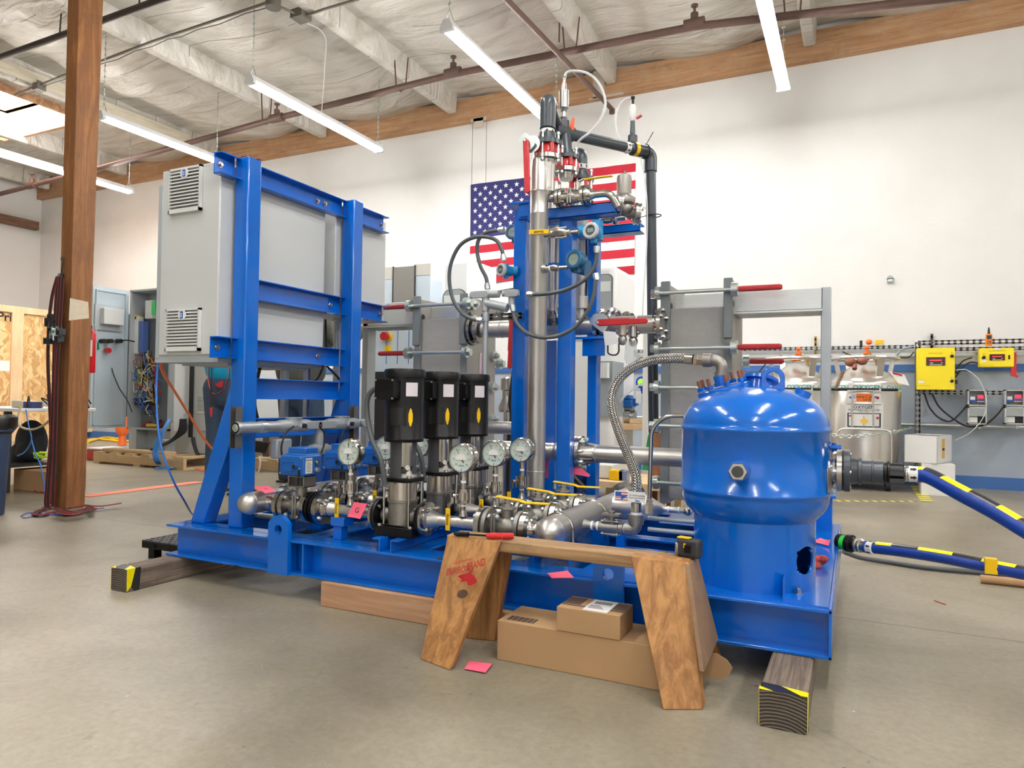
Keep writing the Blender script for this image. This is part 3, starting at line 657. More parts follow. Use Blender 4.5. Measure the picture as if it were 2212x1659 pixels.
f = MB(); f.box(-2.62,-2.39,2.845,3.275,1.195,1.765); f.build('body', CAB, t, bevel=.006, seg=3)
# orange and blue cables hanging from the big cabinet
g = MB(); pts = catmull([P(349,768,y=2.2),P(347,783,y=2.25),P(355,810,y=2.35),P(377,845,y=2.7),P(405,890,y=3.1),P(450,960,y=3.6),P(520,1030,y=4.0),P(560,1062,y=4.1)],6); g.tube(pts,.008,8)
g.build('orange_cable', ORANGE, label='orange cable hanging from the bottom corner of the large grey cabinet', cat='cable')
g = MB(); pts = catmull([P(345,768,y=2.16),P(340,800,y=2.15),P(338,850,y=2.12),P(341,920,y=2.1),P(352,980,y=2.1),P(375,1040,y=2.15),P(400,1085,y=2.3),P(415,1110,y=2.6),P(430,1118,z=.01)],6); g.tube(pts,.0045,8)
g.build('blue_cable', mat('blue_cable',(.03,.17,.6),.4), label='blue cable hanging from the large grey cabinet down to the floor', cat='cable')
# ------------------------------------------------------------------ storage tank
TCX, TCY = -.285, 2.340
tank = thing('pressure_tank', 'glossy blue domed pressure tank standing on its round skirt on the skid', 'tank', (TCX,TCY,SZ1+.004))
def TZ(py): return P(1631,py,y=TCY)[2]
def TZf(py): return P(1631,py,y=TCY-.235)[2]
HB0 = .125; SK = .175; TB = .2205
zs0 = SZ1+.004; zbot = .425
zl, zu = P(1631,1074,y=TCY-TB).z, P(1631,932,y=TCY-TB).z     # girth weld lines
hx = math.radians(-28); hz, hr = .318, .042
SKT = zl-.006-HB0*math.sqrt(1-(SK/TB)**2)+.006
# finer skirt built from a polar grid around the hole instead of the coarse one
f = MB(); NA, NZ = 180, 60; vs = []; fs = []
for j in range(NZ+1):
    for i in range(NA):
        a = 2*math.pi*i/NA; z = zs0+(SKT-zs0)*j/NZ
        d = (a-hx+math.pi)%(2*math.pi)-math.pi; ex, ez = d*SK, z-hz; r = math.hypot(ex, ez)
        if hr*.72 < r < hr*1.12: k = hr/r; a, z = hx+ex*k/SK, hz+ez*k
        vs.append((TCX+SK*math.cos(a), TCY+SK*math.sin(a), z))
for j in range(NZ):
    for i in range(NA):
        a = 2*math.pi*(i+.5)/NA; z = zs0+(SKT-zs0)*(j+.5)/NZ; d = (a-hx+math.pi)%(2*math.pi)-math.pi
        if math.hypot(d*SK, z-hz) >= hr*.93: fs.append((j*NA+i, j*NA+(i+1)%NA, (j+1)*NA+(i+1)%NA, (j+1)*NA+i))
f.add(vs, fs); o = f.build('skirt', BLUE, tank, sharp=60)
sm = o.modifiers.new('solid','SOLIDIFY'); sm.thickness = .006; sm.offset = 1
f = MB(); prof = []
def arc(r0, z0, a, b, t0, t1, k=14): return [(r0+a*math.cos(math.radians(t0+(t1-t0)*i/k)), z0+b*math.sin(math.radians(t0+(t1-t0)*i/k))) for i in range(k+1)]
zt_ = P(1640,835,y=TCY).z
HB = .125; prof = [(0,zl-.006-HB)] + [(TB*math.sin(math.radians(a_))**.85, zl-.006-HB*math.cos(math.radians(a_))**.95) for a_ in range(6,90,6)] + [(TB,zl-.008),(TB+.004,zl-.005),(TB+.004,zl+.003),(TB,zl+.006),(TB,zu-.006),(TB+.004,zu-.003),(TB+.004,zu+.005),(TB,zu+.008)]
H_ = zt_-zu-.004
prof += [(TB*math.cos(math.radians(a_))**.82, zu+.004+H_*math.sin(math.radians(a_))) for a_ in range(6,90,6)] + [(0,zt_)]
f.lathe((TCX,TCY,0),(0,0,1),[(r,z) for r,z in prof],80); f.build('shell', BLUE, tank, sharp=80)
# manway flange, tilted, with studs
mc = P(1562,838,y=TCY+.01); ax = V((-.26,-.10,.96)).normalized()
f = MB(); f.lathe(mc-ax*.03, ax, [(.072,-.06),(.072,.006),(.082,.006),(.082,.017),(.0835,.018),(.0835,.030),(.079,.033)],48); f.build('manway_flange', BLUE, tank)
for i in range(8):
    u, v, a_ = frame(ax); tt = 2*math.pi*(i+.5)/8; p = mc+(u*math.cos(tt)+v*math.sin(tt))*.070-ax*.006
    g = MB(); g.hexn(p+ax*.012,p+ax*.024,.0115); st = g.build('nut', BLUE, tank)
    g = MB(); g.cyl(p+ax*.02,p+ax*.048,.0062,n=10); g.build('stud', COPPER, st)
f = MB(); f.cyl(mc+ax*.008, mc+ax*.042, .021, n=16); f.build('nozzle_boss', BLUE, tank)
# lifting eyes
def eye(px, py, w_, h_, y, rot=0.0):
    p = P(px,py,y=y); f = MB(); R_ = w_/2; zt2 = p.z+h_
    outer = [(-R_,-.02),(R_,-.02)] + [(R_*math.cos(math.radians(a_)), h_-R_+R_*math.sin(math.radians(a_))) for a_ in range(0,181,12)]
    ri = R_*.60; hole = [(ri*math.cos(math.radians(-a_)), h_-R_-.004+(ri*1.08)*math.sin(math.radians(-a_))) for a_ in range(90,451,15)]
    poly = [(0,-.02),(R_,-.02)] + outer[2:] + [(-R_,-.02),(0,-.02)] + hole
    f.prism(poly, p-V((0,.008,0)), (math.cos(rot),math.sin(rot),0),(0,0,1),(-.016*math.sin(rot),.016*math.cos(rot),0)); f.build('lifting_eye', BLUE, tank, bevel=.002, sharp=50)
eye(1670,840,.068,.068,TCY-.03)
f = MB(); q = P(1640,826,y=TCY+.10); f.lathe(q,(.1,.3,.95),[(.045,-.05),(.045,0),(.060,.001),(.060,.012),(.05,.014)],32); f.build('rear_flange', BLUE, tank)
# side stub, sight nozzle, base lugs
c_ = P(1733,852,y=TCY); ax = V((.42,0,.9)).normalized(); f = MB(); f.lathe(c_-ax*.04,ax,[(.024,-.02),(.024,.054),(.018,.054),(.018,.03)],28); f.build('top_stub', BLUE, tank)
c_ = P(1597,1017,y=TCY-.24); f = MB(); f.cyl((c_.x,TCY-.20,c_.z),(c_.x,c_.y-.012,c_.z),.029,n=28); f.build('side_boss', BLUE, tank)
f = MB(); f.lathe((c_.x,c_.y-.010,c_.z),(0,-1,0),[(.0265,0),(.0265,.022),(.0245,.024),(.016,.024),(.015,.010),(0,.010)],6); f.mat(1); f.cyl((c_.x,c_.y-.0205,c_.z),(c_.x,c_.y-.0350,c_.z),.0165,n=24); f.mat(0); f.build('hex_plug', [STEEL, mat('dark_sight_glass',(.05,.05,.045),.1)], tank)
f = MB(); f.box(TCX+.11,TCX+.165,TCY-.205,TCY-.125,zs0,zs0+.005); f.box(TCX+.104,TCX+.110,TCY-.19,TCY-.12,zs0,zs0+.058); f.build('base_clip', BLUE, tank)
p = P(1724,1281,z=zs0+.006); f = MB(); f.hexn(p, p+V((0,0,.012)), .0105); f.cyl(p+V((0,0,.012)),p+V((0,0,.017)),.0065,n=10); f.cyl(p-V((0,0,.001)),p+V((0,0,.002)),.014,n=16); f.build('base_bolt', STEEL, tank)
p = P(1532,1232,y=TCY-.13); f = MB(); f.box(p.x-.015,p.x+.01,p.y,p.y+.05,zs0,zs0+.05); f.build('base_clip', BLUE, tank)
# nameplate on the right
p0 = P(1785,985,y=TCY-.05)
f = MB(); nn = 6; vs=[]; 
for j,z in enumerate((P(1792,1060,y=TCY).z, P(1792,1010,y=TCY).z)):
    for i in range(nn+1):
        a_ = math.radians(-16+26*i/nn); vs.append((TCX+(TB+.003)*math.cos(a_), TCY+(TB+.003)*math.sin(a_), z))
f.add(vs, [(i,i+1,nn+1+i+1,nn+1+i) for i in range(nn)]); o = f.build('nameplate', BARLBL, tank, label='silver nameplate'); sm = o.modifiers.new('s','SOLIDIFY'); sm.thickness=.0015
# small blue valve stub on the right
p = P(1808,967,y=TCY+.03); f = MB(); f.cyl((TCX+TB-.01,p.y,p.z),(p.x+.012,p.y,p.z),.009,n=14); f.cyl((p.x-.008,p.y,p.z-.014),(p.x-.008,p.y,p.z+.014),.006,n=10); f.build('side_stub', BLUE, tank)
# outlet flange pair, grey fitting
oy = TCY+.0; oc = P(1835,1017,y=oy); oz = oc.z; ox = TCX+TB
def xo(px): return P(px,1017,y=oy).x
t = thing('outlet_coupling', 'grey flanged pipe coupling sticking out of the right side of the blue tank', 'pipe coupling', (xo(1880),oy,oz))
f = MB(); f.lathe((0,oy,oz),(1,0,0),[(.030,ox-.01),(.034,xo(1798)),(.034,xo(1803)),(.0625,xo(1808)),(.0625,xo(1819))],40); f.build('steel_flange', STEEL, t)
f = MB(); f.bolts((xo(1812),oy,oz),(1,0,0),.049,4,.0045,-.016,.034,math.pi/4-.0,.0085); f.build('flange_bolt', ZINC, t)
f = MB(); f.cyl((xo(1819.5),oy,oz),(xo(1822),oy,oz),.060,n=36); f.build('gasket', RUBBER, t)
f = MB(); f.lathe((0,oy,oz),(1,0,0),[(.0625,xo(1823)),(.0625,xo(1836)),(.040,xo(1838)),(.036,xo(1853)),(.040,xo(1854)),(.040,xo(1861)),(.033,xo(1862)),(.033,xo(1882)),(.035,xo(1883)),(.035,xo(1886)),(.033,xo(1887)),(.033,xo(1907))],40); f.build('pipe_body', DGREY, t)
f = MB(); f.lathe((0,oy,oz),(1,0,0),[(.032,xo(1907)),(.030,xo(1909)),(.030,xo(1915)),(.034,xo(1917)),(.034,xo(1921)),(.029,xo(1922)),(.029,xo(1950)),(.033,xo(1951)),(.026,xo(1953))],40); f.build('camlock', BLACK, t)
f = MB(); f.bar((xo(1921),oy-.036,oz+.002),(xo(1952),oy-.036,oz+.002),.006,.012); f.bar((xo(1921),oy-.036,oz-.018),(xo(1952),oy-.036,oz-.018),.006,.012); f.build('cam_lever', DARKS, t)
f = MB(); f.lathe((0,oy,oz),(1,0,0),[(.021,xo(1951)),(.023,xo(1955)),(.023,xo(1958)),(.021,xo(1960)),(.021,xo(1968))],24); f.build('hose_clamp', STEEL, t)
# blue hoses with hazard stripe
HOSE = mat('blue_hose', (.005,.045,.32), .3, 0, .25, 400, .08, 10)
def arrows(parent, c, axis, r, n=5, s=.010, wdt=.022):
    u, v, a_ = frame(axis); f = MB(); f.cyl(V(c)-a_*wdt/2, V(c)+a_*wdt/2, r+.0006, n=28); f.build('marker_sleeve', PAPER, parent)
    g = MB()
    for i in range(n):
        tt = 2*math.pi*i/n+.35; nrm = u*math.cos(tt)+v*math.sin(tt); tn = a_.cross(nrm); o_ = V(c)+nrm*(r+.0012)
        g.prism([(-.75*s,-.28*s),(.1*s,-.28*s),(.1*s,-.6*s),(.9*s,0),(.1*s,.6*s),(.1*s,.28*s),(-.75*s,.28*s)], o_, a_, tn, nrm*.0006)
    g.build('arrow_mark', INK, parent)
def hose(name, label, pts, r, t0):
    t = thing(name, label, 'hose', pts[0]); pp = catmull(pts, 10)
    g = MB(); g.tube(pp, r, 18); g.build('hose', HOSE, t)
    g = MB(); k = 0
    for i in range(4, len(pp)-4, 1):
        a_ = pp[i]; b_ = pp[i+1]; d_ = (b_-a_).normalized(); up = V((0,0,1)); sd = d_.cross(up).normalized(); up2 = sd.cross(d_)
        nr = (up2*.85-sd*.0+V((0,-.35,0))).normalized(); tn = d_.cross(nr)
        g.mat(k); off = r+.0008
        vs = []
        for q in (a_, b_):
            for s_ in (-1,-.5,0,.5,1):
                an = s_*.5; vs.append(q+(nr*math.cos(an)+tn*math.sin(an))*off)
        g.add(vs, [(j,j+1,j+6,j+5) for j in range(4)])
        if i % 8 == 7: k = 1-k
    g.build('hazard_stripe', [TAPEK, TAPEY], t)
    return t
pts = [V((xo(1966),oy,oz)), V((xo(1985),oy,oz)), P(2010,1030,y=2.32), P(2075,1065,y=2.25), P(2150,1105,y=2.2), P(2212,1142,y=2.15), P(2330,1215,y=2.05), P(2420,1275,y=2.0)]; p = pts[-1]; pts += [V((p.x+.22,p.y-.05,.05)),V((p.x+.5,p.y,.0245)),V((p.x+1.2,p.y+.3,.0245))]
th = hose('outlet_hose', 'thick blue hose with yellow and black stripe sloping from the tank outlet', pts, .0225, 0)
arrows(th, (xo(1972),oy,oz), (1,0,0), .0226, 6)
print('tank z', zl, zu, zt_, oz)
# ------------------------------------------------------------------ pump lines: three alike, one behind the other
L1Y, DY = 2.21, .26
def x1(px): return P(px, 1100, y=L1Y).x
def z1(px, py): return P(px, py, y=L1Y).z
PX, LZ = -1.515, .335
where = ['nearest', 'middle', 'farthest']
# U-shaped blue channels carrying the pumps
t = thing('pump_base_rail', 'pair of blue folded channels under the three black pumps', 'support rail', (PX, 2.4, SZ1), None)
for x, s_ in ((PX-.062,1),(PX+.062,-1)):
    f = MB(); f.prism([(0,0),(0,.046),(s_*-.035-s_*.0,.046),(s_*-.035,.041),(-s_*.005,.041),(-s_*.005,0)], (x+s_*.04,SY0+.005,SZ1),(1,0,0),(0,0,1),(0,.80,0)); f.build('folded_channel', BLUE, t, bevel=.001)
BTOP = SZ1+.046
nameplate = mat('etched_black_plate', (.02,.02,.02), .3, .4, 0, 60, .8, 300)
PLBL = mat('printed_pale_label', (.75,.68,.72), .6, 0, 0, 60, .08, 200, stretch=(1,1,6))
def pump(y, i):
    desc = ['nearest black vertical pump, joined by a black conduit to its terminal box', 'middle black vertical pump of the row of three', 'farthest black vertical pump, beside the upright grey exchanger'][i]
    t = thing('vertical_pump', desc, 'pump', (PX, y, BTOP), 'black vertical multistage pumps')
    z = lambda py: P(868, py, y=L1Y).z
    B = BTOP
    f = MB(); f.prism([(-.082,-.062),(.082,-.062),(.082,.062),(-.082,.062)], (PX,y,B),(1,0,0),(0,1,0),(0,0,.036)); f.prism([(-.055,-.05),(.055,-.05),(.055,.05),(-.055,.05)], (PX,y,B+.036),(1,0,0),(0,1,0),(0,0,.006)); f.build('base', BLACK, t, bevel=.004)
    for dx in (-.068,.068):
        g = MB(); g.hexn((PX+dx,y-.05,B+.036),(PX+dx,y-.05,B+.043),.008); g.build('base_bolt', ZINC, t)
    zc = z(1082); zt = z(1038)
    f = MB(); f.lathe((PX,y,0),(0,0,1),[(.050,B+.038),(.054,B+.042),(.054,zc-.002),(.058,zc),(.058,zc+.010),(.054,zc+.010)],36); f.cyl((PX-.085,y,LZ),(PX+.085,y,LZ),.028,n=24); f.build('volute_casing', CASTSS, t)
    f = MB(); f.lathe((PX,y,0),(0,0,1),[(.0525,zc+.010),(.0525,zt)],40); f.build('stage_sleeve', mat('polished_sleeve',(.62,.58,.54),.22,1) if i==0 else bpy.data.materials['polished_sleeve'], t)
    for ax_, ay_ in ((-.055,-.042),(.055,-.042),(-.055,.042),(.055,.042)):
        g = MB(); g.cyl((PX+ax_,y+ay_,B+.024),(PX+ax_,y+ay_,zt+.018),.0045,n=8); g.hexn((PX+ax_,y+ay_,zt+.016),(PX+ax_,y+ay_,zt+.024),.008); g.build('tie_rod', STEEL, t)
    f = MB(); f.prism([(-.066,-.042),(-.042,-.062),(.042,-.062),(.066,-.042),(.066,.042),(.042,.062),(-.042,.062),(-.066,.042)], (PX,y,zt-.001),(1,0,0),(0,1,0),(0,0,.017)); f.build('head_plate', BLACK, t, bevel=.003)
    zs, zm = zt+.016, z(953)
    f = MB(); f.lathe((PX+.008,y,0),(0,0,1),[(.048,zs),(.040,zs+.018),(.030,zs+.034)],24); f.cyl((PX+.02,y-.03,zs+.02),(PX+.045,y-.045,zs+.035),.010,n=12); f.hexn((PX+.042,y-.043,zs+.033),(PX+.052,y-.049,zs+.039),.011); f.build('vent_head', CASTSS, t)
    f = MB()
    for (a0, a1) in ((196,296),(346,376),(60,120)):
        pts = [(math.cos(math.radians(a0+(a1-a0)*k/6)), math.sin(math.radians(a0+(a1-a0)*k/6))) for k in range(7)]
        vs = []; 
        for z_, r_ in ((zs,.052),(zs+.03,.049),(zm,.050)):
            for q in pts: vs.append((PX+q[0]*r_, y+q[1]*r_, z_))
        for z_, r_ in ((zs,.044),(zs+.03,.041),(zm,.042)):
            for q in pts: vs.append((PX+q[0]*r_, y+q[1]*r_, z_))
        fs = [(j*7+k, j*7+k+1, (j+1)*7+k+1, (j+1)*7+k) for j in (0,1) for k in range(6)]+[(21+j*7+k, 21+j*7+k+1, 21+(j+1)*7+k+1, 21+(j+1)*7+k) for j in (0,1) for k in range(6)]
        fs += [(j*7+e,(j+1)*7+e,21+(j+1)*7+e,21+j*7+e) for j in (0,1) for e in (0,6)]
        f.add(vs, fs)
    f.build('motor_stool', mat('stool_grey',(.055,.055,.06),.5) if i==0 else bpy.data.materials['stool_grey'], t, sharp=60)
    f = MB(); f.cyl((PX+.004,y-.002,zs+.036),(PX+.004,y-.002,zm),.0175,n=20); f.build('coupling_shaft', STEEL, t)
    vs = []; ns = 5
    f = MB()
    for z_ in (zs+.04, zm-.002):
        for k in range(ns+1):
            a_ = math.radians(297+47*k/ns); vs.append((PX+.050*math.cos(a_), y+.050*math.sin(a_), z_))
    f.add(vs, [(k,k+1,ns+2+k,ns+1+k) for k in range(ns)]); o = f.build('coupling_guard', STEEL, t); sm = o.modifiers.new('s','SOLIDIFY'); sm.thickness = .0015
    zM, zT = zm, z(797)
    f = MB(); f.lathe((PX,y,0),(0,0,1),[(.060,zM-.002),(.072,zM),(.0735,zM+.010),(.072,zM+.012),(.072,zT-.032),(.072,zT-.03)],48); f.build('motor_body', BLACK, t)
    f = MB(); f.lathe((PX,y,0),(0,0,1),[(.0735,zT-.033),(.0775,zT-.033),(.0775,zT-.010),(.073,zT-.002),(.060,zT),(0,zT)],48); f.build('fan_cover', BLACK, t)
    # terminal box on the left, label, plate, yellow badge
    zb0, zb1 = z(862), z(822)
    f = MB(); f.box(PX-.052,PX+.027,y-.108,y-.055,zb0,zb1); b_ = f.build('terminal_box', BLACK, t, bevel=.004)
    f = MB(); f.box(PX-.055,PX+.030,y-.112,y-.107,zb0-.003,zb1+.003); b2 = f.build('box_cover', BLACK, t, bevel=.0015)
    for dx in (-.049,.024):
        for zz_ in (zb0+.002, zb1-.002):
            g = MB(); g.cyl((PX+dx,y-.1145,zz_),(PX+dx,y-.1115,zz_),.0034,n=10); g.build('screw', ZINC, b2)
    R_ = .0726
    def wrap(name, m_, a0, a1, z0_, z1_, r=R_, lab=None, shape=None):
        n_ = 8; vs = []
        for k in range(n_+1):
            a_ = math.radians(a0+(a1-a0)*k/n_); s_ = 1 if shape is None else shape(k/n_)
            zm_ = (z0_+z1_)/2; h = (z1_-z0_)/2*s_
            vs += [(PX+r*math.cos(a_), y+r*math.sin(a_), zm_-h), (PX+r*math.cos(a_), y+r*math.sin(a_), zm_+h)]
        g = MB(); g.add(vs, [(2*k,2*k+2,2*k+3,2*k+1) for k in range(n_)]); o = g.build(name, m_, t, label=lab); sm = o.modifiers.new('s','SOLIDIFY'); sm.thickness = .0006; return o
    wrap('warning_label', PLBL, 308, 345, z(856), z(827), lab='pale warning label')
    wrap('motor_plate', nameplate, 260, 312, z(918), z(880))
    wrap('yellow_badge', YEL, 316, 329, z(920), z(881), r=.0732, lab='yellow oval badge', shape=lambda s_: .25+.75*math.sin(math.pi*max(.05,min(.95,s_))))
    # flanges either side
    for s_ in (-1, 1):
        f = MB(); f.lathe((PX,y,LZ),(s_,0,0),[(.030,.080),(.030,.086),(.062,.088),(.0635,.092),(.0635,.101),(.060,.104),(.034,.104)],40); f.build('flange', BLACK, t)
        f = MB(); f.lathe((PX,y,LZ),(s_,0,0),[(.060,.104),(.0615,.105),(.0615,.115),(.044,.117),(.044,.119)],40); f.bolts((PX,y,LZ),(s_,0,0),.050,4,.0045,.074,.138,0,.0085); f.build('counter_flange', STEEL, t)
    return t
for i in range(3): pump(L1Y+i*DY, i)
# black flexible conduits from the terminal boxes
g = MB(); zq = lambda py: P(868,py,y=L1Y).z
for i in range(2):
    y = L1Y+i*DY; pth = [V((PX-.062,y-.082,zq(843))), V((PX-.082,y-.082,zq(843))), V((PX-.108,y-.082,zq(862))), V((PX-.105,y-.085,zq(900))), V((PX-.07,y-.10,zq(950))), V((PX-.03,y-.10,zq(990))), V((PX-.02,y-.085,zq(1045)))]
    g = MB(); g.tube(catmull(pth,8), .0095, 10); g.mat(1); g.hexn((PX-.056,y-.082,zq(843)),(PX-.068,y-.082,zq(843)),.013); g.build('motor_conduit', [CONDG, ZINC], label=['dark flexible conduit curving down from the terminal box of the nearest pump','dark flexible conduit behind the nearest pump, from the middle terminal box'][i], cat='conduit')
# ------------------------------------------------------------------ gauges
DIAL = mat('pale_dial', (.62,.72,.66), .35)
def gauge(c, r, label, reading, ang):
    """c: centre of the dial face, facing -Y; stem goes down to the tee"""
    c = V(c); t = thing('pressure_gauge', label, 'pressure gauge', c-V((0,0,r)), 'round steel pressure gauges on the pump pipes')
    f = MB(); f.lathe(c,(0,1,0),[(r*.86,.003),(r*.90,-.003),(r*.93,-.007),(r,-.004),(r*1.0,.004),(r*.95,.006),(r*.95,.030),(r*.98,.032),(r*.98,.037),(r*.5,.040)],48); f.build('case', STEEL, t)
    f = MB(); f.cyl(c+V((0,-.001,0)), c+V((0,.002,0)), r*.90, n=48); d = f.build('dial', DIAL, t)
    g = MB()
    for k in range(25):
        a = math.radians(225-270*k/24); l = .12 if k%4==0 else .06
        p0 = c+V((math.cos(a)*r*.84,-.0015,math.sin(a)*r*.84)); p1 = c+V((math.cos(a)*r*(.84-l),-.0015,math.sin(a)*r*(.84-l))); g.bar(p0,p1,.0009,.0006,(0,1,0))
    g.bar(c+V((0,-.0015,-r*.86)),c+V((0,-.0015,-r*.72)),.002,.0008,(0,1,0))
    for k,tx in enumerate(reading):
        a = math.radians(225-270*k/(len(reading)-1)); put_text(g, tx, c+V((math.cos(a)*r*.60,-.0016,math.sin(a)*r*.60)), (1,0,0),(0,0,1), r*.17)
    g.build('scale_marks', INK, d)
    g = MB(); put_text(g, 'WIKA', c+V((0,-.0016,-r*.52)), (1,0,0),(0,0,1), r*.17, bold=.01); g.build('dial_logo', BLUEINK, d)
    g = MB(); a = math.radians(ang); dv = V((math.cos(a),0,math.sin(a))); g.bar(c+V((0,-.0035,0))-dv*r*.28, c+V((0,-.0035,0))+dv*r*.74, .0016,.0008,(0,1,0)); g.bar(c+V((0,-.0036,0))-dv*r*.36, c+V((0,-.0036,0))-dv*r*.16, .0035,.0008,(0,1,0)); g.build('needle', INK, t)
    g = MB(); g.prism([(r*.40*math.cos(math.pi*k/12), r*.36*math.sin(math.pi*k/12)-.0) for k in range(13)]+[(-r*.44,-r*.08),(r*.44,-r*.08)][::1], c+V((0,-.004,-r*.02)),(1,0,0),(0,0,1),(0,-.0004,0)); g.build('dial_sticker', PAPER, t)
    g = MB(); g.cyl(c+V((0,.016,-r*.9)), c+V((0,.016,-r*1.35)), .0095, n=14); g.hexn(c+V((0,.016,-r*1.3)), c+V((0,.016,-r*1.55)), .011); g.build('stem', STEEL, t)
    g = MB(); g.cyl(c+V((0,.016,-r*1.55)), c+V((0,.016,-r*1.72)), .0098, n=14); g.build('thread_tape', TEFLON, t)
    g = MB(); g.cyl(c+V((0,.016,r*.95)), c+V((0,.016,r*1.02)), .005, n=10); g.build('fill_plug', YEL, t)
    return t
def mini_valve(x, y, ztop, zbot, label, handle='down', hl=.080):
    """small ball valve on a vertical nipple, with a yellow sleeved lever"""
    t = thing('gauge_valve', label, 'valve', (x, y, zbot), 'small ball valves below the gauges')
    zm = ztop-(ztop-zbot)*.42; h = (ztop-zbot)
    f = MB(); f.hexn((x,y,zm-.026),(x,y,zm-.012),.018); f.cyl((x,y,zm-.014),(x,y,zm+.014),.020,n=18); f.hexn((x,y,zm+.012),(x,y,zm+.026),.018)
    f.cyl((x,y,zm+.026),(x,y,ztop),.0095,n=12); f.cyl((x,y,zbot),(x,y,zm-.026),.0095,n=12)
    for dx in (-.021,.021):
        for dy in (-.014,.014): f.cyl((x+dx,y+dy,zm-.024),(x+dx,y+dy,zm+.024),.003,n=8)
    f.cyl((x,y,zm),(x-.036,y-.006,zm),.007,n=12); f.lathe((x,y,zbot-.006),(0,0,1),[(.016,0),(.012,.012),(.0098,.022)],16); f.build('body', STEEL, t)
    f = MB(); f.cyl((x,y,zbot+.028),(x,y,zbot+.034),.0102,n=12); f.build('thread_tape', TEFLON, t)
    xh = x-.040
    f = MB(); f.box(xh-.003,xh,y-.014,y+.002,zm-.03,zm+.008); f.hexn((xh-.006,y-.006,zm),(xh-.001,y-.006,zm),.007); f.bar((xh-.002,y-.008,zm-.028),(xh-.012,y-.010,zm-.05),.013,.002,(1,0,0)); f.build('lever', STEEL, t)
    f = MB(); z0_ = zm-.045; f.box(xh-.022,xh-.004,y-.018,y-.012,z0_-hl,z0_); hd = f.build('lever_sleeve', YEL, t, bevel=.0018, label='yellow lever sleeve')
    g = MB(); put_text(g, 'Flowtek', (xh-.013,y-.0184,z0_-hl*.5),(0,0,-1),(1,0,0),.015,bold=.02,shear=.2,sx=.85); g.build('sleeve_lettering', INK, hd)
    return t
gl = [('leftmost gauge, needle straight up, in front of the blue actuators',['0','10','20','30','40','50','60'],87),
      ('gauge half hidden behind the nearest pump on its left',['0','10','20','30','40','50','60'],90), ('gauge between the nearest and middle pumps, almost hidden',['0','10','20','30','40','50','60'],90)]
gr = [('largest gauge, just right of the nearest pump',['-30','0','5','10','15','20','25','30'],122), ('middle gauge of the three right of the pumps',['-30','0','5','10','15','20','25','30'],118), ('rightmost gauge, in front of the tall vertical pipe',['-30','0','5','10','15','20','25','30'],122)]
gp = [(753,977),(833,968),(907,962)]
gq = [(997,990),(1067,980),(1125,972)]
for i in range(3):
    y = L1Y+i*DY
    for (px,py), (lab,rd,an), side in ((gp[i],gl[i],'left'),(gq[i],gr[i],'right')):
        yy = y-.02; c = P(px,py,y=yy); r = .0515
        gauge(c, r, lab, rd, an)
        mini_valve(c.x, yy+.016, c.z-r*1.72, LZ+.03, ['small ball valve under the leftmost gauge','small ball valve under the gauge half hidden left of the nearest pump','small ball valve under the gauge hidden between the pumps','small ball valve under the largest gauge, right of the nearest pump','small ball valve under the middle gauge right of the pumps','small ball valve under the rightmost gauge'][i+(3 if side=='right' else 0)])
# ------------------------------------------------------------------ suction side: header, actuated valves, check discs
hx0 = x1(566)
t = thing('suction_header', 'stainless header pipe with a round end cap, left of the blue actuated valves', 'pipe', (hx0, 2.5, LZ-.05))
R3 = .0445
hz = .338
f = MB(); f.lathe((hx0,L1Y-.075,hz),(0,1,0),[(.0005,-.042),(.018,-.039),(.033,-.028),(.042,-.012),(R3,.0),(R3,.004),(R3+.0012,.006),(R3,.008),(R3,.86),(.0005,.87)],40)
for i in range(3): f.cyl((hx0,L1Y+i*DY,hz),(hx0+.075,L1Y+i*DY,LZ),.034,.027,n=24)
f.build('pipe', PIPE, t)
for yy in (L1Y+.13,L1Y+.55):
    g = MB(); g.tube([V((hx0-.05,yy,SZ1+.06)),V((hx0-.05,yy,hz))]+[V((hx0+.05*math.cos(math.radians(a_)),yy,hz+.05*math.sin(math.radians(a_)))) for a_ in range(180,-1,-15)]+[V((hx0+.05,yy,SZ1+.06))],.005,8); g.build('u_bolt', STEEL, t)
    g = MB(); g.box(hx0-.075,hx0+.075,yy-.03,yy+.03,SZ1+.054,SZ1+.064); g.box(hx0-.04,hx0+.04,yy-.025,yy+.025,SZ1,SZ1+.054); g.build('saddle', BLUE, t)
def flange(f, x, y, z, s_, R_=.0615, th=.019, neck=.05, nr=.028, bolts=4):
    """weld-neck flange: face at x, neck toward s_ direction"""
    f.lathe((x,y,z),(s_,0,0),[(.03,0),(R_,0),(R_,th),(R_*.60,th+.004),(nr,th+neck*.5),(nr,th+neck)],36)
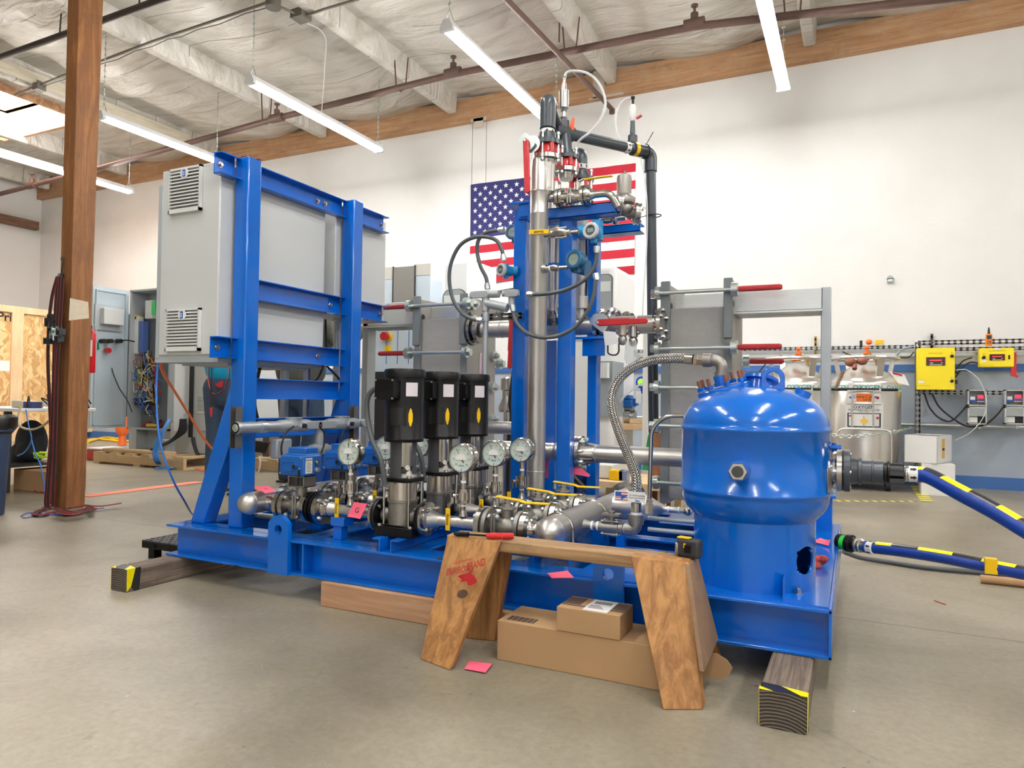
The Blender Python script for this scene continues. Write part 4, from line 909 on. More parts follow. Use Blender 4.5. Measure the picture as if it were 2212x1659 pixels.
def suction(i):
    y = L1Y+i*DY
    t = thing('actuated_valve', ['blue motorised valve at the left, white warning label on its side','blue motorised valve second in the row, behind the leftmost gauge','third blue motorised valve, farthest of the row'][i], 'valve', (x1(650),y,LZ-.06), 'blue motorised valves on the suction lines')
    f = MB(); flange(f, x1(617), y, LZ, -1); flange(f, x1(622), y, LZ, 1, neck=.02)
    f.build('inlet_flanges', STEEL, t)
    f = MB(); f.cyl((x1(617)+.0005,y,LZ),(x1(622)-.0005,y,LZ),.058,n=30); f.build('gasket', RUBBER, t)
    f = MB(); f.bolts((x1(619.5),y,LZ),(1,0,0),.049,4,.0045,-.036,.036,0,.0085); f.build('flange_bolt', ZINC, t)
    xa, xb = x1(634), x1(668)
    f = MB(); f.lathe((0,y,LZ),(1,0,0),[(.026,xa-.01),(.035,xa+.005),(.042,(xa+xb)/2-.012),(.044,(xa+xb)/2),(.042,(xa+xb)/2+.012),(.034,xb-.005),(.028,xb+.008)],32)
    xm = (xa+xb)/2; f.box(xm-.003-.008,xm-.003,y-.046,y+.046,LZ-.046,LZ+.046); f.box(xm+.003,xm+.011,y-.046,y+.046,LZ-.046,LZ+.046)
    f.cyl((xm,y,LZ+.03),(xm,y,LZ+.085),.022,n=20); f.build('valve_body', CASTSS, t, bevel=.002)
    f = MB(); f.bolts((xm,y,LZ),(1,0,0),.054,4,.005,-.022,.022,0,.009); f.build('body_bolt', STEEL, t)
    f = MB(); flange(f, x1(676), y, LZ, -1, neck=.016); f.build('outlet_flange', STEEL, t)
    # bracket box
    z0, z1_ = LZ+.078, LZ+.125
    f = MB()
    for (a,b,c,d,e,g_) in ((-.042,.042,-.036,.036,z0,z0+.006),(-.042,.042,-.036,.036,z1_-.006,z1_),(-.042,-.036,-.036,.036,z0,z1_),(.036,.042,-.036,.036,z0,z1_)): f.box(xm+a,xm+b,y+c,y+d,e,g_)
    f.build('mounting_bracket', CASTSS, t, bevel=.002)
    f = MB(); f.cyl((xm,y,z0+.006),(xm,y,z1_-.006),.018,n=16); f.build('coupling', DARKS, t)
    # actuator
    a0, a1 = z1_+.002, z1_+.082
    f = MB(); f.box(xm-.066,xm+.062,y-.058,y+.045,a0,a1); hs = f.build('actuator_housing', BLUE2, t, bevel=.007, seg=3)
    f = MB(); f.prism([(-.058,.012),(-.050,.012),(-.044,.022),(.012,.022),(.018,.012),(.038,.012),(.038,.016),(.019,.016),(.013,.026),(-.046,.026),(-.052,.016),(-.058,.016)], (xm,y-.0605,a0+.03),(1,0,0),(0,0,1),(0,.003,0)); f.prism([(-.046,-.016),(.004,-.016),(.004,-.012),(-.046,-.012)], (xm,y-.0605,a0+.03),(1,0,0),(0,0,1),(0,.003,0)); f.build('casting_rib', BLUE2, hs)
    f = MB(); f.box(xm-.040,xm+.052,y-.040,y+.034,a1+.001,a1+.030); f.box(xm-.046,xm+.057,y-.046,y+.038,a1-.002,a1+.006); f.build('actuator_cover', BLUE2, t, bevel=.004)
    f = MB(); f.cyl((xm+.016,y-.058,a0+.036),(xm+.016,y-.066,a0+.036),.0125,n=20); f.build('knob_ring', BLUE2, hs)
    f = MB(); f.cyl((xm+.016,y-.066,a0+.036),(xm+.016,y-.068,a0+.036),.009,n=16); f.box(xm+.036,xm+.042,y-.064,y-.060,a0-.002,a0+.026); f.build('manual_override', RUBBER, hs)
    for dx,dz in ((-.061,.008),(-.061,.072),(.045,.072),(.040,.030)):
        g = MB(); g.cyl((xm+dx,y-.0595,a0+dz),(xm+dx,y-.057,a0+dz),.004,n=10); g.build('screw', ZINC, hs)
    g = MB(); g.box(xm+.0622,xm+.0632,y-.050,y-.012,a0+.010,a0+.070); lb = g.build('warning_label', PAPER, t, label='white warning label')
    g = MB(); put_text(g,'WARNING',(xm+.0635,y-.031,a0+.062),(0,1,0),(0,0,1),.009,bold=.03)
    for k in range(9): g.box(xm+.0633,xm+.0636,y-.046,y-.016-.004*(k%3),a0+.016+.0045*k,a0+.0172+.0045*k)
    g.build('label_print', INK, lb)
    for dz in (.022,.05):
        g = MB(); g.cyl((xm+.062,y-.002+.012,a0+dz),(xm+.072,y+.010,a0+dz),.010,n=14); g.cyl((xm+.072,y+.010,a0+dz),(xm+.078,y+.010,a0+dz),.008,n=14); g.build('cable_gland', ZINC if dz<.03 else STEEL, t)
    # wafer check valve: two black discs, flange, reducer, tee
    t2 = thing('check_valve', ['twin black disc check valve right of the first blue motorised valve','twin black disc check valve behind the leftmost gauge','twin black disc check valve of the farthest line'][i], 'valve', (x1(688),y,LZ-.06), 'black disc check valves')
    f = MB(); f.cyl((x1(679),y,LZ),(x1(684),y,LZ),.0625,n=36); f.cyl((x1(684),y,LZ),(x1(688),y,LZ),.050,n=30); f.cyl((x1(688),y,LZ),(x1(692.5),y,LZ),.0625,n=36); f.build('discs', BLACK, t2)
    f = MB(); f.bolts((x1(686),y,LZ),(1,0,0),.049,4,.0045,-.05,.05,0,.0085); f.build('stud_bolt', ZINC, t2)
    f = MB(); flange(f, x1(694), y, LZ, 1, neck=.03, nr=.034); f.build('flange', STEEL, t2)
    f = MB(); f.lathe((0,y,LZ),(1,0,0),[(.034,x1(707)),(.0315,x1(712)),(.021,x1(728)),(.0205,x1(730)),(.0205,x1(770)),(.0205,PX-.118)],28); f.build('reducer_pipe', PIPE, t2)
for i in range(3): suction(i)
# ------------------------------------------------------------------ discharge side
def discharge(i):
    y = L1Y+i*DY
    t = thing('discharge_pipe', ['short stainless pipe with reducer between the nearest pump and its hand valve','short stainless pipe with reducer on the middle pump','short stainless pipe with reducer on the farthest pump'][i], 'pipe', (x1(980),y,LZ-.06), 'discharge pipes of the pumps')
    xs_ = PX+.119
    f = MB(); f.lathe((0,y,LZ),(1,0,0),[(.044,xs_),(.033,xs_+.006),(.030,xs_+.015),(.0215,xs_+.045),(.0205,xs_+.05),(.0205,x1(1036))],28); f.build('pipe', PIPE, t)
    f = MB(); flange(f, x1(1050), y, LZ, -1, neck=.016, nr=.021); f.build('flange', STEEL, t)
    t2 = thing('hand_valve', ['flanged hand valve with yellow lever, nearest of the three by the sawhorse','flanged hand valve with yellow lever, middle of the three','flanged hand valve with yellow lever, farthest of the three'][i], 'valve', (x1(1085),y,LZ-.06), 'flanged hand valves with yellow levers')
    f = MB(); f.cyl((x1(1050)+.0005,y,LZ),(x1(1054)-.0005,y,LZ),.058,n=30); f.cyl((x1(1131)+.0005,y,LZ),(x1(1135)-.0005,y,LZ),.058,n=30); f.build('gasket', RUBBER, t2)
    f = MB(); f.lathe((0,y,LZ),(1,0,0),[(.03,x1(1054)),(.060,x1(1054)),(.060,x1(1054)+.015),(.028,x1(1054)+.018),(.030,x1(1073)),(.038,x1(1092)),(.040,x1(1100)),(.036,x1(1112)),(.030,x1(1118)),(.060,x1(1131)-.015),(.060,x1(1131)),(.03,x1(1131))],34)
    xm = x1(1079); f.box(xm-.011,xm-.003,y-.047,y+.047,LZ-.047,LZ+.047); f.box(xm-.001,xm+.006,y-.047,y+.047,LZ-.047,LZ+.047)
    xv = x1(1096); f.cyl((xv,y,LZ+.03),(xv,y,LZ+.062),.022,n=20); f.lathe((xv,y,LZ+.062),(0,0,1),[(.034,0),(.034,.008),(.018,.009),(.018,.018)],6); f.build('body', CASTSS, t2, bevel=.0015)
    f = MB(); f.bolts((xm,y,LZ),(1,0,0),.055,4,.005,-.024,.020,0,.009); f.build('body_bolt', ZINC, t2)
    f = MB(); f.bolts((x1(1052),y,LZ),(1,0,0),.049,4,.0045,-.034,.034,0,.0085); f.build('flange_bolt', ZINC, t2); f = MB(); f.bolts((x1(1133),y,LZ),(1,0,0),.049,4,.0045,-.034,.034,0,.0085); f.build('flange_bolt', ZINC, t2)
    zl = LZ+.088
    f = MB(); f.hexn((xv,y,zl-.014),(xv,y,zl+.012),.011); f.box(xv-.02,xv+.028,y-.011,y+.011,zl,zl+.004); f.cyl((xv-.03,y-.018,zl-.012),(xv-.03,y-.018,zl+.01),.008,n=12); f.build('lever', STEEL, t2)
    f = MB(); a = V((xv-.005,y-.005,zl+.006)); d_ = V((.13,-.0,-.0)); w_ = .011
    pts = [a+V((-.035,.0,.010)), a+V((.055,0,.002)), a+V((.075,0,-.004)), a+V((.165,0,-.002))]
    for p_, q_ in zip(pts, pts[1:]): f.bar(p_, q_, .022, .006)
    f.build('lever_sleeve', YEL, t2, bevel=.002, label='yellow lever sleeve')
    f = MB(); flange(f, x1(1135), y, LZ, 1, neck=.03, nr=.03); f.lathe((0,y,LZ),(1,0,0),[(.030,x1(1146)),(.024,x1(1160)),(.024,x1(1195))],24); t3 = thing('outlet_flange', ['flange and cone joining the nearest hand valve to the discharge header','flange and cone joining the middle hand valve to the header','flange and cone joining the farthest hand valve to the header'][i], 'flange', (x1(1140),y,LZ-.06), 'flanges on the discharge header'); f.build('weld_neck', STEEL, t3)
    return t2
for i in range(3): discharge(i)
# discharge header
hx = x1(1196); hzd = LZ+.002
t = thing('discharge_header', 'fat stainless header with a domed end cap and steel U bolts, behind the sawhorse', 'pipe', (hx, 2.6, LZ-.06))
Rh = .052
f = MB(); f.lathe((hx,L1Y-.040,hzd),(0,1,0),[(.0005,-.044),(.02,-.041),(.035,-.030),(.044,-.013),(Rh,0),(Rh,.010),(Rh+.0013,.012),(Rh,.014),(Rh,.86),(Rh+.001,.862),(Rh,.864),(Rh,.90)],44); f.build('pipe', PIPE, t)
for yy in (L1Y+.045, L1Y+.40):
    g = MB(); g.tube([V((hx-.055,yy,SZ1+.03))]+[V((hx+.053*math.cos(math.radians(a_)),yy,hzd+.053*math.sin(math.radians(a_)))) for a_ in range(180,-1,-12)]+[V((hx+.055,yy,SZ1+.03))],.0055,8); g.hexn((hx+.055,yy,SZ1+.042),(hx+.055,yy,SZ1+.050),.011); g.build('u_bolt', STEEL, t)
    g = MB(); g.box(hx-.085,hx+.085,yy-.035,yy+.035,SZ1+.052,SZ1+.060); g.box(hx-.083,hx-.075,yy-.03,yy+.03,SZ1,SZ1+.052); g.box(hx+.05,hx+.058,yy-.03,yy+.03,SZ1,SZ1+.052); g.build('saddle', BLUE, t)
# big blind flanges and reducer at the far end of the header
yb = L1Y+.84
f = MB(); f.cyl((hx,yb,hzd),(hx,yb+.024,hzd),.082,n=40); f.mat(1); f.cyl((hx,yb+.0241,hzd),(hx,yb+.030,hzd),.079,n=40); f.mat(0); f.cyl((hx,yb+.0301,hzd),(hx,yb+.052,hzd),.082,n=40); f.bolts((hx,yb+.026,hzd),(0,1,0),.066,8,.006,-.045,.045,0,.011); f.build('end_flange', [STEEL, RUBBER], t)
print('header', hx, PX, x1(566))
# ------------------------------------------------------------------ blue mast of the skid
TY = 2.95
def sq(px0, px1, y, z0, z1, name='mast_column', d=.06):
    a, b = P(px0,700,y=y).x, P(px1,700,y=y).x
    f = MB(); f.box(a,b,y,y+d,z0,z1); return f.build(name, BLUE, skid, bevel=.003)
def zz(px, py, y): return P(px,py,y=y).z
sq(1107,1134,TY,SZ1,zz(1122,452,TY)); sq(1205,1234,TY,SZ1,zz(1220,455,TY)); sq(1268,1288,3.2,zz(1280,735,3.2),zz(1280,505,3.2)); sq(1270,1290,3.2,SZ1,zz(1280,752,3.2)); sq(1180,1202,3.3,SZ1,zz(1190,735,3.3))
f = MB(); a,b = P(1102,440,y=TY-.01), P(1146,428,y=TY-.01); f.box(a.x,b.x,TY-.03,TY+.08,a.z-.012,a.z+.0); f.box(a.x+.05,b.x,TY-.02,TY-.012,a.z-.07,a.z); f.box(P(1117,450,y=TY-.02).x,P(1143,450,y=TY).x,TY-.012,TY+.07,zz(1125,475,TY),zz(1125,450,TY)); f.build('mast_bracket', BLUE, skid, bevel=.002)
def chan_arm(px0, px1, pyt, pyb, y, d=.075):
    a = P(px0,pyt,y=y); b = P(px1,pyb,y=y); z1_, z0_ = zz(px1,pyt,y), zz(px1,pyb,y)
    f = MB(); f.box(a.x,b.x,y,y+.006,z0_,z1_); f.box(a.x,b.x,y,y+d,z1_-.006,z1_); f.box(a.x,b.x,y,y+d,z0_,z0_+.006); f.build('mast_arm', BLUE, skid, bevel=.0015)
chan_arm(1140,1329,434,459,TY-.03); chan_arm(1243,1383,480,499,3.12)
# pipe bracket on the second column
a = P(1243,730,y=3.18); f = MB(); f.box(a.x-.03,a.x+.16,3.12,3.26,a.z-.012,a.z); f.box(a.x+.05,a.x+.16,3.14,3.146,a.z-.09,a.z-.012); f.build('mast_bracket', BLUE, skid, bevel=.001)
# strut channel crossing in front of the left column
def strut(mb, p0, p1, w_=.041, h_=.041):
    p0, p1 = V(p0), V(p1); a = (p1-p0); L_ = a.length; a.normalize(); n = int(L_/.05); v = V((0,0,1)) if abs(a.z)<.9 else V((1,0,0)); u = v.cross(a).normalized(); v = a.cross(u)
    t_ = .0025
    for s_ in (-1,1): mb.bar(p0+v*s_*h_/2, p1+v*s_*h_/2, w_, t_, v)
    for i in range(n+1):
        q0 = p0+a*min(L_,max(0,(i*.05-.011))); q1 = p0+a*min(L_,i*.05+.011)
        if (q1-q0).length > .002: mb.bar(q0-u*w_/2, q1-u*w_/2, t_, h_, v)
    for s_ in (-1,1): mb.bar(p0-u*w_/2+v*s_*(h_/2-.006), p1-u*w_/2+v*s_*(h_/2-.006), t_, .012, v)
STRUT = mat('strut_channel_metal', (.25,.235,.22), .4, .8)
g = MB(); a = P(1043,686,y=2.90); b = P(1130,686,y=2.90); b.z = a.z; strut(g, a, b, .03, .028); g.bolts(b-V((.012,.017,0)),(0,-1,0),.0,1,.005,0,.005); g.build('strut_channel', STRUT, label='slotted metal strut across the front of the left mast column', cat='strut')
# ------------------------------------------------------------------ tall pipes of the mast
def vpipe(name, label, px, y, r, segs, cat='pipe', mat_=None, tail=None):
    """vertical pipe: segs = [(pixel y, radius factor)...] from the top down"""
    prof = [(r*k, zz(px,py,y)) for py, k in segs]; x = P(px,600,y=y).x
    f = MB(); f.lathe((x,y,0),(0,0,1),[(a_,b_) for a_,b_ in reversed(prof)],30)
    if tail: tail(f, x, y, prof[-1][1])
    return f.build(name, mat_ or PIPE, label=label, cat=cat), x
MY = 2.84
xm = P(1163,700,y=MY).x; zb = zz(1163,1040,MY)
def tail1(f, x, y, z):
    q = bend([V((x,y,z+.02)),V((x,y,z-.085)),V((x+.14,y+.06,z-.095)),V((x+.24,y+.10,z-.095))],.085,10); f.tube(q,.0405,24)
    f.torus((x,y,z+.045),(0,0,1),.0405,.0022,28,6)
vpipe('standpipe','tall stainless pipe standing in front of the mast, bending away at its foot',1163,MY,.0405,[(345,.85),(372,1.0),(414,1.0),(416,1.06),(419,1.0),(462,1.0),(463,1.02),(464,1.0),(1020,1.0),(1040,1.0)],tail=tail1)
vpipe('standpipe','second upright stainless pipe with blue tape patches, behind the tall front one',1196,3.06,.032,[(395,.9),(420,1.0),(470,1),(560,1),(640,1.0),(662,.62),(672,.6)])
vpipe('standpipe','third upright stainless pipe, between the right mast columns',1255,3.22,.034,[(395,1),(452,1.0),(456,1.08),(460,1.0),(520,1),(624,1.0),(640,.95),(642,1.5),(668,1.5),(669,.9),(690,.9)])
TAPEB = mat('blue_masking_tape', (.01,.14,.42), .6)
for i,(a_,b_) in enumerate(((472,490),(570,588))):
    x = P(1196,600,y=3.06).x; g = MB(); g.cyl((x,3.06,zz(1196,b_,3.06)),(x,3.06,zz(1196,a_,3.06)),.0326,n=28); g.build('tape_patch', TAPEB, label=['upper','lower'][i]+' band of blue masking tape on the second upright pipe', cat='tape')
# ------------------------------------------------------------------ upper header with tees and red levers
UY = 3.22
uz = zz(1240,706,UY)
def ux(px): return P(px,700,y=UY).x
t = thing('upper_header', 'stainless cross pipe joining the two plate exchangers behind the mast', 'pipe', (ux(1230),UY,uz-.05))
f = MB(); f.tube([(ux(1045),UY,uz),(ux(1290),UY,uz)],.043,28); f.tube([(ux(1320),UY,uz),(ux(1424),UY,uz)],.043,28)
f.torus((ux(1238),UY,uz),(1,0,0),.043,.0022,28,6); f.torus((ux(1253),UY,uz),(1,0,0),.043,.0022,28,6); f.torus((ux(1085),UY,uz),(1,0,0),.043,.0022,28,6); f.torus((ux(1378),UY,uz),(1,0,0),.043,.0022,28,6)
f.tube([(ux(1196),UY-.16,uz+.10),(ux(1196),UY-.05,uz+.03),(ux(1196),UY,uz)],.034,20)
f.build('pipe', PIPE, t)
for px, w_ in ((1300,.03),(1030,.03)):
    g = MB(); g.lathe((ux(px),UY,uz),(1,0,0),[(.045,-w_),(.07,-w_+.004),(.07,-.008),(.045,-.006),(.045,.006),(.07,.008),(.07,w_-.004),(.045,w_)],34); g.build('flange_pair', STEEL, t)
g = MB(); g.lathe((ux(1424),UY,uz),(1,0,0),[(.043,-.02),(.045,0),(.075,.003),(.075,.02)],34); g.bolts((ux(1424),UY,uz),(1,0,0),.06,6,.006,-.02,.03,0,.010); g.build('nozzle_flange', STEEL, t)
g = MB(); g.lathe((ux(1029),UY,uz),(1,0,0),[(.077,-.022),(.077,-.004),(.043,.0),(.043,.02)],34); g.mat(1); g.cyl((ux(1029)-.03,UY,uz),(ux(1029)-.0225,UY,uz),.080,n=34); g.build('nozzle_flange', [STEEL,RUBBER], t)
# tee neck flange where the second standpipe lands
p = P(1200,690,y=UY-.16)
f = MB(); ax = V((0,.5,-.86)).normalized(); f.lathe(P(1196,676,y=3.08),ax,[(.026,-.03),(.030,0),(.066,.002),(.066,.016),(.060,.017),(.060,.020),(.066,.021),(.066,.036)],34); f.build('landing_flange', STEEL, label='round flange pair low on the second upright pipe above the cross pipe', cat='flange')
# small valves with round ends above the cross pipe
t = thing('drain_valve', 'cluster of shiny sanitary fittings behind the horizontal red lever', 'valve', (ux(1345),UY+.05,uz))
for px,py,r_ in ((1312,688,.05),(1332,688,.055),(1362,690,.04)):
    g = MB(); q = P(px,py,y=UY+.06); g.lathe(q,(1,-.25,0),[(r_*.6,-.03),(r_,-.028),(r_,-.014),(r_*.75,-.01),(r_*.75,.01),(r_*.5,.014)],26); g.build('ferrule', STEEL, t)
for px,py in ((1345,725),(1368,728)):
    g = MB(); q = P(px,py,y=UY-.03); g.cyl(q+V((0,0,.05)),q,.022,n=16); g.cyl(q+V((-.03,0,.02)),q+V((.03,0,.02)),.010,n=10); g.ball(q-V((0,0,.02)),.022,(1,1,1.2),12,8); g.build('fitting', BARLBL if px==1345 else STEEL, t)
g = MB(); pts = [P(px,py,y=UY-.06) for px,py in ((1313,742),(1313,763),(1320,767),(1332,767),(1337,760),(1337,740))]; g.tube(bend(pts,.02),.004,6); g.build('wire_bail', DARKS, t)
g = MB(); q = P(1362,760,y=UY-.05); g.prism([(-.025,.05),(.028,.05),(.03,-.045),(.01,-.06),(-.02,-.055),(-.03,-.03)],q,(1,0,0),(0,0,1),(0,.004,0)); g.build('clear_bag', GLASSY, t)
def lever(name, label, piv, tip, w0, w1, plate_c=None, plate_r=.055, y=0, tooth_dir=-1, up=(0,0,1)):
    t = thing(name, label, 'valve lever', piv, None); piv, tip = V(piv), V(tip); d = (tip-piv); L_ = d.length; d.normalize(); n_ = V((0,-1,0)); s_ = n_.cross(d)
    g = MB(); g.prism([(-.014,0),(0,w0*.5),(L_*.62,w0*.5),(L_*.64,w1*.5),(L_-.01,w1*.5),(L_,0),(L_-.01,-w1*.5),(L_*.64,-w1*.5),(L_*.62,-w0*.5),(0,-w0*.5)], piv, d, s_, n_*.012); g.build('handle', RED, t, bevel=.003)
    g = MB(); g.cyl(piv+n_*.011,piv+n_*.016,.006,n=14); g.build('pivot_screw', ZINC, t)
    g = MB(); c = piv-n_*.006; poly = []
    for k in range(25):
        a_ = math.radians(-70+250*k/24); rr = plate_r*(1.0 if k%2 or k<12 else .90); poly.append((rr*math.cos(a_), rr*math.sin(a_)))
    g.prism(poly, c-n_*0, d, s_*tooth_dir, n_*.003); g.build('notch_plate', ZINC, t)
    return t
lever('red_lever','horizontal red valve lever on the cross pipe, right of the mast',P(1293,697,y=UY-.09),P(1401,693,y=UY-.09),.030,.024,plate_r=.048,tooth_dir=1)
g = MB(); q = P(1316,728,y=UY-.10); g.prism([(-.03,.03),(.03,.022),(.045,-.03),(-.02,-.04)],q,(1,0,0),(0,0,1),(0,.001,0)); g.build('paper_tag', PAPER, label='white paper tag hanging below the horizontal red lever', cat='tag')
lever('red_lever','vertical red valve lever hanging left of the mast columns',P(1108,690,y=UY-.10),P(1102,798,y=UY-.10),.030,.024,plate_r=.03)
# ------------------------------------------------------------------ red butterfly valves and grey plastic pipe on top
def butterfly(px, y, tops, k, label):
    """tops: pixel rows at px of: pvc top, pvc flange top, red top, steel flange top, steel bottom"""
    x = P(px,400,y=y).x; z = [zz(px,v,y) for v in tops]
    t = thing('butterfly_valve', label, 'valve', (x,y,z[4]), 'red butterfly valves on top of the mast')
    f = MB(); f.lathe((x,y,0),(0,0,1),[(.036*k,z[4]),(.040*k,z[3]-.02),(.062*k,z[3]-.018),(.062*k,z[3])],36); f.build('steel_flange', STEEL, t)
    f = MB(); f.lathe((x,y,0),(0,0,1),[(.046*k,z[3]),(.052*k,z[3]+.006),(.050*k,z[2]-.006),(.046*k,z[2])],36)
    for i in range(4):
        a_ = math.pi/4+i*math.pi/2; f.cyl((x+.052*k*math.cos(a_),y+.052*k*math.sin(a_),z[3]+.003),(x+.052*k*math.cos(a_),y+.052*k*math.sin(a_),z[2]-.002),.011*k,n=12)
    f.build('valve_body', REDPT, t)
    f = MB(); f.lathe((x,y,0),(0,0,1),[(.062*k,z[2]),(.062*k,z[1]),(.040*k,z[1]+.004),(.036*k,z[0]),(.030*k,z[0])],36); f.build('plastic_flange', DGREY, t)
    f = MB(); f.bolts((x,y,z[3]-.02),(0,0,1),.052*k,4,.0055*k,-.012,z[1]-z[3]+.055,math.pi/4,.0095*k); f.build('bolt', ZINC, t)
    return x, z
bx1, bz1 = butterfly(1181, 2.86, [288,306,316,338,356], 1.0, 'nearest red butterfly valve under the tall grey elbow')
bx2, bz2 = butterfly(1222, 3.06, [325,338,346,366,388], .95, 'second red butterfly valve, below the grey tee')
bx3, bz3 = butterfly(1255, 3.24, [372,384,392,412,430], 1.0, 'third red butterfly valve, under the short grey elbow')
# reducer for the front valve
f = MB(); xp = P(1163,400,y=MY).x; f.lathe((bx1,2.86,0),(0,0,1),[(.0345,zz(1181,415,2.86)),(.034,zz(1181,372,2.86)),(.038,bz1[4]-.0),(.038,bz1[4]+.002)],30); f.tube([(bx1,2.86,zz(1181,415,2.86)+.02),(xp,MY,zz(1163,432,MY))],.036,20); f.build('reducer', PIPE, label='stainless reducer below the nearest red butterfly valve', cat='pipe fitting')
tl = lever('red_lever','tall vertical red valve lever at the top left of the mast',P(1137,305,y=2.78),P(1141,420,y=2.78),.026,.026,plate_r=.042)
g = MB(); q = P(1150,312,y=2.80); g.lathe(q,(0,-1,0),[(.038,0),(.038,.004)],24); g.cyl(q,(bx1-.03,2.85,q.z),.012,n=12); g.build('gear_disc', ZINC, tl)
for i,(px,py,h) in enumerate(((1198,352,62),(1243,380,60))):
    g = MB(); q = P(px,py-18,y=2.93+.2*i); s_ = .0022; g.prism([(-.03,.05),(.012,.05),(.018,-.01),(.0,-.045),(-.034,-.03)],q,(.8,.6,0),(0,0,1),(0,.002,0)); g.build('valve_tag', mat('fluorescent_red_tag',(.9,.05,.08),.5) if not i else bpy.data.materials['fluorescent_red_tag'], label=['bright red tag beside the nearest red butterfly valve','bright red tag between the second and third butterfly valves'][i], cat='tag')
# grey plastic pipework
pv = thing('plastic_pipe', 'dark grey plastic pipe looping over the valves and dropping down at the right', 'pipe', P(1412,700,y=3.6))
rP = .0265
g = MB(); g.cyl((bx1,2.86,bz1[0]-.03),(bx1,2.86,zz(1181,275,2.86)),rP+.001,n=26)
top = zz(1172,218,2.86); g2 = [V((bx1,2.86,zz(1181,280,2.86))),V((bx1,2.86,top)),V((bx1+.0,3.12,top)),V((bx2,3.16,top))]
tee = P(1218,287,y=3.08)
g.tube(bend([V((bx1,2.86,zz(1181,280,2.86))),V((bx1,2.86,top)),V((tee.x-.03,tee.y+.02,tee.z+.01))],.055,10),rP,24)
gc = P(1405,330,y=3.6); g.tube(bend([tee, V((gc.x,3.6,gc.z)), P(1412,935,y=3.6)],.07,10),rP,24)
g.build('pipe', DGREY, pv)
g = MB(); g.cyl((bx1,2.86,zz(1181,278,2.86)),(bx1,2.86,top-.045),rP*1.32,n=26); q=bend([V((bx1,2.86,top-.05)),V((bx1,2.86,top)),V((bx1,2.86,top))+(V((tee.x-.03,tee.y+.02,tee.z+.01))-V((bx1,2.86,top))).normalized()*.05],.04,8); g.tube(q,rP*1.3,24); g.build('elbow', DGREY, pv)
g = MB(); d = (V((gc.x,3.6,gc.z))-tee).normalized(); g.tube([tee-d*.06,tee+d*.05],rP*1.32,24); g.tube([tee,V((bx2,3.06,bz2[0]-.03))],rP*1.2,22); g.build('tee', DGREY, pv)
g = MB(); e = V((gc.x,3.6,gc.z)); g.tube(bend([e-d*.085,e,e-V((0,0,.10))],.06,8),rP*1.3,24); g.build('elbow', DGREY, pv)
q = tee.lerp(e,.86); g = MB(); g.tube([q-d*.05,q+d*.05],rP*1.3,24); g.build('coupling', DGREY, pv)
g = MB(); x3 = bx3; g.tube(bend([V((x3,3.24,bz3[0]-.02)),V((x3,3.24,zz(1248,330,3.24))),V((x3-.06,3.30,zz(1248,330,3.24))),V((x3-.16,3.36,zz(1248,330,3.24)))],.05,8),.030,22); g.build('short_elbow', DGREY, pv)
arrows(pv,(bx1,2.86,zz(1181,288,2.86)),(0,0,1),rP+.004,7,.011,.028); arrows(pv,(bx3,3.24,zz(1255,362,3.24)),(0,0,1),.0315,7,.010,.022)
q = tee.lerp(e,.70); arrows(pv,q,d,rP+.001,7,.011,.028)
arrows(pv,P(1412,642,y=3.6),(0,0,1),rP+.001,7,.010,.024)
g = MB(); q = tee.lerp(e,.80); g.tube([q-d*.012,q+d*.012],rP*1.33,20); g.build('yellow_label', YEL, pv, label='yellow square label')
for px,py,ends in ((1395,318,((1411,285),(1378,345))),(1413,466,((1380,470),(1430,468)))):
    q = P(px,py,y=3.6) if py>400 else tee.lerp(e,.93); dd = V((0,0,1)) if py>400 else d
    g = MB(); g.torus(q,dd,rP*1.34,.003,20,5); g.tube([q+V((0,-.03,0)),P(*ends[0],y=3.55)],.002,5); g.build('cable_tie', RUBBER, pv)
# air vents with clear tubing
def rz(px,py,y): return P(px,py,y=y)
y = 3.08
t = thing('air_vent', 'shiny steel air vent standing on the grey tee, with looping clear tube', 'air vent', P(1218,282,y=y))
x = P(1218,230,y=y).x; Z = lambda v: zz(1218,v,y)
f = MB(); f.lathe((x,y,0),(0,0,1),[(.028,Z(278)),(.028,Z(262)),(.018,Z(260)),(.018,Z(254))],8); f.build('plastic_bushing', DGREY, t)
f = MB(); f.lathe((x,y,0),(0,0,1),[(.009,Z(256)),(.009,Z(240)),(.015,Z(240)),(.018,Z(236)),(.023,Z(234)),(.023,Z(196)),(.012,Z(194)),(.010,Z(180)),(.006,Z(178)),(.006,Z(168)),(.010,Z(167)),(.010,Z(165))],26); f.build('vent_body', STEEL, t)
f = MB(); f.prism([(-.01,-.03),(.012,-.025),(.016,.03),(.008,.036),(-.004,.0)],P(1233,270,y=y),(1,0,0),(0,0,1),(0,.01,0)); f.build('lever', mat('orange_red_lever',(.85,.1,.02),.4), t)
f = MB(); f.tube(catmull([P(px,py,y=y) for px,py in ((1219,172),(1224,157),(1240,153),(1268,158),(1291,176),(1305,205),(1307,232),(1296,260),(1275,285),(1252,303),(1240,322))],8),.0062,10); f.build('clear_tube', CLEAR, t)
y = 3.55
t = thing('air_vent', 'white air vent with small red lever near the right end of the grey pipe', 'air vent', P(1367,305,y=y))
x = P(1367,230,y=y).x; Z = lambda v: zz(1367,v,y)
f = MB(); f.lathe((x,y,0),(0,0,1),[(.026,Z(308)),(.026,Z(294)),(.015,Z(290)),(.012,Z(262))],18); f.build('plastic_bushing', DGREY, t)
f = MB(); f.lathe((x,y,0),(0,0,1),[(.013,Z(262)),(.018,Z(255)),(.018,Z(234)),(.014,Z(228)),(.010,Z(226))],20); f.build('vent_body', WHITE, t)
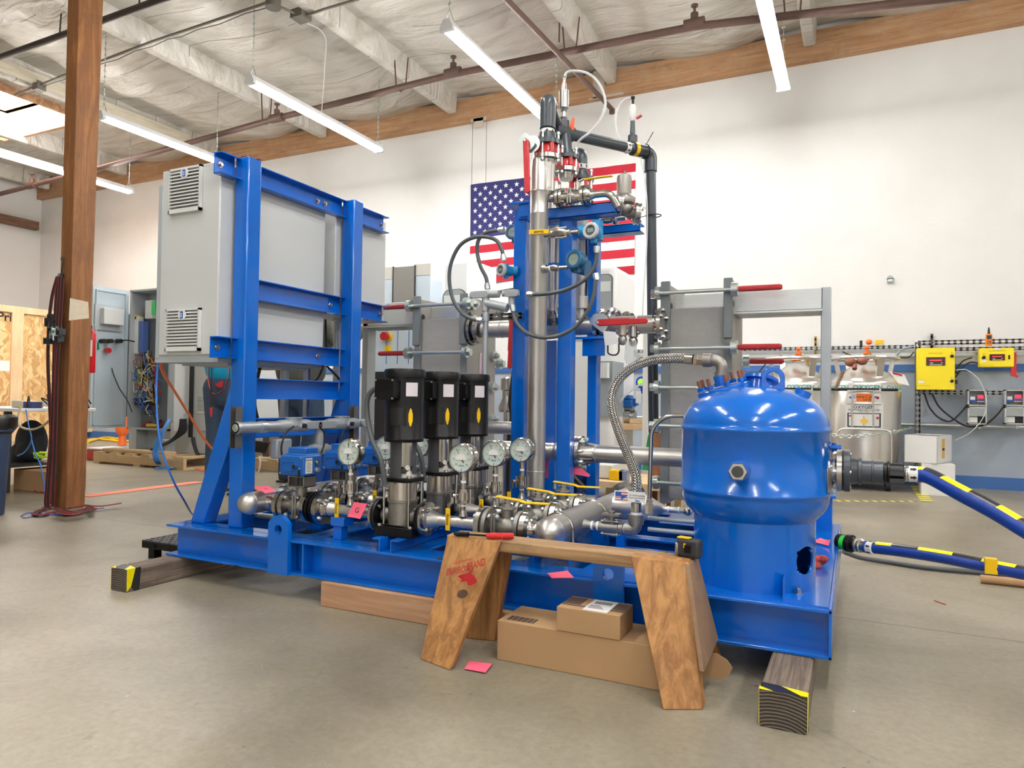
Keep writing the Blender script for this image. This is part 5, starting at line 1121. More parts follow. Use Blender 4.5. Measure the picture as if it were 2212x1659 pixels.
f = MB(); f.lathe((x,y,0),(0,0,1),[(.007,Z(226)),(.007,Z(214)),(.011,Z(213)),(.011,Z(209))],14); f.build('hose_barb', BLACK, t)
f = MB(); f.bar(P(1375,256,y=y),P(1386,249,y=y),.014,.008); f.build('lever', RED, t)
f = MB(); f.tube(catmull([P(px,py,y=y) for px,py in ((1367,212),(1352,214),(1338,228),(1330,250),(1330,275),(1338,300),(1350,310))],8),.0055,10); f.tube(catmull([P(px,py,y=y-.02) for px,py in ((1384,340),(1393,390),(1398,450),(1397,530),(1390,640),(1388,685))],6),.0035,8); f.build('clear_tube', CLEAR, t)
# ------------------------------------------------------------------ flanged side branch on the arm, with regulating valve
y = 2.90; bz = zz(1250,424,y)
t = thing('branch_valve', 'flanged stainless branch valve with yellow lever lying on the upper mast arm', 'valve', P(1240,440,y=y))
X_ = lambda px: P(px,424,y=y).x
f = MB(); f.tube([(P(1163,430,y=MY).x,MY,bz),(X_(1208),y,bz)],.019,18)
f.lathe((0,y,bz),(1,0,0),[(.02,X_(1196)),(.022,X_(1203)),(.044,X_(1205)),(.044,X_(1211))],30); f.lathe((0,y,bz),(1,0,0),[(.044,X_(1213)),(.044,X_(1219)),(.022,X_(1221)),(.026,X_(1229)),(.030,X_(1240)),(.026,X_(1250)),(.022,X_(1257)),(.044,X_(1259)),(.044,X_(1265))],30)
f.lathe((0,y,bz),(1,0,0),[(.044,X_(1267)),(.044,X_(1273)),(.022,X_(1277)),(.017,X_(1284))],30); f.tube(bend([V((X_(1282),y,bz)),V((X_(1318),y,bz)),V((X_(1332),y+.02,bz-.06))],.045,8),.0165,18); f.box(X_(1232)-.004,X_(1232)+.003,y-.033,y+.033,bz-.033,bz+.033); f.box(X_(1238)-.004,X_(1238)+.003,y-.033,y+.033,bz-.033,bz+.033); f.build('body', STEEL, t)
f = MB(); 
for px in (1212,1266): f.bolts((X_(px),y,bz),(1,0,0),.035,4,.004,-.026,.026,0,.007)
f.build('flange_bolt', CASTSS, t)
f = MB(); f.cyl((X_(1212),y,bz),(X_(1212)+.004,y,bz),.040,n=24); f.cyl((X_(1266),y,bz),(X_(1266)+.004,y,bz),.040,n=24); f.build('gasket', RUBBER, t)
f = MB(); f.cyl((X_(1247),y,bz+.025),(X_(1247),y,bz+.06),.014,n=14); f.bar((X_(1247),y,bz+.062),P(1263,386,y=y),.018,.004); f.build('lever', STEEL, t)
f = MB(); f.bar(P(1262,388,y=y),P(1290,384,y=y),.018,.006); f.bar(P(1289,384,y=y),P(1323,380,y=y),.018,.006); f.build('lever_sleeve', YEL, t, bevel=.002)
y = 3.0
t = thing('regulating_valve', 'grey domed regulating valve with round flanges at the top right of the mast', 'valve', P(1352,480,y=y))
q = P(1348,420,y=y); Z = lambda v: zz(1350,v,y)
f = MB(); f.lathe((q.x,y,0),(0,0,1),[(.024,Z(445)),(.036,Z(443)),(.046,Z(440)),(.048,Z(436)),(.048,Z(430)),(.044,Z(426)),(.032,Z(420)),(.033,Z(388)),(.030,Z(380)),(.016,Z(376)),(.006,Z(375)),(.006,Z(370)),(.007,Z(369))],36); f.build('bonnet', CASTSS, t)
f = MB(); f.ball(P(1352,452,y=y),.036,(1,1,.9)); f.cyl(P(1338,445,y=y-.02),P(1372,465,y=y+.03),.028,n=20); f.build('body', CASTSS, t)
for px,py,dx in ((1336,440,-1),(1374,462,1)):
    g = MB(); c = P(px,py,y=y-.015); ax_ = V((.9,.42,-.12)).normalized(); g.lathe(c,ax_,[(.047,-.007),(.047,.004),(.043,.005),(.043,.008),(.047,.009),(.047,.017)],30); g.bolts(c,ax_,.036,4,.004,-.018,.026,.4,.0075); g.build('flange', STEEL, t)
t = thing('lower_branch_valve', 'small stainless valve on the lower mast arm with a thin yellow lever', 'valve', P(1315,475,y=3.14))
y = 3.14; f = MB(); zq_ = zz(1310,474,y); xx = lambda px: P(px,474,y=y).x
f.lathe((0,y,zq_),(1,0,0),[(.014,xx(1282)),(.026,xx(1290)),(.026,xx(1296)),(.018,xx(1300)),(.022,xx(1312)),(.018,xx(1322)),(.028,xx(1326)),(.028,xx(1332)),(.014,xx(1336)),(.014,xx(1352))],20); f.build('body', STEEL, t); f = MB(); f.bar(P(1372,449,y=y),P(1394,449,y=y),.014,.005); f.build('lever_sleeve', YEL, t)
# ------------------------------------------------------------------ level/pressure transmitters
def transmitter(label, c, r, face, body, bezel, bodym, dirv=(0,-1,0), neck=None):
    c = V(c); t = thing('transmitter', label, 'transmitter', c-V((0,0,r*1.5)), 'blue transmitters on the mast'); ax_ = V(dirv).normalized()
    f = MB(); f.lathe(c,ax_,[(r*.80,-.055),(r*.86,-.050),(r*.86,-.006)],30); f.cyl(c-ax_*.03,c-ax_*.03-V((0,0,r*1.25)),r*.38,n=16); f.cyl(c-ax_*.03,c-ax_*.03+V((0,0,r*1.1)),r*.34,n=16); f.build('housing', bodym, t)
    f = MB(); f.lathe(c,ax_,[(r*.9,-.008),(r,-.006),(r,.004),(r*.88,.008),(r*.66,.008),(r*.62,.003)],36)
    for k in range(12):
        a_ = 2*math.pi*k/12; u,v,_ = frame(ax_); f.cyl(c+(u*math.cos(a_)+v*math.sin(a_))*r*.98-ax_*.006, c+(u*math.cos(a_)+v*math.sin(a_))*r*.98+ax_*.003, r*.07,n=6)
    f.build('bezel', bezel, t)
    f = MB(); f.cyl(c+ax_*.001,c+ax_*.0035,r*.64,n=30); d_ = f.build('display', mat('display_glass',(.09,.10,.10),.15) if bezel is not DBLUE else LCD, t)
    u = V((0,0,1)).cross(-ax_).normalized(); u = -u if u.x < 0 else u
    g = MB(); g.prism([(-r*.4,-r*.2),(r*.4,-r*.2),(r*.4,r*.25),(-r*.4,r*.25)], c+ax_*.004, u,(0,0,1),ax_*.0006); ld = g.build('lcd', LCD, d_)
    g = MB(); put_text(g, face, c+ax_*.0052, u,(0,0,1), r*.34); g.build('digits', mat('lcd_digits',(.16,.20,.17),.4), d_)
    return t
LGB = mat('light_grey_bezel', (.52,.55,.57), .45)
transmitter('transmitter with pale round bezel at the left of the mast, above a red flag stripe', P(1083,583,y=2.88), .030, '0.0', TBLUE, LGB, TBLUE, (-.35,-.9,0))
f = MB(); a = P(1088,585,y=2.92); f.cyl(a, P(1118,586,y=2.95), .022, n=20); f.build('sensor_neck', TBLUE, label='blue sensor neck between the left pale transmitter and the mast column', cat='sensor')
transmitter('dark blue round transmitter half hidden behind the left mast column', P(1107,501,y=3.02), .036, '0.83', DBLUE, DBLUE, DBLUE, (.1,-1,.05))
transmitter('transmitter with pale round bezel at the right of the mast', P(1276,498,y=2.84), .036, '0.0', TBLUE, LGB, TBLUE, (-.15,-.98,.1))
f = MB(); f.cyl(P(1249,500,y=2.88), P(1276,500,y=2.90), .027, n=20); f.cyl(P(1290,478,y=2.92), P(1290,520,y=2.92), .026, n=20); f.build('sensor_neck', TBLUE, label='blue sensor neck left of the right pale transmitter', cat='sensor')
transmitter('dark blue round transmitter below the right pale one, reading 47.00', P(1240,560,y=2.80), .041, '47.00', DBLUE, DBLUE, DBLUE, (-.25,-.95,.05))
f = MB(); f.cyl(P(1240,572,y=2.86),P(1270,580,y=2.86),.034,n=22); f.build('sensor_neck', DBLUE, label='dark blue body right of the transmitter reading 47.00', cat='sensor')
# ball valve with yellow sleeve in front of the standpipe + lower nipple
y = 2.78; zq_ = zz(1200,505,y); xx = lambda px: P(px,505,y=y).x
t = thing('isolation_valve', 'small ball valve with a flat yellow lever in front of the tall pipe', 'valve', (xx(1200),y,zq_-.03))
f = MB(); f.lathe((0,y,zq_),(1,0,0),[(.012,xx(1176)),(.012,xx(1190)),(.018,xx(1192)),(.018,xx(1200)),(.024,xx(1205)),(.024,xx(1222)),(.016,xx(1226)),(.016,xx(1232)),(.010,xx(1234)),(.010,xx(1250))],16)
for dz in (-.02,.02): f.cyl((xx(1203),y-.012,zq_+dz),(xx(1226),y-.012,zq_+dz),.004,n=8)
f.bar((xx(1210),y-.012,zq_+.022),P(1186,500,y=y-.012),.006,.018); f.build('body', STEEL, t)
f = MB(); a = P(1143,502,y=y-.012); b = P(1186,500,y=y-.012); f.bar(a,b,.006,.019); hd = f.build('lever_sleeve', YEL, t, bevel=.0015)
g = MB(); put_text(g,'Flowtek',(a+b)/2+V((0,-.0042,0)),(-1,0,0),(0,0,-1),.014,bold=.02); g.build('sleeve_lettering', INK, hd)
y = 2.82; zq_ = zz(1200,579,y); xx = lambda px: P(px,579,y=y).x
f = MB(); f.lathe((0,y,zq_),(1,0,0),[(.018,xx(1173)),(.018,xx(1181)),(.012,xx(1184)),(.012,xx(1192)),(.014,xx(1194)),(.014,xx(1206)),(.009,xx(1208)),(.009,xx(1226))],16); f.mat(1); f.cyl((xx(1187),y,zq_),(xx(1190),y,zq_),.0125,n=14); f.build('sensor_nipple', [STEEL,TEFLON], label='short stainless nipple running from the tall pipe to the dark blue transmitter', cat='pipe fitting')
# ------------------------------------------------------------------ conduit bodies and flexible conduit loops
y = 2.80
t = thing('conduit_assembly', 'grey conduit boxes with oval covers on an upright conduit left of the mast', 'conduit', P(1048,950,y=y))
Z = lambda px,v: zz(px,v,y)
cz = Z(1040,637)
f = MB(); f.tube([P(1018,637,y=y)*1.0, V((P(1078,637,y=y).x,y,cz))],.017,18); f.tube([V((P(1086,637,y=y).x,y,cz)),V((P(1120,637,y=y).x,y,cz))],.014,16); f.tube([V((P(1049,637,y=y).x,y,cz)),V((P(1049,637,y=y).x,y,Z(1049,672)))],.017,18); f.tube([P(1050,655,y=y),P(1096,665,y=y)],.020,16); f.tube([V((P(1105,637,y=y).x,y,cz)),V((P(1105,637,y=y).x,y,Z(1105,660)))],.014,16)
f.build('conduit_body', ALU, t)
for px0,px1,py in ((1016,1054,637),(1088,1119,634)):
    a, b = P(px0,py,y=y-.020), P(px1,py,y=y-.020); h = .016; xm_ = (a.x+b.x)/2; hw = (b.x-a.x)/2
    poly = [(hw-h+h*math.cos(math.radians(k)), h*math.sin(math.radians(k))) for k in range(-90,91,15)]+[(-hw+h+h*math.cos(math.radians(k)), h*math.sin(math.radians(k))) for k in range(90,271,15)]
    f = MB(); f.prism(poly,(xm_,y-.020,a.z),(1,0,0),(0,0,1),(0,.006,0)); cv = f.build('oval_cover', ALU, t, bevel=.0015)
    g = MB(); g.cyl((xm_-hw+.010,y-.0215,a.z),(xm_-hw+.010,y-.020,a.z),.0028,n=10); g.build('cover_screw', ZINC, cv); g = MB(); g.cyl((xm_+hw-.010,y-.0215,a.z),(xm_+hw-.010,y-.020,a.z),.0028,n=10); g.build('cover_screw', ZINC, cv)
f = MB(); x = P(1049,700,y=y).x; f.cyl((x,y,Z(1049,672)),(x,y,.30),.0125,n=18); f.cyl((x,y,Z(1049,694)),(x,y,Z(1049,674)),.016,n=18); f.build('upright_conduit', GALV, t)
def flex(pts, label, r=.0085, y=2.80, ends=(1,1), dy=0):
    g = MB(); pp = catmull([P(px,py,y=y+dy*i) for i,(px,py) in enumerate(pts)],8); g.tube(pp, r, 12)
    g.mat(1)
    for e, (a_, b_) in zip(ends, ((pp[0],pp[2]),(pp[-1],pp[-3]))):
        if e: d_ = (b_-a_).normalized(); g.hexn(a_-d_*.006, a_+d_*.014, r*1.55); g.cyl(a_+d_*.014,a_+d_*.022,r*1.3,n=12)
    return g.build('flexible_conduit', [CONDG, ZINC], label=label, cat='conduit', group='grey flexible conduits of the transmitters')
flex([(1053,622),(1050,600),(1038,575),(1031,545),(1034,518),(1052,502),(1086,496)],'flexible conduit rising from the conduit box to the dark transmitter on the left')
flex([(1088,560),(1084,540),(1074,521),(1052,512),(1020,514),(992,532),(974,570),(971,610),(980,650),(1000,678),(1022,690),(1040,692)],'large left loop of flexible conduit from the left pale transmitter',y=2.77)
flex([(1142,636),(1175,635),(1215,628),(1250,613),(1275,592),(1287,565),(1289,535)],'flexible conduit sweeping right from the conduit box up to the right pale transmitter',y=2.77)
flex([(1107,662),(1112,690),(1128,712),(1155,726),(1185,729),(1215,722),(1245,704),(1268,675),(1282,640),(1287,600),(1287,594)],'bottom loop of flexible conduit hanging in front of the mast',y=2.75)
flex([(1112,625),(1085,630),(1060,636)],'short flexible conduit running left from behind the mast column',y=2.9,ends=(0,0))
# ------------------------------------------------------------------ big lower cross pipe with flange
LY = 3.06
lz_ = zz(1290,980,LY); lx = lambda px: P(px,975,y=LY).x
t = thing('lower_header', 'large stainless pipe running level behind the braided hose to the right', 'pipe', (lx(1350),LY,lz_-.05))
f = MB(); f.tube([(lx(1010),LY,lz_),(lx(1245),LY,lz_)],.040,28); f.tube([(lx(1275),LY,lz_),(lx(1520),LY,lz_)],.040,28); f.torus((lx(1193),LY,lz_),(1,0,0),.040,.002,26,6); f.ball((lx(1208),LY,lz_),.045,(1,1,1),20,12); f.torus((lx(1290),LY,lz_),(1,0,0),.040,.002,26,6); f.build('pipe', PIPE, t)
f = MB(); f.lathe((0,LY,lz_),(1,0,0),[(.042,lx(1236)),(.046,lx(1241)),(.078,lx(1243)),(.078,lx(1250))],40); f.build('flange', STEEL, t)
f = MB(); f.lathe((0,LY,lz_),(1,0,0),[(.078,lx(1251.5)),(.078,lx(1259)),(.055,lx(1261)),(.043,lx(1284)),(.040,lx(1287))],40); f.build('flange', STEEL, t)
f = MB(); f.cyl((lx(1250),LY,lz_),(lx(1251.5),LY,lz_),.075,n=34); f.build('gasket', RUBBER, t)
f = MB(); f.bolts((lx(1250.7),LY,lz_),(1,0,0),.064,8,.0055,-.04,.04,.2,.0095); f.build('flange_bolt', ZINC, t)
f = MB(); f.cyl((lx(1215),LY+.02,lz_-.04),(lx(1215)+.05,LY+.25,lz_-.19),.03,n=18); c = P(1245,1040,y=3.3); f.lathe(c,(.8,-.5,-.1),[(.10,0),(.10,.02),(.092,.021),(.092,.026),(.10,.027),(.10,.045)],40); f.build('blind_flange', STEEL, label='large blind flange low behind the yellow levers', cat='flange')
g = MB(); q = P(1172,1005,y=3.1); g.prism([(-.02,.04),(.03,.045),(.03,-.06),(-.02,-.05)],q,(1,0,0),(0,0,1),(0,.002,0)); g.build('pink_flag', PINK, label='bright pink paper flag hanging behind the tall pipe foot', cat='paper flag')
g = MB(); q = P(1250,1012,y=3.02); g.prism([(-.04,.03),(.055,-.025),(.05,-.035),(-.04,-.025)],q,(1,0,0),(0,0,1),(0,.002,0)); g.build('pink_flag', PINK, label='bright pink paper flag under the flange of the large level pipe', cat='paper flag')
# ------------------------------------------------------------------ plate heat exchangers
EY = 3.30
def exz(px,py): return P(px,py,y=EY).z
def ex_(px): return P(px,700,y=EY).x
NETW = .0105
def exchanger(side):
    R_ = side == 'right'
    name = 'upright grey plate heat exchanger %s' % ('at the right behind the blue tank' if R_ else 'left of the mast, behind the pumps')
    t = thing('plate_heat_exchanger', name, 'heat exchanger', (-.5 if R_ else -1.95, EY+.17, SZ1))
    if R_: xa, xb, xc = (-.818,-.782), (-.532,-.50), -.13      # fixed plate, pressure plate, far support
    else: xa, xb, xc = (-1.905,-1.868), (-2.204,-2.165), -2.634
    zt_ = 1.335; zb_ = .30; W2 = .335
    z_split = exz(1440,762)
    for nm, (a_, b_) in (('fixed_plate', xa), ('pressure_plate', xb)):
        f = MB(); x0_, x1_ = a_, b_; f.box(x0_,x1_,EY,EY+W2,zb_,zt_-.01 if nm=='fixed_plate' or not R_ else zt_)
        f.build(nm, PFACE, t, bevel=.004)
        # edge caps with the lifting hole: thicker upper edge
        f = MB(); f.box(x0_-.004,x1_+.004,EY-.018,EY+.0,z_split+.06,zt_+.004); e_ = f.build('edge_bar', IRON, t, bevel=.005)
        f = MB(); f.box(x0_-.001,x1_+.001,EY-.006,EY+.001,zb_,z_split+.045); f.build('edge_bar', IRON, t, bevel=.002)
        f = MB(); f.cyl((x1_+.0045,EY-.01+.03,zt_-.11),(x1_+.0048,EY+.02,zt_-.11),.016,n=20); f.build('lifting_hole', INK, e_)
    f = MB(); m0, m1 = min(xa[1],xb[1]), max(xa[0],xb[0]); f.box(m0,m1,EY+.012,EY+W2-.01,zb_+.02,exz(1500,664)); f.build('plate_pack_cover', SHEET, t, bevel=.003)
    # top bar and bottom bar, support
    zb0, zb1 = P(1782,673,y=3.40).z, P(1782,622,y=3.40).z
    x_l, x_r = sorted((xa[0], xc)); f = MB(); f.box(x_l,x_r,EY+.10,EY+.22,zb0+.015,zb1); f.box(x_l,x_r,EY+.06,EY+.26,zb0,zb0+.008); f.box(x_l,x_r,EY+.155,EY+.165,zb0,zb0+.03); f.build('carrying_bar', ALUM, t)
    f = MB(); f.box(x_l,x_r,EY+.13,EY+.19,zb_+.02,zb_+.06); f.build('guide_bar', ALUM, t)
    f = MB(); f.box(xc-.006,xc+.034,EY+.10,EY+.18,SZ1+.16,zb1+.004) ; f.build('support_column', GALV, t, bevel=.003)
    f = MB(); f.box(xc-.03,xc+.06,EY+.04,EY+.28,SZ1+.148,SZ1+.16); f.box(xc-.02,xc+.045,EY+.06,EY+.24,SZ1,SZ1+.148); f.build('support_stand', BLUE, t, bevel=.002)
    f = MB(); f.bolts((xc+.045,EY+.16,SZ1+.155),(0,0,1),.0,1,.006,-.03,.02,0,.011); f.build('anchor_bolt', ZINC, t)
    # tie rods with netting on the threaded ends
    for k, (za, yy) in enumerate(((1.282,EY-.030),(1.022,EY-.035),(.842,EY-.035),(.664,EY-.035),(.40,EY-.035),(1.282,EY+W2+.03),(.98,EY+W2+.03))):
        s_ = 1 if R_ else -1; x_head = xa[0]-.03 if R_ else xa[1]+.03; x_end = xb[1] if R_ else xb[0]
        r = thing_part = MB(); thing_part.cyl((x_head,yy,za),(x_end+s_*.05,yy,za),.0095,n=16); rod = thing_part.build('tie_rod', ZINC, t)
        f = MB(); f.hexn((x_head-s_*.014,yy,za),(x_head+s_*.008,yy,za),.021); f.cyl((x_head+s_*.008,yy,za),(x_head+s_*.030,yy,za),.031,n=22); f.build('bolt_head', ZINC, rod)
        f = MB(); f.cyl((x_end+s_*.002,yy,za),(x_end+s_*.030,yy,za),.032,n=22); f.build('washer_nut', ZINC, rod)
        if k in (0,1,5,6) and not (k==5 or k==6) or (k==6 and R_):
            L_ = .185 if not (k==6) else .16
            f = MB(); f.lathe((0,yy,za),(s_,0,0),[(.012,s_*(x_end+s_*.032)),(.0135,s_*(x_end+s_*.05)),(.013,s_*(x_end+s_*(.03+L_))-.01),(.009,s_*(x_end+s_*(.03+L_)))],14); f.build('red_net_sleeve', NETRED, rod, label='red netting over the thread')
    if not R_:
        # four bolt ends on the face toward +X
        for yy_, za in ((EY+W2-.045,1.02),(EY+W2-.045,.84),(EY+W2-.045,.66),(EY+.04,1.285)):
            f = MB(); f.cyl((xa[1],yy_,za),(xa[1]+.022,yy_,za),.030,n=24); f.hexn((xa[1]+.022,yy_,za),(xa[1]+.042,yy_,za),.018); f.cyl((xa[1]+.042,yy_,za),(xa[1]+.048,yy_,za),.010,n=12); f.build('stud_end', ZINC, t)
        # flange nozzle, pink serial label
        f = MB(); f.box(xa[1]+.001,xa[1]+.002,EY+.14,EY+.165,.86,1.03); lb = f.build('serial_label', mat('pink_label',(.75,.5,.6),.6), t, label='pale pink serial label')
    return t
exchanger('left'); exchanger('right')
# nozzles low on the exchangers
f = MB(); q = P(1090,975,y=3.45); f.cyl((-1.86,3.45,.62),(-1.60,3.45,.62),.035,n=20); f.cyl((-1.60,3.45,.62),(-1.575,3.45,.62),.055,n=24); f.build('exchanger_nozzle', PIPE, label='short stainless nozzle low on the left exchanger beside the pumps', cat='pipe')
# ------------------------------------------------------------------ small piping between header and tank
def TP(px,py,y): return P(px,py,y=y)
y = 2.30; z = lambda v: P(1300,v,y=y).z; X_ = lambda px: P(px,1140,y=y).x
zl_ = z(1137)
t = thing('hose_ball_valve', 'threaded steel ball valve with white sealing tape beside the discharge header', 'valve', (X_(1310),y,zl_-.03))
f = MB(); f.lathe((0,y,zl_),(1,0,0),[(.019,X_(1262)),(.016,X_(1268)),(.014,X_(1276)),(.014,X_(1296)),(.019,X_(1297)),(.019,X_(1303)),(.0165,X_(1305)),(.0165,X_(1336)),(.0195,X_(1338)),(.0195,X_(1347)),(.015,X_(1348))],20)
f.cyl((X_(1321),y,zl_),(X_(1321),y,zl_+.055),.011,n=14); f.box(X_(1321)-.03,X_(1321)+.03,y-.02,y+.02,zl_+.040,zl_+.047)
for dz in (-.021,.021):
    for dy in (-.012,.012): f.cyl((X_(1300),y+dy,zl_+dz),(X_(1342),y+dy,zl_+dz),.003,n=8); f.hexn((X_(1303),y+dy,zl_+dz),(X_(1306),y+dy,zl_+dz),.006); f.hexn((X_(1334),y+dy,zl_+dz),(X_(1337),y+dy,zl_+dz),.006)
f.build('body', CASTSS, t)
for a,b in ((1278,1282),(1290,1294),(1348,1352)):
    f = MB(); f.cyl((X_(a),y,zl_),(X_(b),y,zl_),.0155,n=18); f.build('thread_tape', TEFLON, t)
t = thing('hose_elbow', 'stainless elbow at the foot of the braided hose', 'pipe fitting', (X_(1375),y,zl_-.03))
xe = X_(1374); f = MB(); f.tube(bend([V((X_(1350),y,zl_)),V((xe,y,zl_)),V((xe,y,zl_+.045))],.028,8),.0205,22); f.cyl((xe,y,zl_+.018),(xe,y,zl_+.050),.0255,n=24); f.build('elbow', CASTSS, t)
f = MB(); f.cyl((xe,y,zl_+.050),(xe,y,zl_+.058),.018,n=18); f.build('thread_tape', TEFLON, t)
# braided hose
BRAID = bpy.data.materials.new('steel_braid'); BRAID.use_nodes = True
def braidmat(m_):
    nt = m_.node_tree; b = nt.nodes['Principled BSDF']; N = nt.nodes.new; L = nt.links.new
    b.inputs['Metallic'].default_value = 1; b.inputs['Roughness'].default_value = .32
    uv = N('ShaderNodeUVMap'); uv.uv_map = 'uv'; mp = N('ShaderNodeMapping'); mp.inputs['Rotation'].default_value = (0,0,math.radians(45)); mp.inputs['Scale'].default_value = (1,1,1); L(uv.outputs[0], mp.inputs[0])
    ch = N('ShaderNodeTexChecker'); ch.inputs['Scale'].default_value = 16; L(mp.outputs[0], ch.inputs['Vector'])
    wv = N('ShaderNodeTexWave'); wv.inputs['Scale'].default_value = 5; wv.bands_direction='X'; L(mp.outputs[0], wv.inputs['Vector']); w2 = N('ShaderNodeTexWave'); w2.bands_direction='Y'; w2.inputs['Scale'].default_value = 5; L(mp.outputs[0], w2.inputs['Vector'])
    mx = N('ShaderNodeMixRGB'); L(ch.outputs['Fac'], mx.inputs[0]); L(wv.outputs['Color'], mx.inputs[1]); L(w2.outputs['Color'], mx.inputs[2])
    L(ramp(nt, mx.outputs[0], [(0,(.05,.045,.04)),(.4,(.34,.32,.29)),(1,(.85,.82,.75))]), b.inputs['Base Color'])
    bp = N('ShaderNodeBump'); bp.inputs['Strength'].default_value = 1; bp.inputs['Distance'].default_value = .003; L(mx.outputs[0], bp.inputs['Height']); L(bp.outputs[0], b.inputs['Normal'])
braidmat(BRAID)
t = thing('braided_hose', 'steel braided hose arching from the pipes by the header up to the tank top', 'hose', (xe,y,zl_))
hp = [V((xe,y,zl_+.085)), V((xe,y,zl_+.11))] + [P(px,py,y=yy) for px,py,yy in ((1374,1030,2.31),(1360,990,2.33),(1338,935,2.36),(1324,890,2.38),(1322,855,2.39),(1335,822,2.39),(1365,795,2.39),(1410,778,2.38),(1460,774,2.37),(1488,775,2.365))]
pp = catmull(hp, 9); g = MB(); n_ = 24; g.tube(pp, .0165, n_, cap=False)
o = g.build('braid', BRAID, t)
me = o.data; uvl = me.uv_layers.new(name='uv'); ln = [0]
for i in range(1,len(pp)): ln.append(ln[-1]+(pp[i]-pp[i-1]).length)
circ = 2*math.pi*.0165
for poly in me.polygons:
    js = [me.loops[li].vertex_index for li in poly.loop_indices]; cs = [j % n_ for j in js]; wrapf = max(cs)-min(cs) > n_/2
    for li, j in zip(poly.loop_indices, js):
        c_ = j % n_; c_ = n_ if (wrapf and c_ == 0) else c_; uvl.data[li].uv = (c_/n_*circ*9.64, ln[j//n_]*9.64)
f = MB(); f.cyl((xe,y,zl_+.058),(xe,y,zl_+.088),.0175,n=18); f.cyl((xe,y,zl_+.080),(xe,y,zl_+.10),.0155,n=18); f.build('ferrule', STEEL, t)
e0 = pp[-1]; f = MB(); a = e0; b = P(1500,776,y=2.36); f.cyl(a-(b-a).normalized()*.01,b,.0185,n=20); f.hexn(b,P(1508,777,y=2.36),.0225); f.hexn(P(1508,777,y=2.36),P(1521,778,y=2.357),.0205); f.build('hose_coupling', STEEL, t)
t = thing('tank_elbow', 'cast stainless elbow on top of the blue tank', 'pipe fitting', P(1555,815,y=2.35))
a = P(1520,778,y=2.357); b = P(1560,779,y=2.352); cdn = P(1558,822,y=2.35); f = MB(); f.tube(bend([a,b,cdn],.03,10),.0185,22); f.tube([a,a.lerp(b,.45)],.0225,22); f.tube([cdn.lerp(b,.05),cdn.lerp(b,.4)],.0225,22); f.build('elbow', CASTSS, t)
f = MB(); f.tube([cdn.lerp(b,.0)-V((0,0,.0)),cdn.lerp(b,.10)],.0195,18); f.build('thread_tape', TEFLON, t)
# sticker on the hose foot with a flag and lettering
q = P(1366,1073,y=2.27); t = thing('hose_label', 'white label with a small flag wrapped at the foot of the braided hose', 'label', q)
W_, H_ = .105, .034; a = q-V((W_*.58,0,H_/2)); f = MB(); f.box(a.x,a.x+W_,q.y-.002,q.y-.0012,a.z,a.z+H_); f.build('backing', PAPER, t)
f = MB()
for k in range(4): f.box(a.x+.004,a.x+.046,q.y-.0026,q.y-.0021,a.z+.003+k*.0082,a.z+.0055+k*.0082)
f.build('red_bars', REDPT, t); f = MB(); f.box(a.x+.004,a.x+.024,q.y-.0030,q.y-.0027,a.z+.016,a.z+H_-.003); f.prism([(.024,.004),(.046,.020),(.024,.020)],(a.x,q.y-.0029,a.z),(1,0,0),(0,0,1),(0,-.0003,0)); f.build('blue_field', BLUEINK, t)
f = MB(); put_text(f,'To avoid twisting',(a.x+.077,q.y-.0027,a.z+.022),(1,0,0),(0,0,1),.0075,bold=.01); put_text(f,'fixed spool feature',(a.x+.077,q.y-.0027,a.z+.014),(1,0,0),(0,0,1),.0068,bold=.01); f.build('lettering', INK, t)
f = MB(); put_text(f,'dhw',(a.x+.078,q.y-.0027,a.z+.005),(1,0,0),(0,0,1),.009,bold=.03,shear=.3); f.build('logo', BLUEINK, t)
# bent steel tube from the tank to the header valves
f = MB(); y = 2.40; pts = [P(1480,898,y=y), P(1437,898,y=y), P(1408,925,y=y), P(1406,975,y=y), P(1403,1078,y=y)]
f.tube(bend(pts,.05,10),.0075,14); f.hexn(P(1403,1090,y=y),P(1403,1080,y=y),.012); f.hexn(P(1403,1110,y=y),P(1403,1090,y=y),.0145); f.build('bent_tube', STEEL, label='thin bent steel tube rising beside the braided hose into the tank', cat='tube')
# conduits lying level toward the tank
for i,(py,yy,r_) in enumerate(((1119,2.42,.008),(1143,2.33,.0075))):
    f = MB(); a = P(1400,py,y=yy); b = P(1510,py+7,y=yy); b.z = a.z; f.tube([a,b],r_,14); f.build('floor_conduit', GALV, label=['upper','lower'][i]+' of two level steel rods running toward the tank foot', cat='conduit')
f = MB(); a = P(1412,1125,y=2.36); f.box(a.x-.01,a.x+.01,2.26,2.52,SZ1+.004,SZ1+.024); f.build('rod_support', STRUT, label='short slotted strut under the two level steel rods', cat='strut')
# cone and small line into the tank base
y = 2.62; zc_ = P(1440,1100,y=y).z; X_ = lambda px: P(px,1100,y=y).x
f = MB(); f.lathe((0,y,zc_),(1,0,0),[(.052,X_(1330)),(.052,X_(1388)),(.046,X_(1400)),(.018,X_(1430)),(.011,X_(1436)),(.011,X_(1478)),(.015,X_(1479)),(.015,X_(1486))],28); f.mat(1); f.cyl((X_(1443),y,zc_),(X_(1446),y,zc_),.0125,n=16); f.cyl((X_(1465),y,zc_),(X_(1468),y,zc_),.0125,n=16); f.build('reducer_pipe', [PIPE, TEFLON], label='stainless cone reducing to a thin pipe that runs to the tank foot', cat='pipe')
f = MB(); q = P(1486,1105,y=2.56); f.ball(q,.016,(1,1,1),12,8); f.cyl(q,q+V((0,.06,0)),.012,n=14); f.build('tank_fitting', STEEL, label='small steel elbow touching the left foot of the blue tank', cat='pipe fitting')
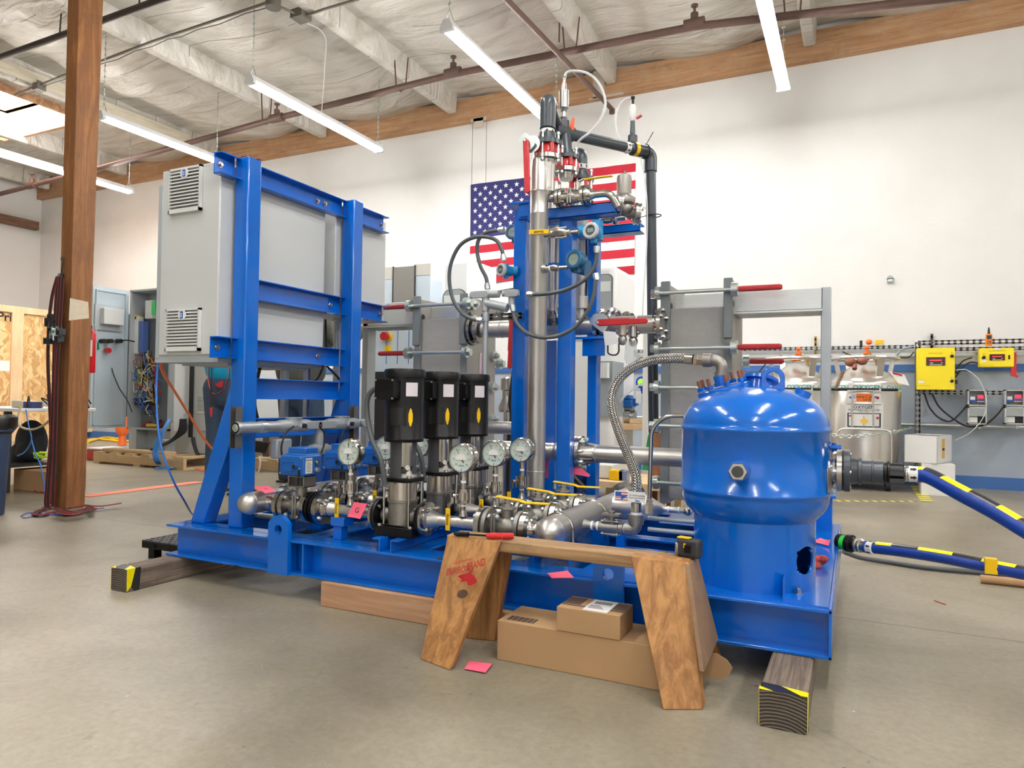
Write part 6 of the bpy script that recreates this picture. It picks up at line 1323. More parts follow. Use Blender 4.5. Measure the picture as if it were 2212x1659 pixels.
# supports seen through the frame
f = MB(); q = P(1300,1140,y=2.5); f.box(q.x-.04,q.x-.005,2.5,2.54,SZ1,SZ1+.10); q = P(1348,1140,y=2.55); f.box(q.x-.03,q.x+.0,2.55,2.58,SZ1,SZ1+.08); f.build('support_post', BLUE, label='short blue posts under the piping right of the discharge header', cat='support')
for i,(x_,y_) in enumerate(((P(735,1160,y=2.21).x,2.21),(P(1150,1150,y=2.3).x-.0,2.32))):
    f = MB(); f.box(x_-.02,x_+.02,y_-.02,y_+.02,SZ1,SZ1+.055); f.box(x_-.025,x_+.04,y_-.03,y_+.03,SZ1+.055,SZ1+.088); f.build('pipe_support', BLUE, label=['short blue pipe support under the nearest pipe, left of the pump','short blue pipe support beside the sawhorse tool'][i], cat='support', bevel=.002)
f = MB(); f.tube([P(520,1108,y=2.5),P(560,1114,y=2.5),P(640,1122,y=2.5)],.013,14); f.tube([P(600,1118,y=2.75),P(800,1135,y=2.75)],.011,12); f.build('low_conduit', GALV, label='galvanised conduit lying low under the suction header', cat='conduit')
# ------------------------------------------------------------------ conduit run in front of the rack
y = 2.13; zc_ = P(620,921,y=2.16).z; y = 2.16
t = thing('conduit_run', 'thick grey conduit with junction bodies mounted across the front of the blue rack', 'conduit', (-2.2,2.5,zc_))
# it runs parallel to the rack (away from the viewer)
XR = RX1+.055
def at_y(px): return P(px,921,x=XR).y
zr = P(620,920,x=XR).z
y0_ = at_y(508)
f = MB(); f.tube([(XR,y0_,zr),(XR,at_y(640),zr)],.0225,24); f.tube([(XR,at_y(640),zr),(XR,at_y(790),zr)],.019,22); f.build('pipe', GALV, t)
f = MB(); f.lathe((XR,y0_,zr),(0,1,0),[(.010,-.004),(.010,-.002),(.017,0),(.0235,0),(.026,.006),(.026,.012)],24); f.build('end_cap', ZINC, t)
f = MB(); f.cyl((XR,at_y(560),zr),(XR,at_y(572),zr),.025,n=24); f.build('pipe_collar', ZINC, t)
for a_,b_ in ((598,668),(705,770)):
    f = MB(); ya, yb_ = at_y(a_), at_y(b_); f.lathe((XR,0,zr),(0,1,0),[(.023,ya),(.0275,ya+.02),(.0285,(ya+yb_)/2),(.0275,yb_-.02),(.023,yb_)],28); f.cyl((XR,(ya+yb_)/2,zr),(XR,(ya+yb_)/2,zr+.032),.034,n=24); f.cyl((XR,(ya+yb_)/2,zr+.032),(XR,(ya+yb_)/2,zr+.037),.038,n=24); f.cyl((XR,(ya+yb_)/2,zr),(XR+.035,(ya+yb_)/2+.02,zr),.016,n=16); f.build('junction_body', ALU, t)
    f = MB(); f.cyl((XR+.03,(ya+yb_)/2+.02,zr),(XR+.052,(ya+yb_)/2+.02,zr),.010,n=12); f.build('cable_gland', RUBBER, t)
for a_,b_ in ((650,684),(676,716),(772,797)):
    ya, yb_ = at_y(a_), at_y(b_); h = .017; xm_ = (ya+yb_)/2; hw = (yb_-ya)/2
    poly = [(hw-h+h*math.cos(math.radians(k)), h*math.sin(math.radians(k))) for k in range(-90,91,15)]+[(-hw+h+h*math.cos(math.radians(k)), h*math.sin(math.radians(k))) for k in range(90,271,15)]
    f = MB(); f.prism(poly,(XR+.022,xm_,zr),(0,1,0),(0,0,1),(.012,0,0)); cv = f.build('oval_cover', ALU, t, bevel=.0015)
    for s_ in (-1,1):
        g = MB(); g.cyl((XR+.033,xm_+s_*(hw-.010),zr),(XR+.036,xm_+s_*(hw-.010),zr),.0028,n=10); g.build('cover_screw', ZINC, cv)
yy = at_y(690); f = MB(); f.tube([(XR,yy,zr),(XR,yy,zr-.095),],.021,20); f.tube([(XR,at_y(620),zr-.115),(XR,at_y(735),zr-.115)],.019,18); f.lathe((XR,yy,zr-.115),(0,1,0),[(.020,-.06),(.026,-.05),(.028,0),(.026,.05),(.020,.06)],22); f.build('drop_tee', ALU, t)
yy = at_y(600); f = MB(); f.box(XR-.02,XR+.02,at_y(592),at_y(625),zr-.14,zr-.085+.03); f.build('drop_box', ALU, t, bevel=.008)
for px,xx_ in ((523,0),(775,0)):
    g = MB(); yq = at_y(px) ; strut(g,(RX1+.022,yq,zr-.085),(RX1+.022,yq,zr+.085),.034,.03); g.build('strut_clip', STRUT, t)
for i,pts in enumerate(([(635,921),(618,935),(608,965),(612,995),(625,1010)],[(690,922),(700,935),(700,960),(694,978)],[(752,922),(740,935),(737,960)],[(800,925),(802,950),(800,968)],)):
    g = MB(); g.tube(catmull([P(px,py,x=XR+.05+.01*i) for px,py in pts],6),.0042,8); g.build('signal_cable', RUBBER, label=['black cable looping from the conduit run to the first blue actuator','black cable dropping from the middle oval cover to the first actuator','thin black cable dropping behind the leftmost gauge','black cable at the right end of the conduit run'][i], cat='cable')
for i,(px0,py0,px1,py1,r_) in enumerate(((612,788,613,905,.020),(660,788,660,905,.014),(728,690,725,905,.019))):
    xk = RX0-.12; a = P(px0,py0,x=xk); b = P(px1,py1,x=xk); a.y = b.y; g = MB(); g.tube([a,b],r_,16); g.cyl(a-V((0,0,.012)),a,r_*1.35,n=14); g.build('cabinet_conduit', GALV, label=['thick steel conduit dropping from the big grey cabinet behind the rack','thinner steel conduit dropping from the big grey cabinet behind the rack','tall steel conduit behind the right part of the rack'][i], cat='conduit')
for i,(pts,mm,r_) in enumerate((([(703,690),(704,740),(706,755)],RUBBER,.006),([(565,780),(556,820),(550,870),(560,920)],RUBBER,.008),([(700,785),(690,810),(680,822),(660,832)],RUBBER,.007),([(705,790),(730,815),(745,835),(760,850)],RUBBER,.006),([(670,788),(668,830),(664,905)],mat('thin_blue_cable',(.02,.05,.35),.4),.003))):
    g = MB(); g.tube(catmull([P(px,py,x=RX0-.10) for px,py in pts],6),r_,8); g.build('loose_cable', mm, label=['short black cable between the two grey cabinets','long black cable curving behind the left of the rack','black cable looping under the cabinet, middle of the rack','black cable running down right behind the rack','thin blue cable hanging behind the middle of the rack'][i], cat='cable')
# ------------------------------------------------------------------ lower right hose, green coupling, grey hose
t = thing('inlet_coupling', 'black and green quick coupling where the lower blue hose meets the skid', 'coupling', P(1835,1176,y=3.0))
a = P(1827,1172,y=3.05); d = (P(1870,1181,y=3.0)-a); L_ = d.length; d.normalize()
f = MB(); f.lathe(a,d,[(.030,-.03),(.030,L_*.1),(.034,L_*.12),(.034,L_*.32),(.026,L_*.36),(.026,L_*.5)],26); f.build('body', BLACK, t)
f = MB(); f.cyl(a-d*.012+V((0,-.006,0)),a+d*L_*.10+V((0,-.006,0)),.029,n=24); f.build('green_tag', mat('bright_green_label',(.02,.6,.06),.5), t)
f = MB(); f.lathe(a,d,[(.024,L_*.5),(.027,L_*.55),(.027,L_*.62),(.024,L_*.64),(.027,L_*.7),(.027,L_*.8),(.024,L_*.84),(.024,L_)],22); f.build('clamp', STEEL, t)
b = a+d*L_
pts = [b-d*.01, P(1900,1184,y=2.98), P(1950,1190,y=2.95), P(2040,1204,y=2.9), P(2120,1220,y=2.86), P(2212,1238,y=2.8), P(2300,1256,y=2.75)]; p = pts[-1]; pts += [V((p.x+.3,p.y-.05,.0245)),V((p.x+1.0,p.y+.1,.0245))]
th = hose('inlet_hose','blue hose with hazard stripe running low from the skid end to the right edge', pts, .0225, 0)
arrows(th, b+d*.022, -d, .0228, 6)
g = MB(); q = P(2140,1222,y=2.83); g.cbox(q,.035,.03,.05); g.build('yellow_tag', YEL, th, label='yellow tape flag')
g = MB(); pts = [P(1822,1192,z=.055),P(1860,1205,z=.02),P(1920,1214,z=.012),P(2000,1226,z=.012),P(2110,1236,z=.012),P(2212,1243,z=.012),P(2290,1248,z=.012),P(2500,1262,z=.012)]; g.tube(catmull(pts,6),.011,12); g.build('grey_hose', CONDG, label='thin grey hose lying on the floor below the lower blue hose', cat='hose')
g = MB(); a = P(2118,1250,z=.018); b = P(2212,1260,z=.018); g.tube([a,b+(b-a)*.8],.018,14); g.build('brown_pipe', CARD, label='brown cardboard tube lying on the floor at the right edge', cat='tube')
g = MB(); a = P(2018,1297,z=.002); b = P(2043,1306,z=.002); g.tube([a,b],.0018,6); g.build('wire_offcut', RED, label='tiny red wire offcut on the floor at the right', cat='wire')
# ------------------------------------------------------------------ rags and notes
def note(pts, label, z=None, txt=None, h=.0008, curl=0.0):
    t = None; w_ = MB(); n_ = 6
    a,b,c,d = [V(p) for p in pts]; vs = []
    for j in range(n_+1):
        for i in range(n_+1):
            u,v = i/n_, j/n_; p = (a*(1-u)+b*u)*(1-v)+(d*(1-u)+c*u)*v; p = p+V((0,0,curl*(u*u*v+(1-u)*(1-v)*.5*u)))
            vs.append(p)
    w_.add(vs,[(j*(n_+1)+i,j*(n_+1)+i+1,(j+1)*(n_+1)+i+1,(j+1)*(n_+1)+i) for j in range(n_) for i in range(n_)])
    o = w_.build('sticky_note', PINK, label=label, cat='note', group='pink sticky notes'); s_ = o.modifiers.new('s','SOLIDIFY'); s_.thickness = h; s_.offset = 0
    if txt:
        m_ = (a+b+c+d)/4; u = (b-a).normalized(); v = (d-a); v = (v-u*v.dot(u)).normalized(); n = u.cross(v); n = -n if n.dot(CPOS-m_)<0 else n
        g = MB(); put_text(g, txt, m_+n*.0015, u, v, .028); g.build('pen_mark', INK, o)
    return o
def F_(px,py,z=.002): return P(px,py,z=z)
note([F_(1003,1445,.004),F_(1048,1453,.004),F_(1064,1436,.006),F_(1014,1427,.004)],'pink sticky note lying on the floor in front of the sawhorse',curl=.003)
note([P(750,1116,y=2.155),P(778,1121,y=2.155),P(793,1090,y=2.165),P(765,1084,y=2.17)],'pink sticky note marked G hanging on the pipe left of the nearest pump',txt='G',curl=.004)
note([P(573,1066,y=2.16),P(598,1062,y=2.19),P(578,1051,y=2.24),P(550,1050,y=2.20)],'pink sticky note lying on top of the left header end cap',curl=.004,txt='>')
note([P(1192,1249,y=2.085),P(1240,1248,y=2.085),P(1226,1234,z=SZ1+.006),P(1182,1238,z=SZ1+.006)],'pink sticky note on the skid flange behind the sawhorse top',curl=.002)
note([P(1750,1170,z=SZ1+.008),P(1790,1179,z=SZ1+.010),P(1794,1173,z=SZ1+.018),P(1773,1162,z=SZ1+.02)],'pink sticky note on the skid deck right of the tank skirt',curl=.012)
g = MB(); c = P(1765,1215,z=SZ1+.02)
for k in range(16): g.ball(c+V((random.uniform(-.035,.02),random.uniform(-.04,.04),random.uniform(-.008,.012))),random.uniform(.012,.02),(1.2,1,.7),10,7)
o = g.build('shop_rag', mat('dull_red_cloth',(.42,.06,.05),.9,0,1,90), label='crumpled dull red rag on the skid deck beside the tank skirt', cat='rag'); rm = o.modifiers.new('r','REMESH'); rm.mode='VOXEL'; rm.voxel_size=.004; 
# ------------------------------------------------------------------ sawhorse
SAWW = wood('sawhorse_wood', (.27,.115,.032), (.50,.25,.08), 2.6, (13,13,.8), .55, dirt=.6, dirtcol=(.16,.09,.045), rings=5)
SAWT = wood('sawhorse_top_wood', (.24,.13,.055), (.46,.29,.14), 1.7, (1,10,10), .6, dirt=.75, dirtcol=(.14,.09,.055), rings=5)
PLY = wood('dirty_plywood', (.19,.11,.06), (.32,.20,.11), 1.5, (3,3,3), .7, dirt=.6, dirtcol=(.12,.08,.05), rings=3)
saw = thing('sawhorse', 'small worn wooden sawhorse with a red donkey print, standing in front of the skid', 'sawhorse', (-.78,1.92,0))
ST = .345
yn = 1.945
# top beam between/over the legs
A = P(972,1163,z=ST); f = MB()
f.box(-1.165,-.405,1.945,2.035,ST-.036,ST); f.build('top_beam', SAWT, saw, bevel=.004)
def leg(pts_front, depth, mm=SAWW, name='leg'):
    """four outer corners of the visible broad face, plus a depth vector"""
    f = MB(); a = [V(p) for p in pts_front]; dv = V(depth); f.add(a+[p+dv for p in a],[(0,1,2,3),(7,6,5,4),(0,4,5,1),(1,5,6,2),(2,6,7,3),(3,7,4,0)]); return f.build(name, mm, saw, bevel=.003)
# front left leg: wide board splayed toward the viewer
TL, TR = P(976,1162,y=1.935), P(1093,1178,y=1.935); BL, BR = P(907,1424,z=0), P(972,1449,z=0)
TL.z = TR.z = ST-.001
TR = V((-.968,1.935,ST-.001)); TL = V((-1.155,1.935,ST-.001)); 
leg([BL,BR,TR,TL],(.0,.030,.006))
B2, B3 = P(1014,1374,z=0), P(1076,1381,z=0)
leg([B2,B3,V((TR.x,2.045,ST-.002)),V((TL.x,2.045,ST-.002))],(0,-.024,0))
RL, RR = P(1432,1534,z=0), P(1519,1534,z=0)
T1, T2 = V((-.60,1.935,ST-.001)), V((-.405,1.935,ST-.001))
T1 = P(1362,1212,y=1.935); T2 = P(1487,1222,y=1.935); T1.z = T2.z = ST-.001
leg([RL,RR,T2,T1],(.0,.030,.006)); 
leg([V((RL.x,2.16,0)),V((RR.x,2.16,0)),V((T2.x,2.045,ST-.002)),V((T1.x,2.045,ST-.002))],(0,-.024,0))
# plywood end panels
f = MB(); e0 = V((T2.x+.004,1.94,ST-.006)); 
px_ = [P(1490,1222,y=1.925), P(1513,1203,y=2.04), P(1552,1381,y=2.13), P(1521,1452,y=1.875)]
e = [V((T2.x+.001,1.932,ST-.004)), V((T2.x+.001,2.045,ST-.004)), V((T2.x+.050,2.155,.155)), V((T2.x+.052,1.885,.085))]
e = [V((-.398,1.932,ST-.004)), V((-.398,2.045,ST-.004)), P(1552,1381,x=-.335), P(1521,1452,x=-.338)]
f.add([p for p in e]+[p-V((.012,0,0)) for p in e],[(0,1,2,3),(7,6,5,4),(0,4,5,1),(1,5,6,2),(2,6,7,3),(3,7,4,0)]); f.build('end_panel', PLY, saw, bevel=.001)
# nails
for px,py in ((998,1179),(1043,1180),(1070,1186),(1384,1219),(1421,1219),(1465,1223)):
    q = P(px,py,y=1.933); g = MB(); g.bar(q-V((.004,.001,.001)),q+V((.004,-.001,.001)),.0012,.0012); g.build('nail', INK, saw)
# prints on the front left leg: plane through BL, BR, TR, TL
nrm = (BR-BL).cross(TL-BL).normalized(); nrm = nrm if nrm.y < 0 else -nrm
def onleg(px,py,off=.0012):
    d_ = (CF*FOC+CR*(px-1106.0)-CU*(py-829.5)); t_ = (BL-CPOS).dot(nrm)/d_.dot(nrm); return CPOS+d_*t_+nrm*off
def print_text(mb, txt, p0, p1, hpx, bold=.0, shear=0.0):
    """lettering along the line of two photo points lying on the board"""
    a, b = onleg(*p0), onleg(*p1); u = (b-a).normalized(); up = onleg(p0[0],p0[1]-20)-onleg(*p0); up = (up-u*up.dot(u)).normalized()
    vs, fs = text2d(txt, 1, 'LEFT', shear, bold); w0 = max(v[0] for v in vs)-min(v[0] for v in vs); k = (b-a).length/w0; kh = hpx
    mb.add([a+u*((x-min(v[0] for v in vs))*k)+up*(y_*kh) for x, y_ in vs], fs)
g = MB(); print_text(g,'Genuine',(981,1216),(1019,1207),.017,.0,.25); print_text(g,'BURRO',(965,1237),(1006,1230),.029,.012,.15); print_text(g,'BRAND',(1009,1226),(1049,1214),.032,.012,.15)
g.build('red_print', REDINK, saw)
donk = [(990,1245),(998,1241),(1003,1239),(1010,1239),(1014,1236),(1008,1224),(1007,1220),(1012,1227),(1016,1237),(1018,1233),(1024,1223),(1021,1234),(1018,1239),(1023,1243),(1029,1250),(1031,1258),(1024,1262),(1018,1265),(1011,1264),(1010,1259),(1007,1255),(1001,1257),(996,1256),(999,1252),(994,1249)]
g = MB(); a3 = [onleg(*p) for p in donk]; g.add(a3,[tuple(range(len(a3)))]); g.build('donkey_print', REDINK, saw)
g = MB(); c = onleg(998,1249,.0014); ring = [onleg(995+6.5*math.cos(t_/8*math.pi),1249+4.5*math.sin(t_/8*math.pi),.0016) for t_ in range(16)]; g.tube(ring+[ring[0]],.0006,4,cap=False); g.build('donkey_muzzle', REDINK, saw)
g = MB(); kn = [onleg(999+12*math.cos(t_/9*math.pi)*1.0,1283+9.5*math.sin(t_/9*math.pi)-1.5*math.cos(t_/9*math.pi),.0004) for t_ in range(18)]; g.add(kn,[tuple(range(18))]); g.build('wood_knot', wood('knot_wood',(.07,.035,.02),(.18,.09,.05),8,(6,6,6),.6,rings=4), saw, label='dark oval wood knot')
# screwdriver
t = thing('screwdriver', 'tool with red ribbed grip and black shaft on the left end of the sawhorse', 'tool', (-1.05,1.98,ST))
a = P(1050,1157,z=ST+.012); b = P(1110,1158,z=ST+.012); d = (b-a).normalized(); L_ = (b-a).length
f = MB(); f.lathe(a,d,[(.006,0),(.0085,.004),(.0085,.012),(.010,.018),(.0095,L_*.5),(.010,L_*.85),(.008,L_)],14); f.build('grip', mat('red_translucent_grip',(.75,.02,.02),.25,0,.6,300), t)
c = P(987,1153,z=ST+.008); f = MB(); f.tube([a,c.lerp(a,.35)],.003,8); f.tube([c.lerp(a,.4),c],.0075,10); f.ball(c,.009,(1.3,1,.7),10,8); f.build('shaft', BLACK, t)
# tape measure
t = thing('tape_measure', 'black and yellow tape measure standing on the right end of the sawhorse', 'tape measure', P(1487,1204,z=ST))
q = P(1486,1205,z=ST); R3_ = Matrix.Rotation(math.radians(-12),3,'Z')
f = MB(); f.cbox(q+V((.002,.012,.026)),.066,.036,.052,R3_); f.build('case', mat('tape_rubber',(.03,.03,.033),.6), t, bevel=.008, seg=3)
f = MB(); f.cbox(q+V((-.012,.010,.0535)),.036,.022,.004,R3_); f.build('yellow_band', YEL, t, bevel=.0015)
f = MB(); f.cbox(q+V((-.030,.012,.022)),.010,.026,.034,R3_); f.build('chrome_front', STEEL, t, bevel=.003)
f = MB(); f.cbox(q+V((.0,-.008,.026)),.018,.004,.022,R3_); f.build('belt_clip', BLACK, t, bevel=.001)
f = MB(); f.cbox(q+V((-.008,-.0065,.034)),.006,.003,.012,R3_); f.build('yellow_slot', YEL, t)
# ------------------------------------------------------------------ cardboard boxes under the sawhorse
CARDF = mat('cardboard_box', (.44,.27,.13), .8, 0, .02, 200, .05, 4)
t = thing('cardboard_box', 'long low cardboard box on the floor beneath the sawhorse', 'box', (-.72,1.99,0))
a = P(1075,1423,z=0); b = P(1420,1495,z=0); x0_, yb_ = a.x, 1.905
hb = P(1077,1340,y=yb_).z
f = MB(); f.box(x0_,-.425,yb_,2.075,0,hb); f.build('body', CARDF, t, bevel=.002)
f = MB(); f.prism([(lambda q:(q.x,q.z))(P(a_,b__,y=2.0)) for a_,b__ in ((1500,1440),(1528,1410),(1548,1412),(1570,1425),(1582,1443),(1575,1459),(1555,1467),(1535,1463),(1500,1458))],(0,2.0,0),(1,0,0),(0,0,1),(0,.003,0)); f.build('open_flap', CARD, t)
for s_,xe_ in ((-1,x0_),):
    f = MB(); yy_ = 2.06; f.prism([(0,0),(.055,.008),(.075,.03),(.070,.058),(.045,.075),(0,.085)] if s_>0 else [(0,.03),(-.018,.035),(-.022,.06),(-.018,.09),(0,.10)],(xe_,yy_,0.005),(1,0,0),(0,0,1),(0,.003,0)); f.build('open_flap', CARD, t)
g = MB(); u0 = P(1088,1336,z=hb+.0006); 
for k in range(16):
    xx_ = x0_+.022+k*.0055; g.box(xx_,xx_+.0022 if k%3 else xx_+.0036,yb_+.02,yb_+.06,hb+.0004,hb+.0009)
g.build('barcode', INK, t)
g = MB(); qa = P(1258,1367,z=hb+.001); g.box(qa.x,qa.x+.085,yb_+.012,yb_+.05,hb+.0003,hb+.0008); g.build('white_label', PAPER, t)
t = thing('cardboard_box', 'smaller cardboard box with a white shipping label stacked on the long box', 'box', (-.6,1.98,hb))
a = P(1202,1362,z=hb); b = P(1350,1374,z=hb); h2 = P(1203,1310,y=a.y).z-hb
x0_, x1_, y0_, y1_ = a.x, b.x, a.y, a.y+.125
f = MB(); f.box(x0_,x1_,y0_,y1_,hb+.001,hb+h2); f.build('body', CARDF, t, bevel=.0015)
zt_ = hb+h2
g = MB(); g.box(x0_+.001,x0_+.055,y0_+.045,y0_+.115,zt_+.0002,zt_+.0006); g.box(x1_-.048,x1_-.001,y0_+.045,y0_+.115,zt_+.0002,zt_+.0006); g.box(x0_,x1_,y0_+.03,y0_+.04,zt_+.0002,zt_+.0006); g.box(x1_-.004,x1_+.0005,y0_+.012,y0_+.016,hb+.02,hb+.024); g.build('printed_tape', CARD2, t)
g = MB(); g.box(x0_+.075,x0_+.148,y0_+.004,y0_+.118,zt_+.0007,zt_+.0012); lb = g.build('shipping_label', PAPER, t)
g = MB()
for k in range(18): g.box(x0_+.088+k*.0028,x0_+.0892+k*.0028+(.0008 if k%4==0 else 0),y0_+.075,y0_+.100,zt_+.0013,zt_+.0016)
for k in range(4): g.box(x0_+.082,x0_+.13-.006*k,y0_+.03+k*.009,y0_+.033+k*.009,zt_+.0013,zt_+.0016)
g.build('label_print', INK, lb)
# ------------------------------------------------------------------ flag on the back wall
FR = mat('flag_red', (.46,.012,.03), .85); FW = mat('flag_white', (.74,.73,.72), .85); FB = mat('flag_blue', (.025,.025,.13), .85)
fa, fb_ = P(1017,401,y=7.86), P(1016,613,y=7.86); fx0 = fa.x; fx1 = P(1372,353,y=7.86).x; fz1, fz0 = 3.505, 2.235
def fwave(x, z): return V((x, WALLY-.012-.006-.010*math.sin(x*5+z*2)*math.sin(z*3+1)-.004*math.sin(x*17), z+.012*math.sin(x*3.1)*(fz1-z)))
t = thing('flag', 'large American flag hanging flat on the white back wall behind the mast', 'flag', (fx0,WALLY,fz0))
def fpatch(mb, x0, x1, z0, z1, off=0, nx=60, nz=6):
    vs = [fwave(x0+(x1-x0)*i/nx, z0+(z1-z0)*j/nz)-V((0,off,0)) for j in range(nz+1) for i in range(nx+1)]
    mb.add(vs, [(j*(nx+1)+i,j*(nx+1)+i+1,(j+1)*(nx+1)+i+1,(j+1)*(nx+1)+i) for j in range(nz) for i in range(nx)])
H = (fz1-fz0)/13; W_ = fx1-fx0
g = MB(); r_ = MB()
for k in range(13): fpatch(r_ if k%2==0 else g, fx0, fx1, fz1-(k+1)*H, fz1-k*H)
r_.build('red_stripes', FR, t); g.build('white_stripes', FW, t)
g = MB(); fpatch(g, fx0, fx0+W_*.40, fz1-7*H, fz1, .005); cn = g.build('canton', FB, t)
g = MB()
for row in range(9):
    for c in range(6 if row%2==0 else 5):
        cx_ = fx0+W_*.40*((c+.5+(.5 if row%2 else 0))/6); cz = fz1-7*H*((row+1)/10)
        pts = []
        for k in range(10):
            rr = .036 if k%2==0 else .0145; a_ = math.pi/2+k*math.pi/5; pts.append(fwave(cx_+rr*math.cos(a_), cz+rr*math.sin(a_))-V((0,.0075,0)))
        g.add(pts+[fwave(cx_,cz)-V((0,.0075,0))],[(k,(k+1)%10,10) for k in range(10)])
g.build('stars', FW, cn)
g = MB(); g.box(fx0-.035,fx0,WALLY-.016,WALLY-.012,fz0,fz1); g.build('header_tape', FW, t)
g = MB(); q = P(1923,604,y=WALLY-.02); g.box(q.x-.028,q.x+.028,WALLY-.03,WALLY-.001,q.z-.028,q.z+.012); g.cyl((q.x,WALLY-.03,q.z+.012),(q.x,WALLY-.001,q.z+.012),.028,n=20)
g.mat(1); g.box(q.x-.02,q.x+.02,WALLY-.034,WALLY-.03,q.z-.018,q.z+.004); g.build('wall_hook', [CABD, WHITE], label='small grey domed device alone on the white wall at the right', cat='wall device')
# ------------------------------------------------------------------ wall rails, yellow panels and instruments at the right
WY = WALLY
def wq(px,py,y=WY-.1): return P(px,py,y=y)
def rail(px0, px1, py0, py1, hgt, dep, mm, label, y=WY-.04):
    a = wq(px0,(py0+py1)/2,y); b = wq(px1,(py0+py1)/2,y); g = MB(); g.box(a.x,b.x,y-dep,y,a.z-hgt/2,a.z+hgt/2)
    return g.build('wall_rail', mm, label=label, cat='rail')
g = MB(); a = wq(1296,756); b = wq(1975,756); strut(g,(a.x,WY-.05,1.335),(b.x,WY-.05,1.335),.04,.03); g.build('wall_rail', GALV, label='upper galvanised rail along the back wall behind the oxygen tanks', cat='rail')
g = MB(); g.box(a.x,b.x+1.3,WY-.06,WY-.02,1.245,1.275); g.build('wall_rail', ALUM, label='second metal rail along the back wall, just above the blue stripe', cat='rail')
g = MB(); g.cyl((a.x,WY-.05,.585),(1.6,WY-.05,.585),.020,n=14); g.build('wall_pipe', ALUM, label='light horizontal pipe low along the back wall behind the oxygen tanks', cat='pipe')
for i,px in enumerate((1761,2014)):
    g = MB(); q = wq(px,740); strut(g,(q.x,WY-.03,1.28),(q.x,WY-.03,1.46),.04,.02); g.build('wall_bracket', BRASS if i==0 else STRUT, label=['short slotted bracket sticking up from the wall rail left of the grey frame','short slotted bracket above the large yellow box'][i], cat='bracket')
t = thing('wall_rack', 'slotted metal strut rack on the wall carrying the yellow boxes', 'frame', (.55,WY-.1,0))
xs0 = wq(1982,850).x
g = MB(); strut(g,(xs0,WY-.12,.02),(xs0,WY-.12,1.375),.045,.045); g.build('upright', STRUT, t)
g = MB(); strut(g,(xs0,WY-.12,1.365),(1.7,WY-.12,1.365),.04,.04); g.build('top_rail', STRUT, t)
g = MB(); strut(g,(xs0,WY-.12,.895),(1.7,WY-.12,.895),.04,.035); g.build('lower_rail', STRUT, t)
g = MB(); strut(g,(xs0,WY-.12,1.30),(1.7,WY-.12,1.30),.03,.03); g.build('middle_rail', STRUT, t)
def ybox(px0,px1,py0,py1,label,big):
    y = WY-.26; a = wq(px0,py1,y); b = wq(px1,py0,y); t = thing('yellow_control_box', label, 'control box', ((a.x+b.x)/2,y,a.z), 'yellow control boxes on the wall')
    g = MB(); g.box(a.x,b.x,y,y+.11,a.z,b.z); g.build('body', YEL2, t, bevel=.006)
    W_, H_ = b.x-a.x, b.z-a.z; c = ((a.x+b.x)/2, (a.z+b.z)/2)
    if big: dx0,dx1,dz0,dz1 = a.x+W_*.25,a.x+W_*.75,a.z+H_*.58,a.z+H_*.78
    else: dx0,dx1,dz0,dz1 = a.x+W_*.29,a.x+W_*.73,a.z+H_*.35,a.z+H_*.67
    g = MB(); g.box(dx0,dx1,y-.004,y,dz0,dz1); d = g.build('display', LENS, t)
    g = MB(); hh = dz1-dz0; g.box(dx0+(dx1-dx0)*.18,dx0+(dx1-dx0)*.82,y-.006,y-.0045,dz0+hh*.56,dz0+hh*.70); g.build('led_digits', LEDR, d)
    g = MB(); g.box(dx0+(dx1-dx0)*.2,dx0+(dx1-dx0)*.36,y-.006,y-.0045,dz0+hh*.26,dz0+hh*.34); g.box(dx1-(dx1-dx0)*.22,dx1-(dx1-dx0)*.15,y-.006,y-.0045,dz0+hh*.26,dz0+hh*.34); g.box(dx0+(dx1-dx0)*.18,dx0+(dx1-dx0)*.82,y-.006,y-.0045,dz0+hh*.06,dz0+hh*.12); g.build('display_text', WHITE, d)
    for zz_ in ((.80,.21) if big else (.50,)):
        xx_ = a.x+W_*(.92 if big else .12); z_ = a.z+H_*zz_; g = MB(); g.cyl((xx_,y-.012,z_),(xx_,y,z_),.014,n=16); g.bar((xx_-.012,y-.016,z_-.012),(xx_+.012,y-.016,z_+.012),.008,.006); g.build('latch', RUBBER, t)
        g = MB(); g.prism([(-.012,.022),(.012,.022),(0,.044)],(xx_,y-.001,z_),(1,0,0),(0,0,1),(0,-.001,0)); g.build('warning_triangle', mat('amber_triangle',(.85,.5,.0),.4) if 'amber_triangle' not in bpy.data.materials else bpy.data.materials['amber_triangle'], t)
    g = MB(); put_text(g,'LOW OXYGEN' if big else 'OXYGEN MONITOR',(c[0],y-.001,a.z+H_*(.87 if big else .84)),(1,0,0),(0,0,1),.017 if big else .014,bold=.01); put_text(g,'SEE OPERATING MANUAL',(a.x+W_*.18,y-.001,a.z+H_*.10),(1,0,0),(0,0,1),.010); g.build('printing', mat('olive_print',(.45,.32,.02),.5) if 'olive_print' not in bpy.data.materials else bpy.data.materials['olive_print'], t)
    g = MB(); g.box(a.x+W_*.05,a.x+W_*.20,y-.001,y,a.z+H_*(.16 if big else .26),a.z+H_*(.22 if big else .38)); g.build('white_sticker', PAPER, t)
    if not big:
        g = MB(); g.box(b.x-W_*.17,b.x-W_*.12,y-.003,y,a.z+H_*.40,a.z+H_*.62); g.build('switch', RUBBER, t)
        g = MB(); g.box(c[0]-.02,c[0]+.03,y-.002,y,b.z-.016,b.z-.001); g.build('white_sticker', PAPER, t)
    else:
        for zz_ in (.22,.17,.42):
            g = MB(); g.cyl((b.x,y+.05,a.z+H_*zz_),(b.x+.025,y+.05,a.z+H_*zz_),.008,n=12); g.build('side_plug', RUBBER, t)
    return t
ybox(1980,2063,751,842,'large yellow control box with two black latches on the wall',True)
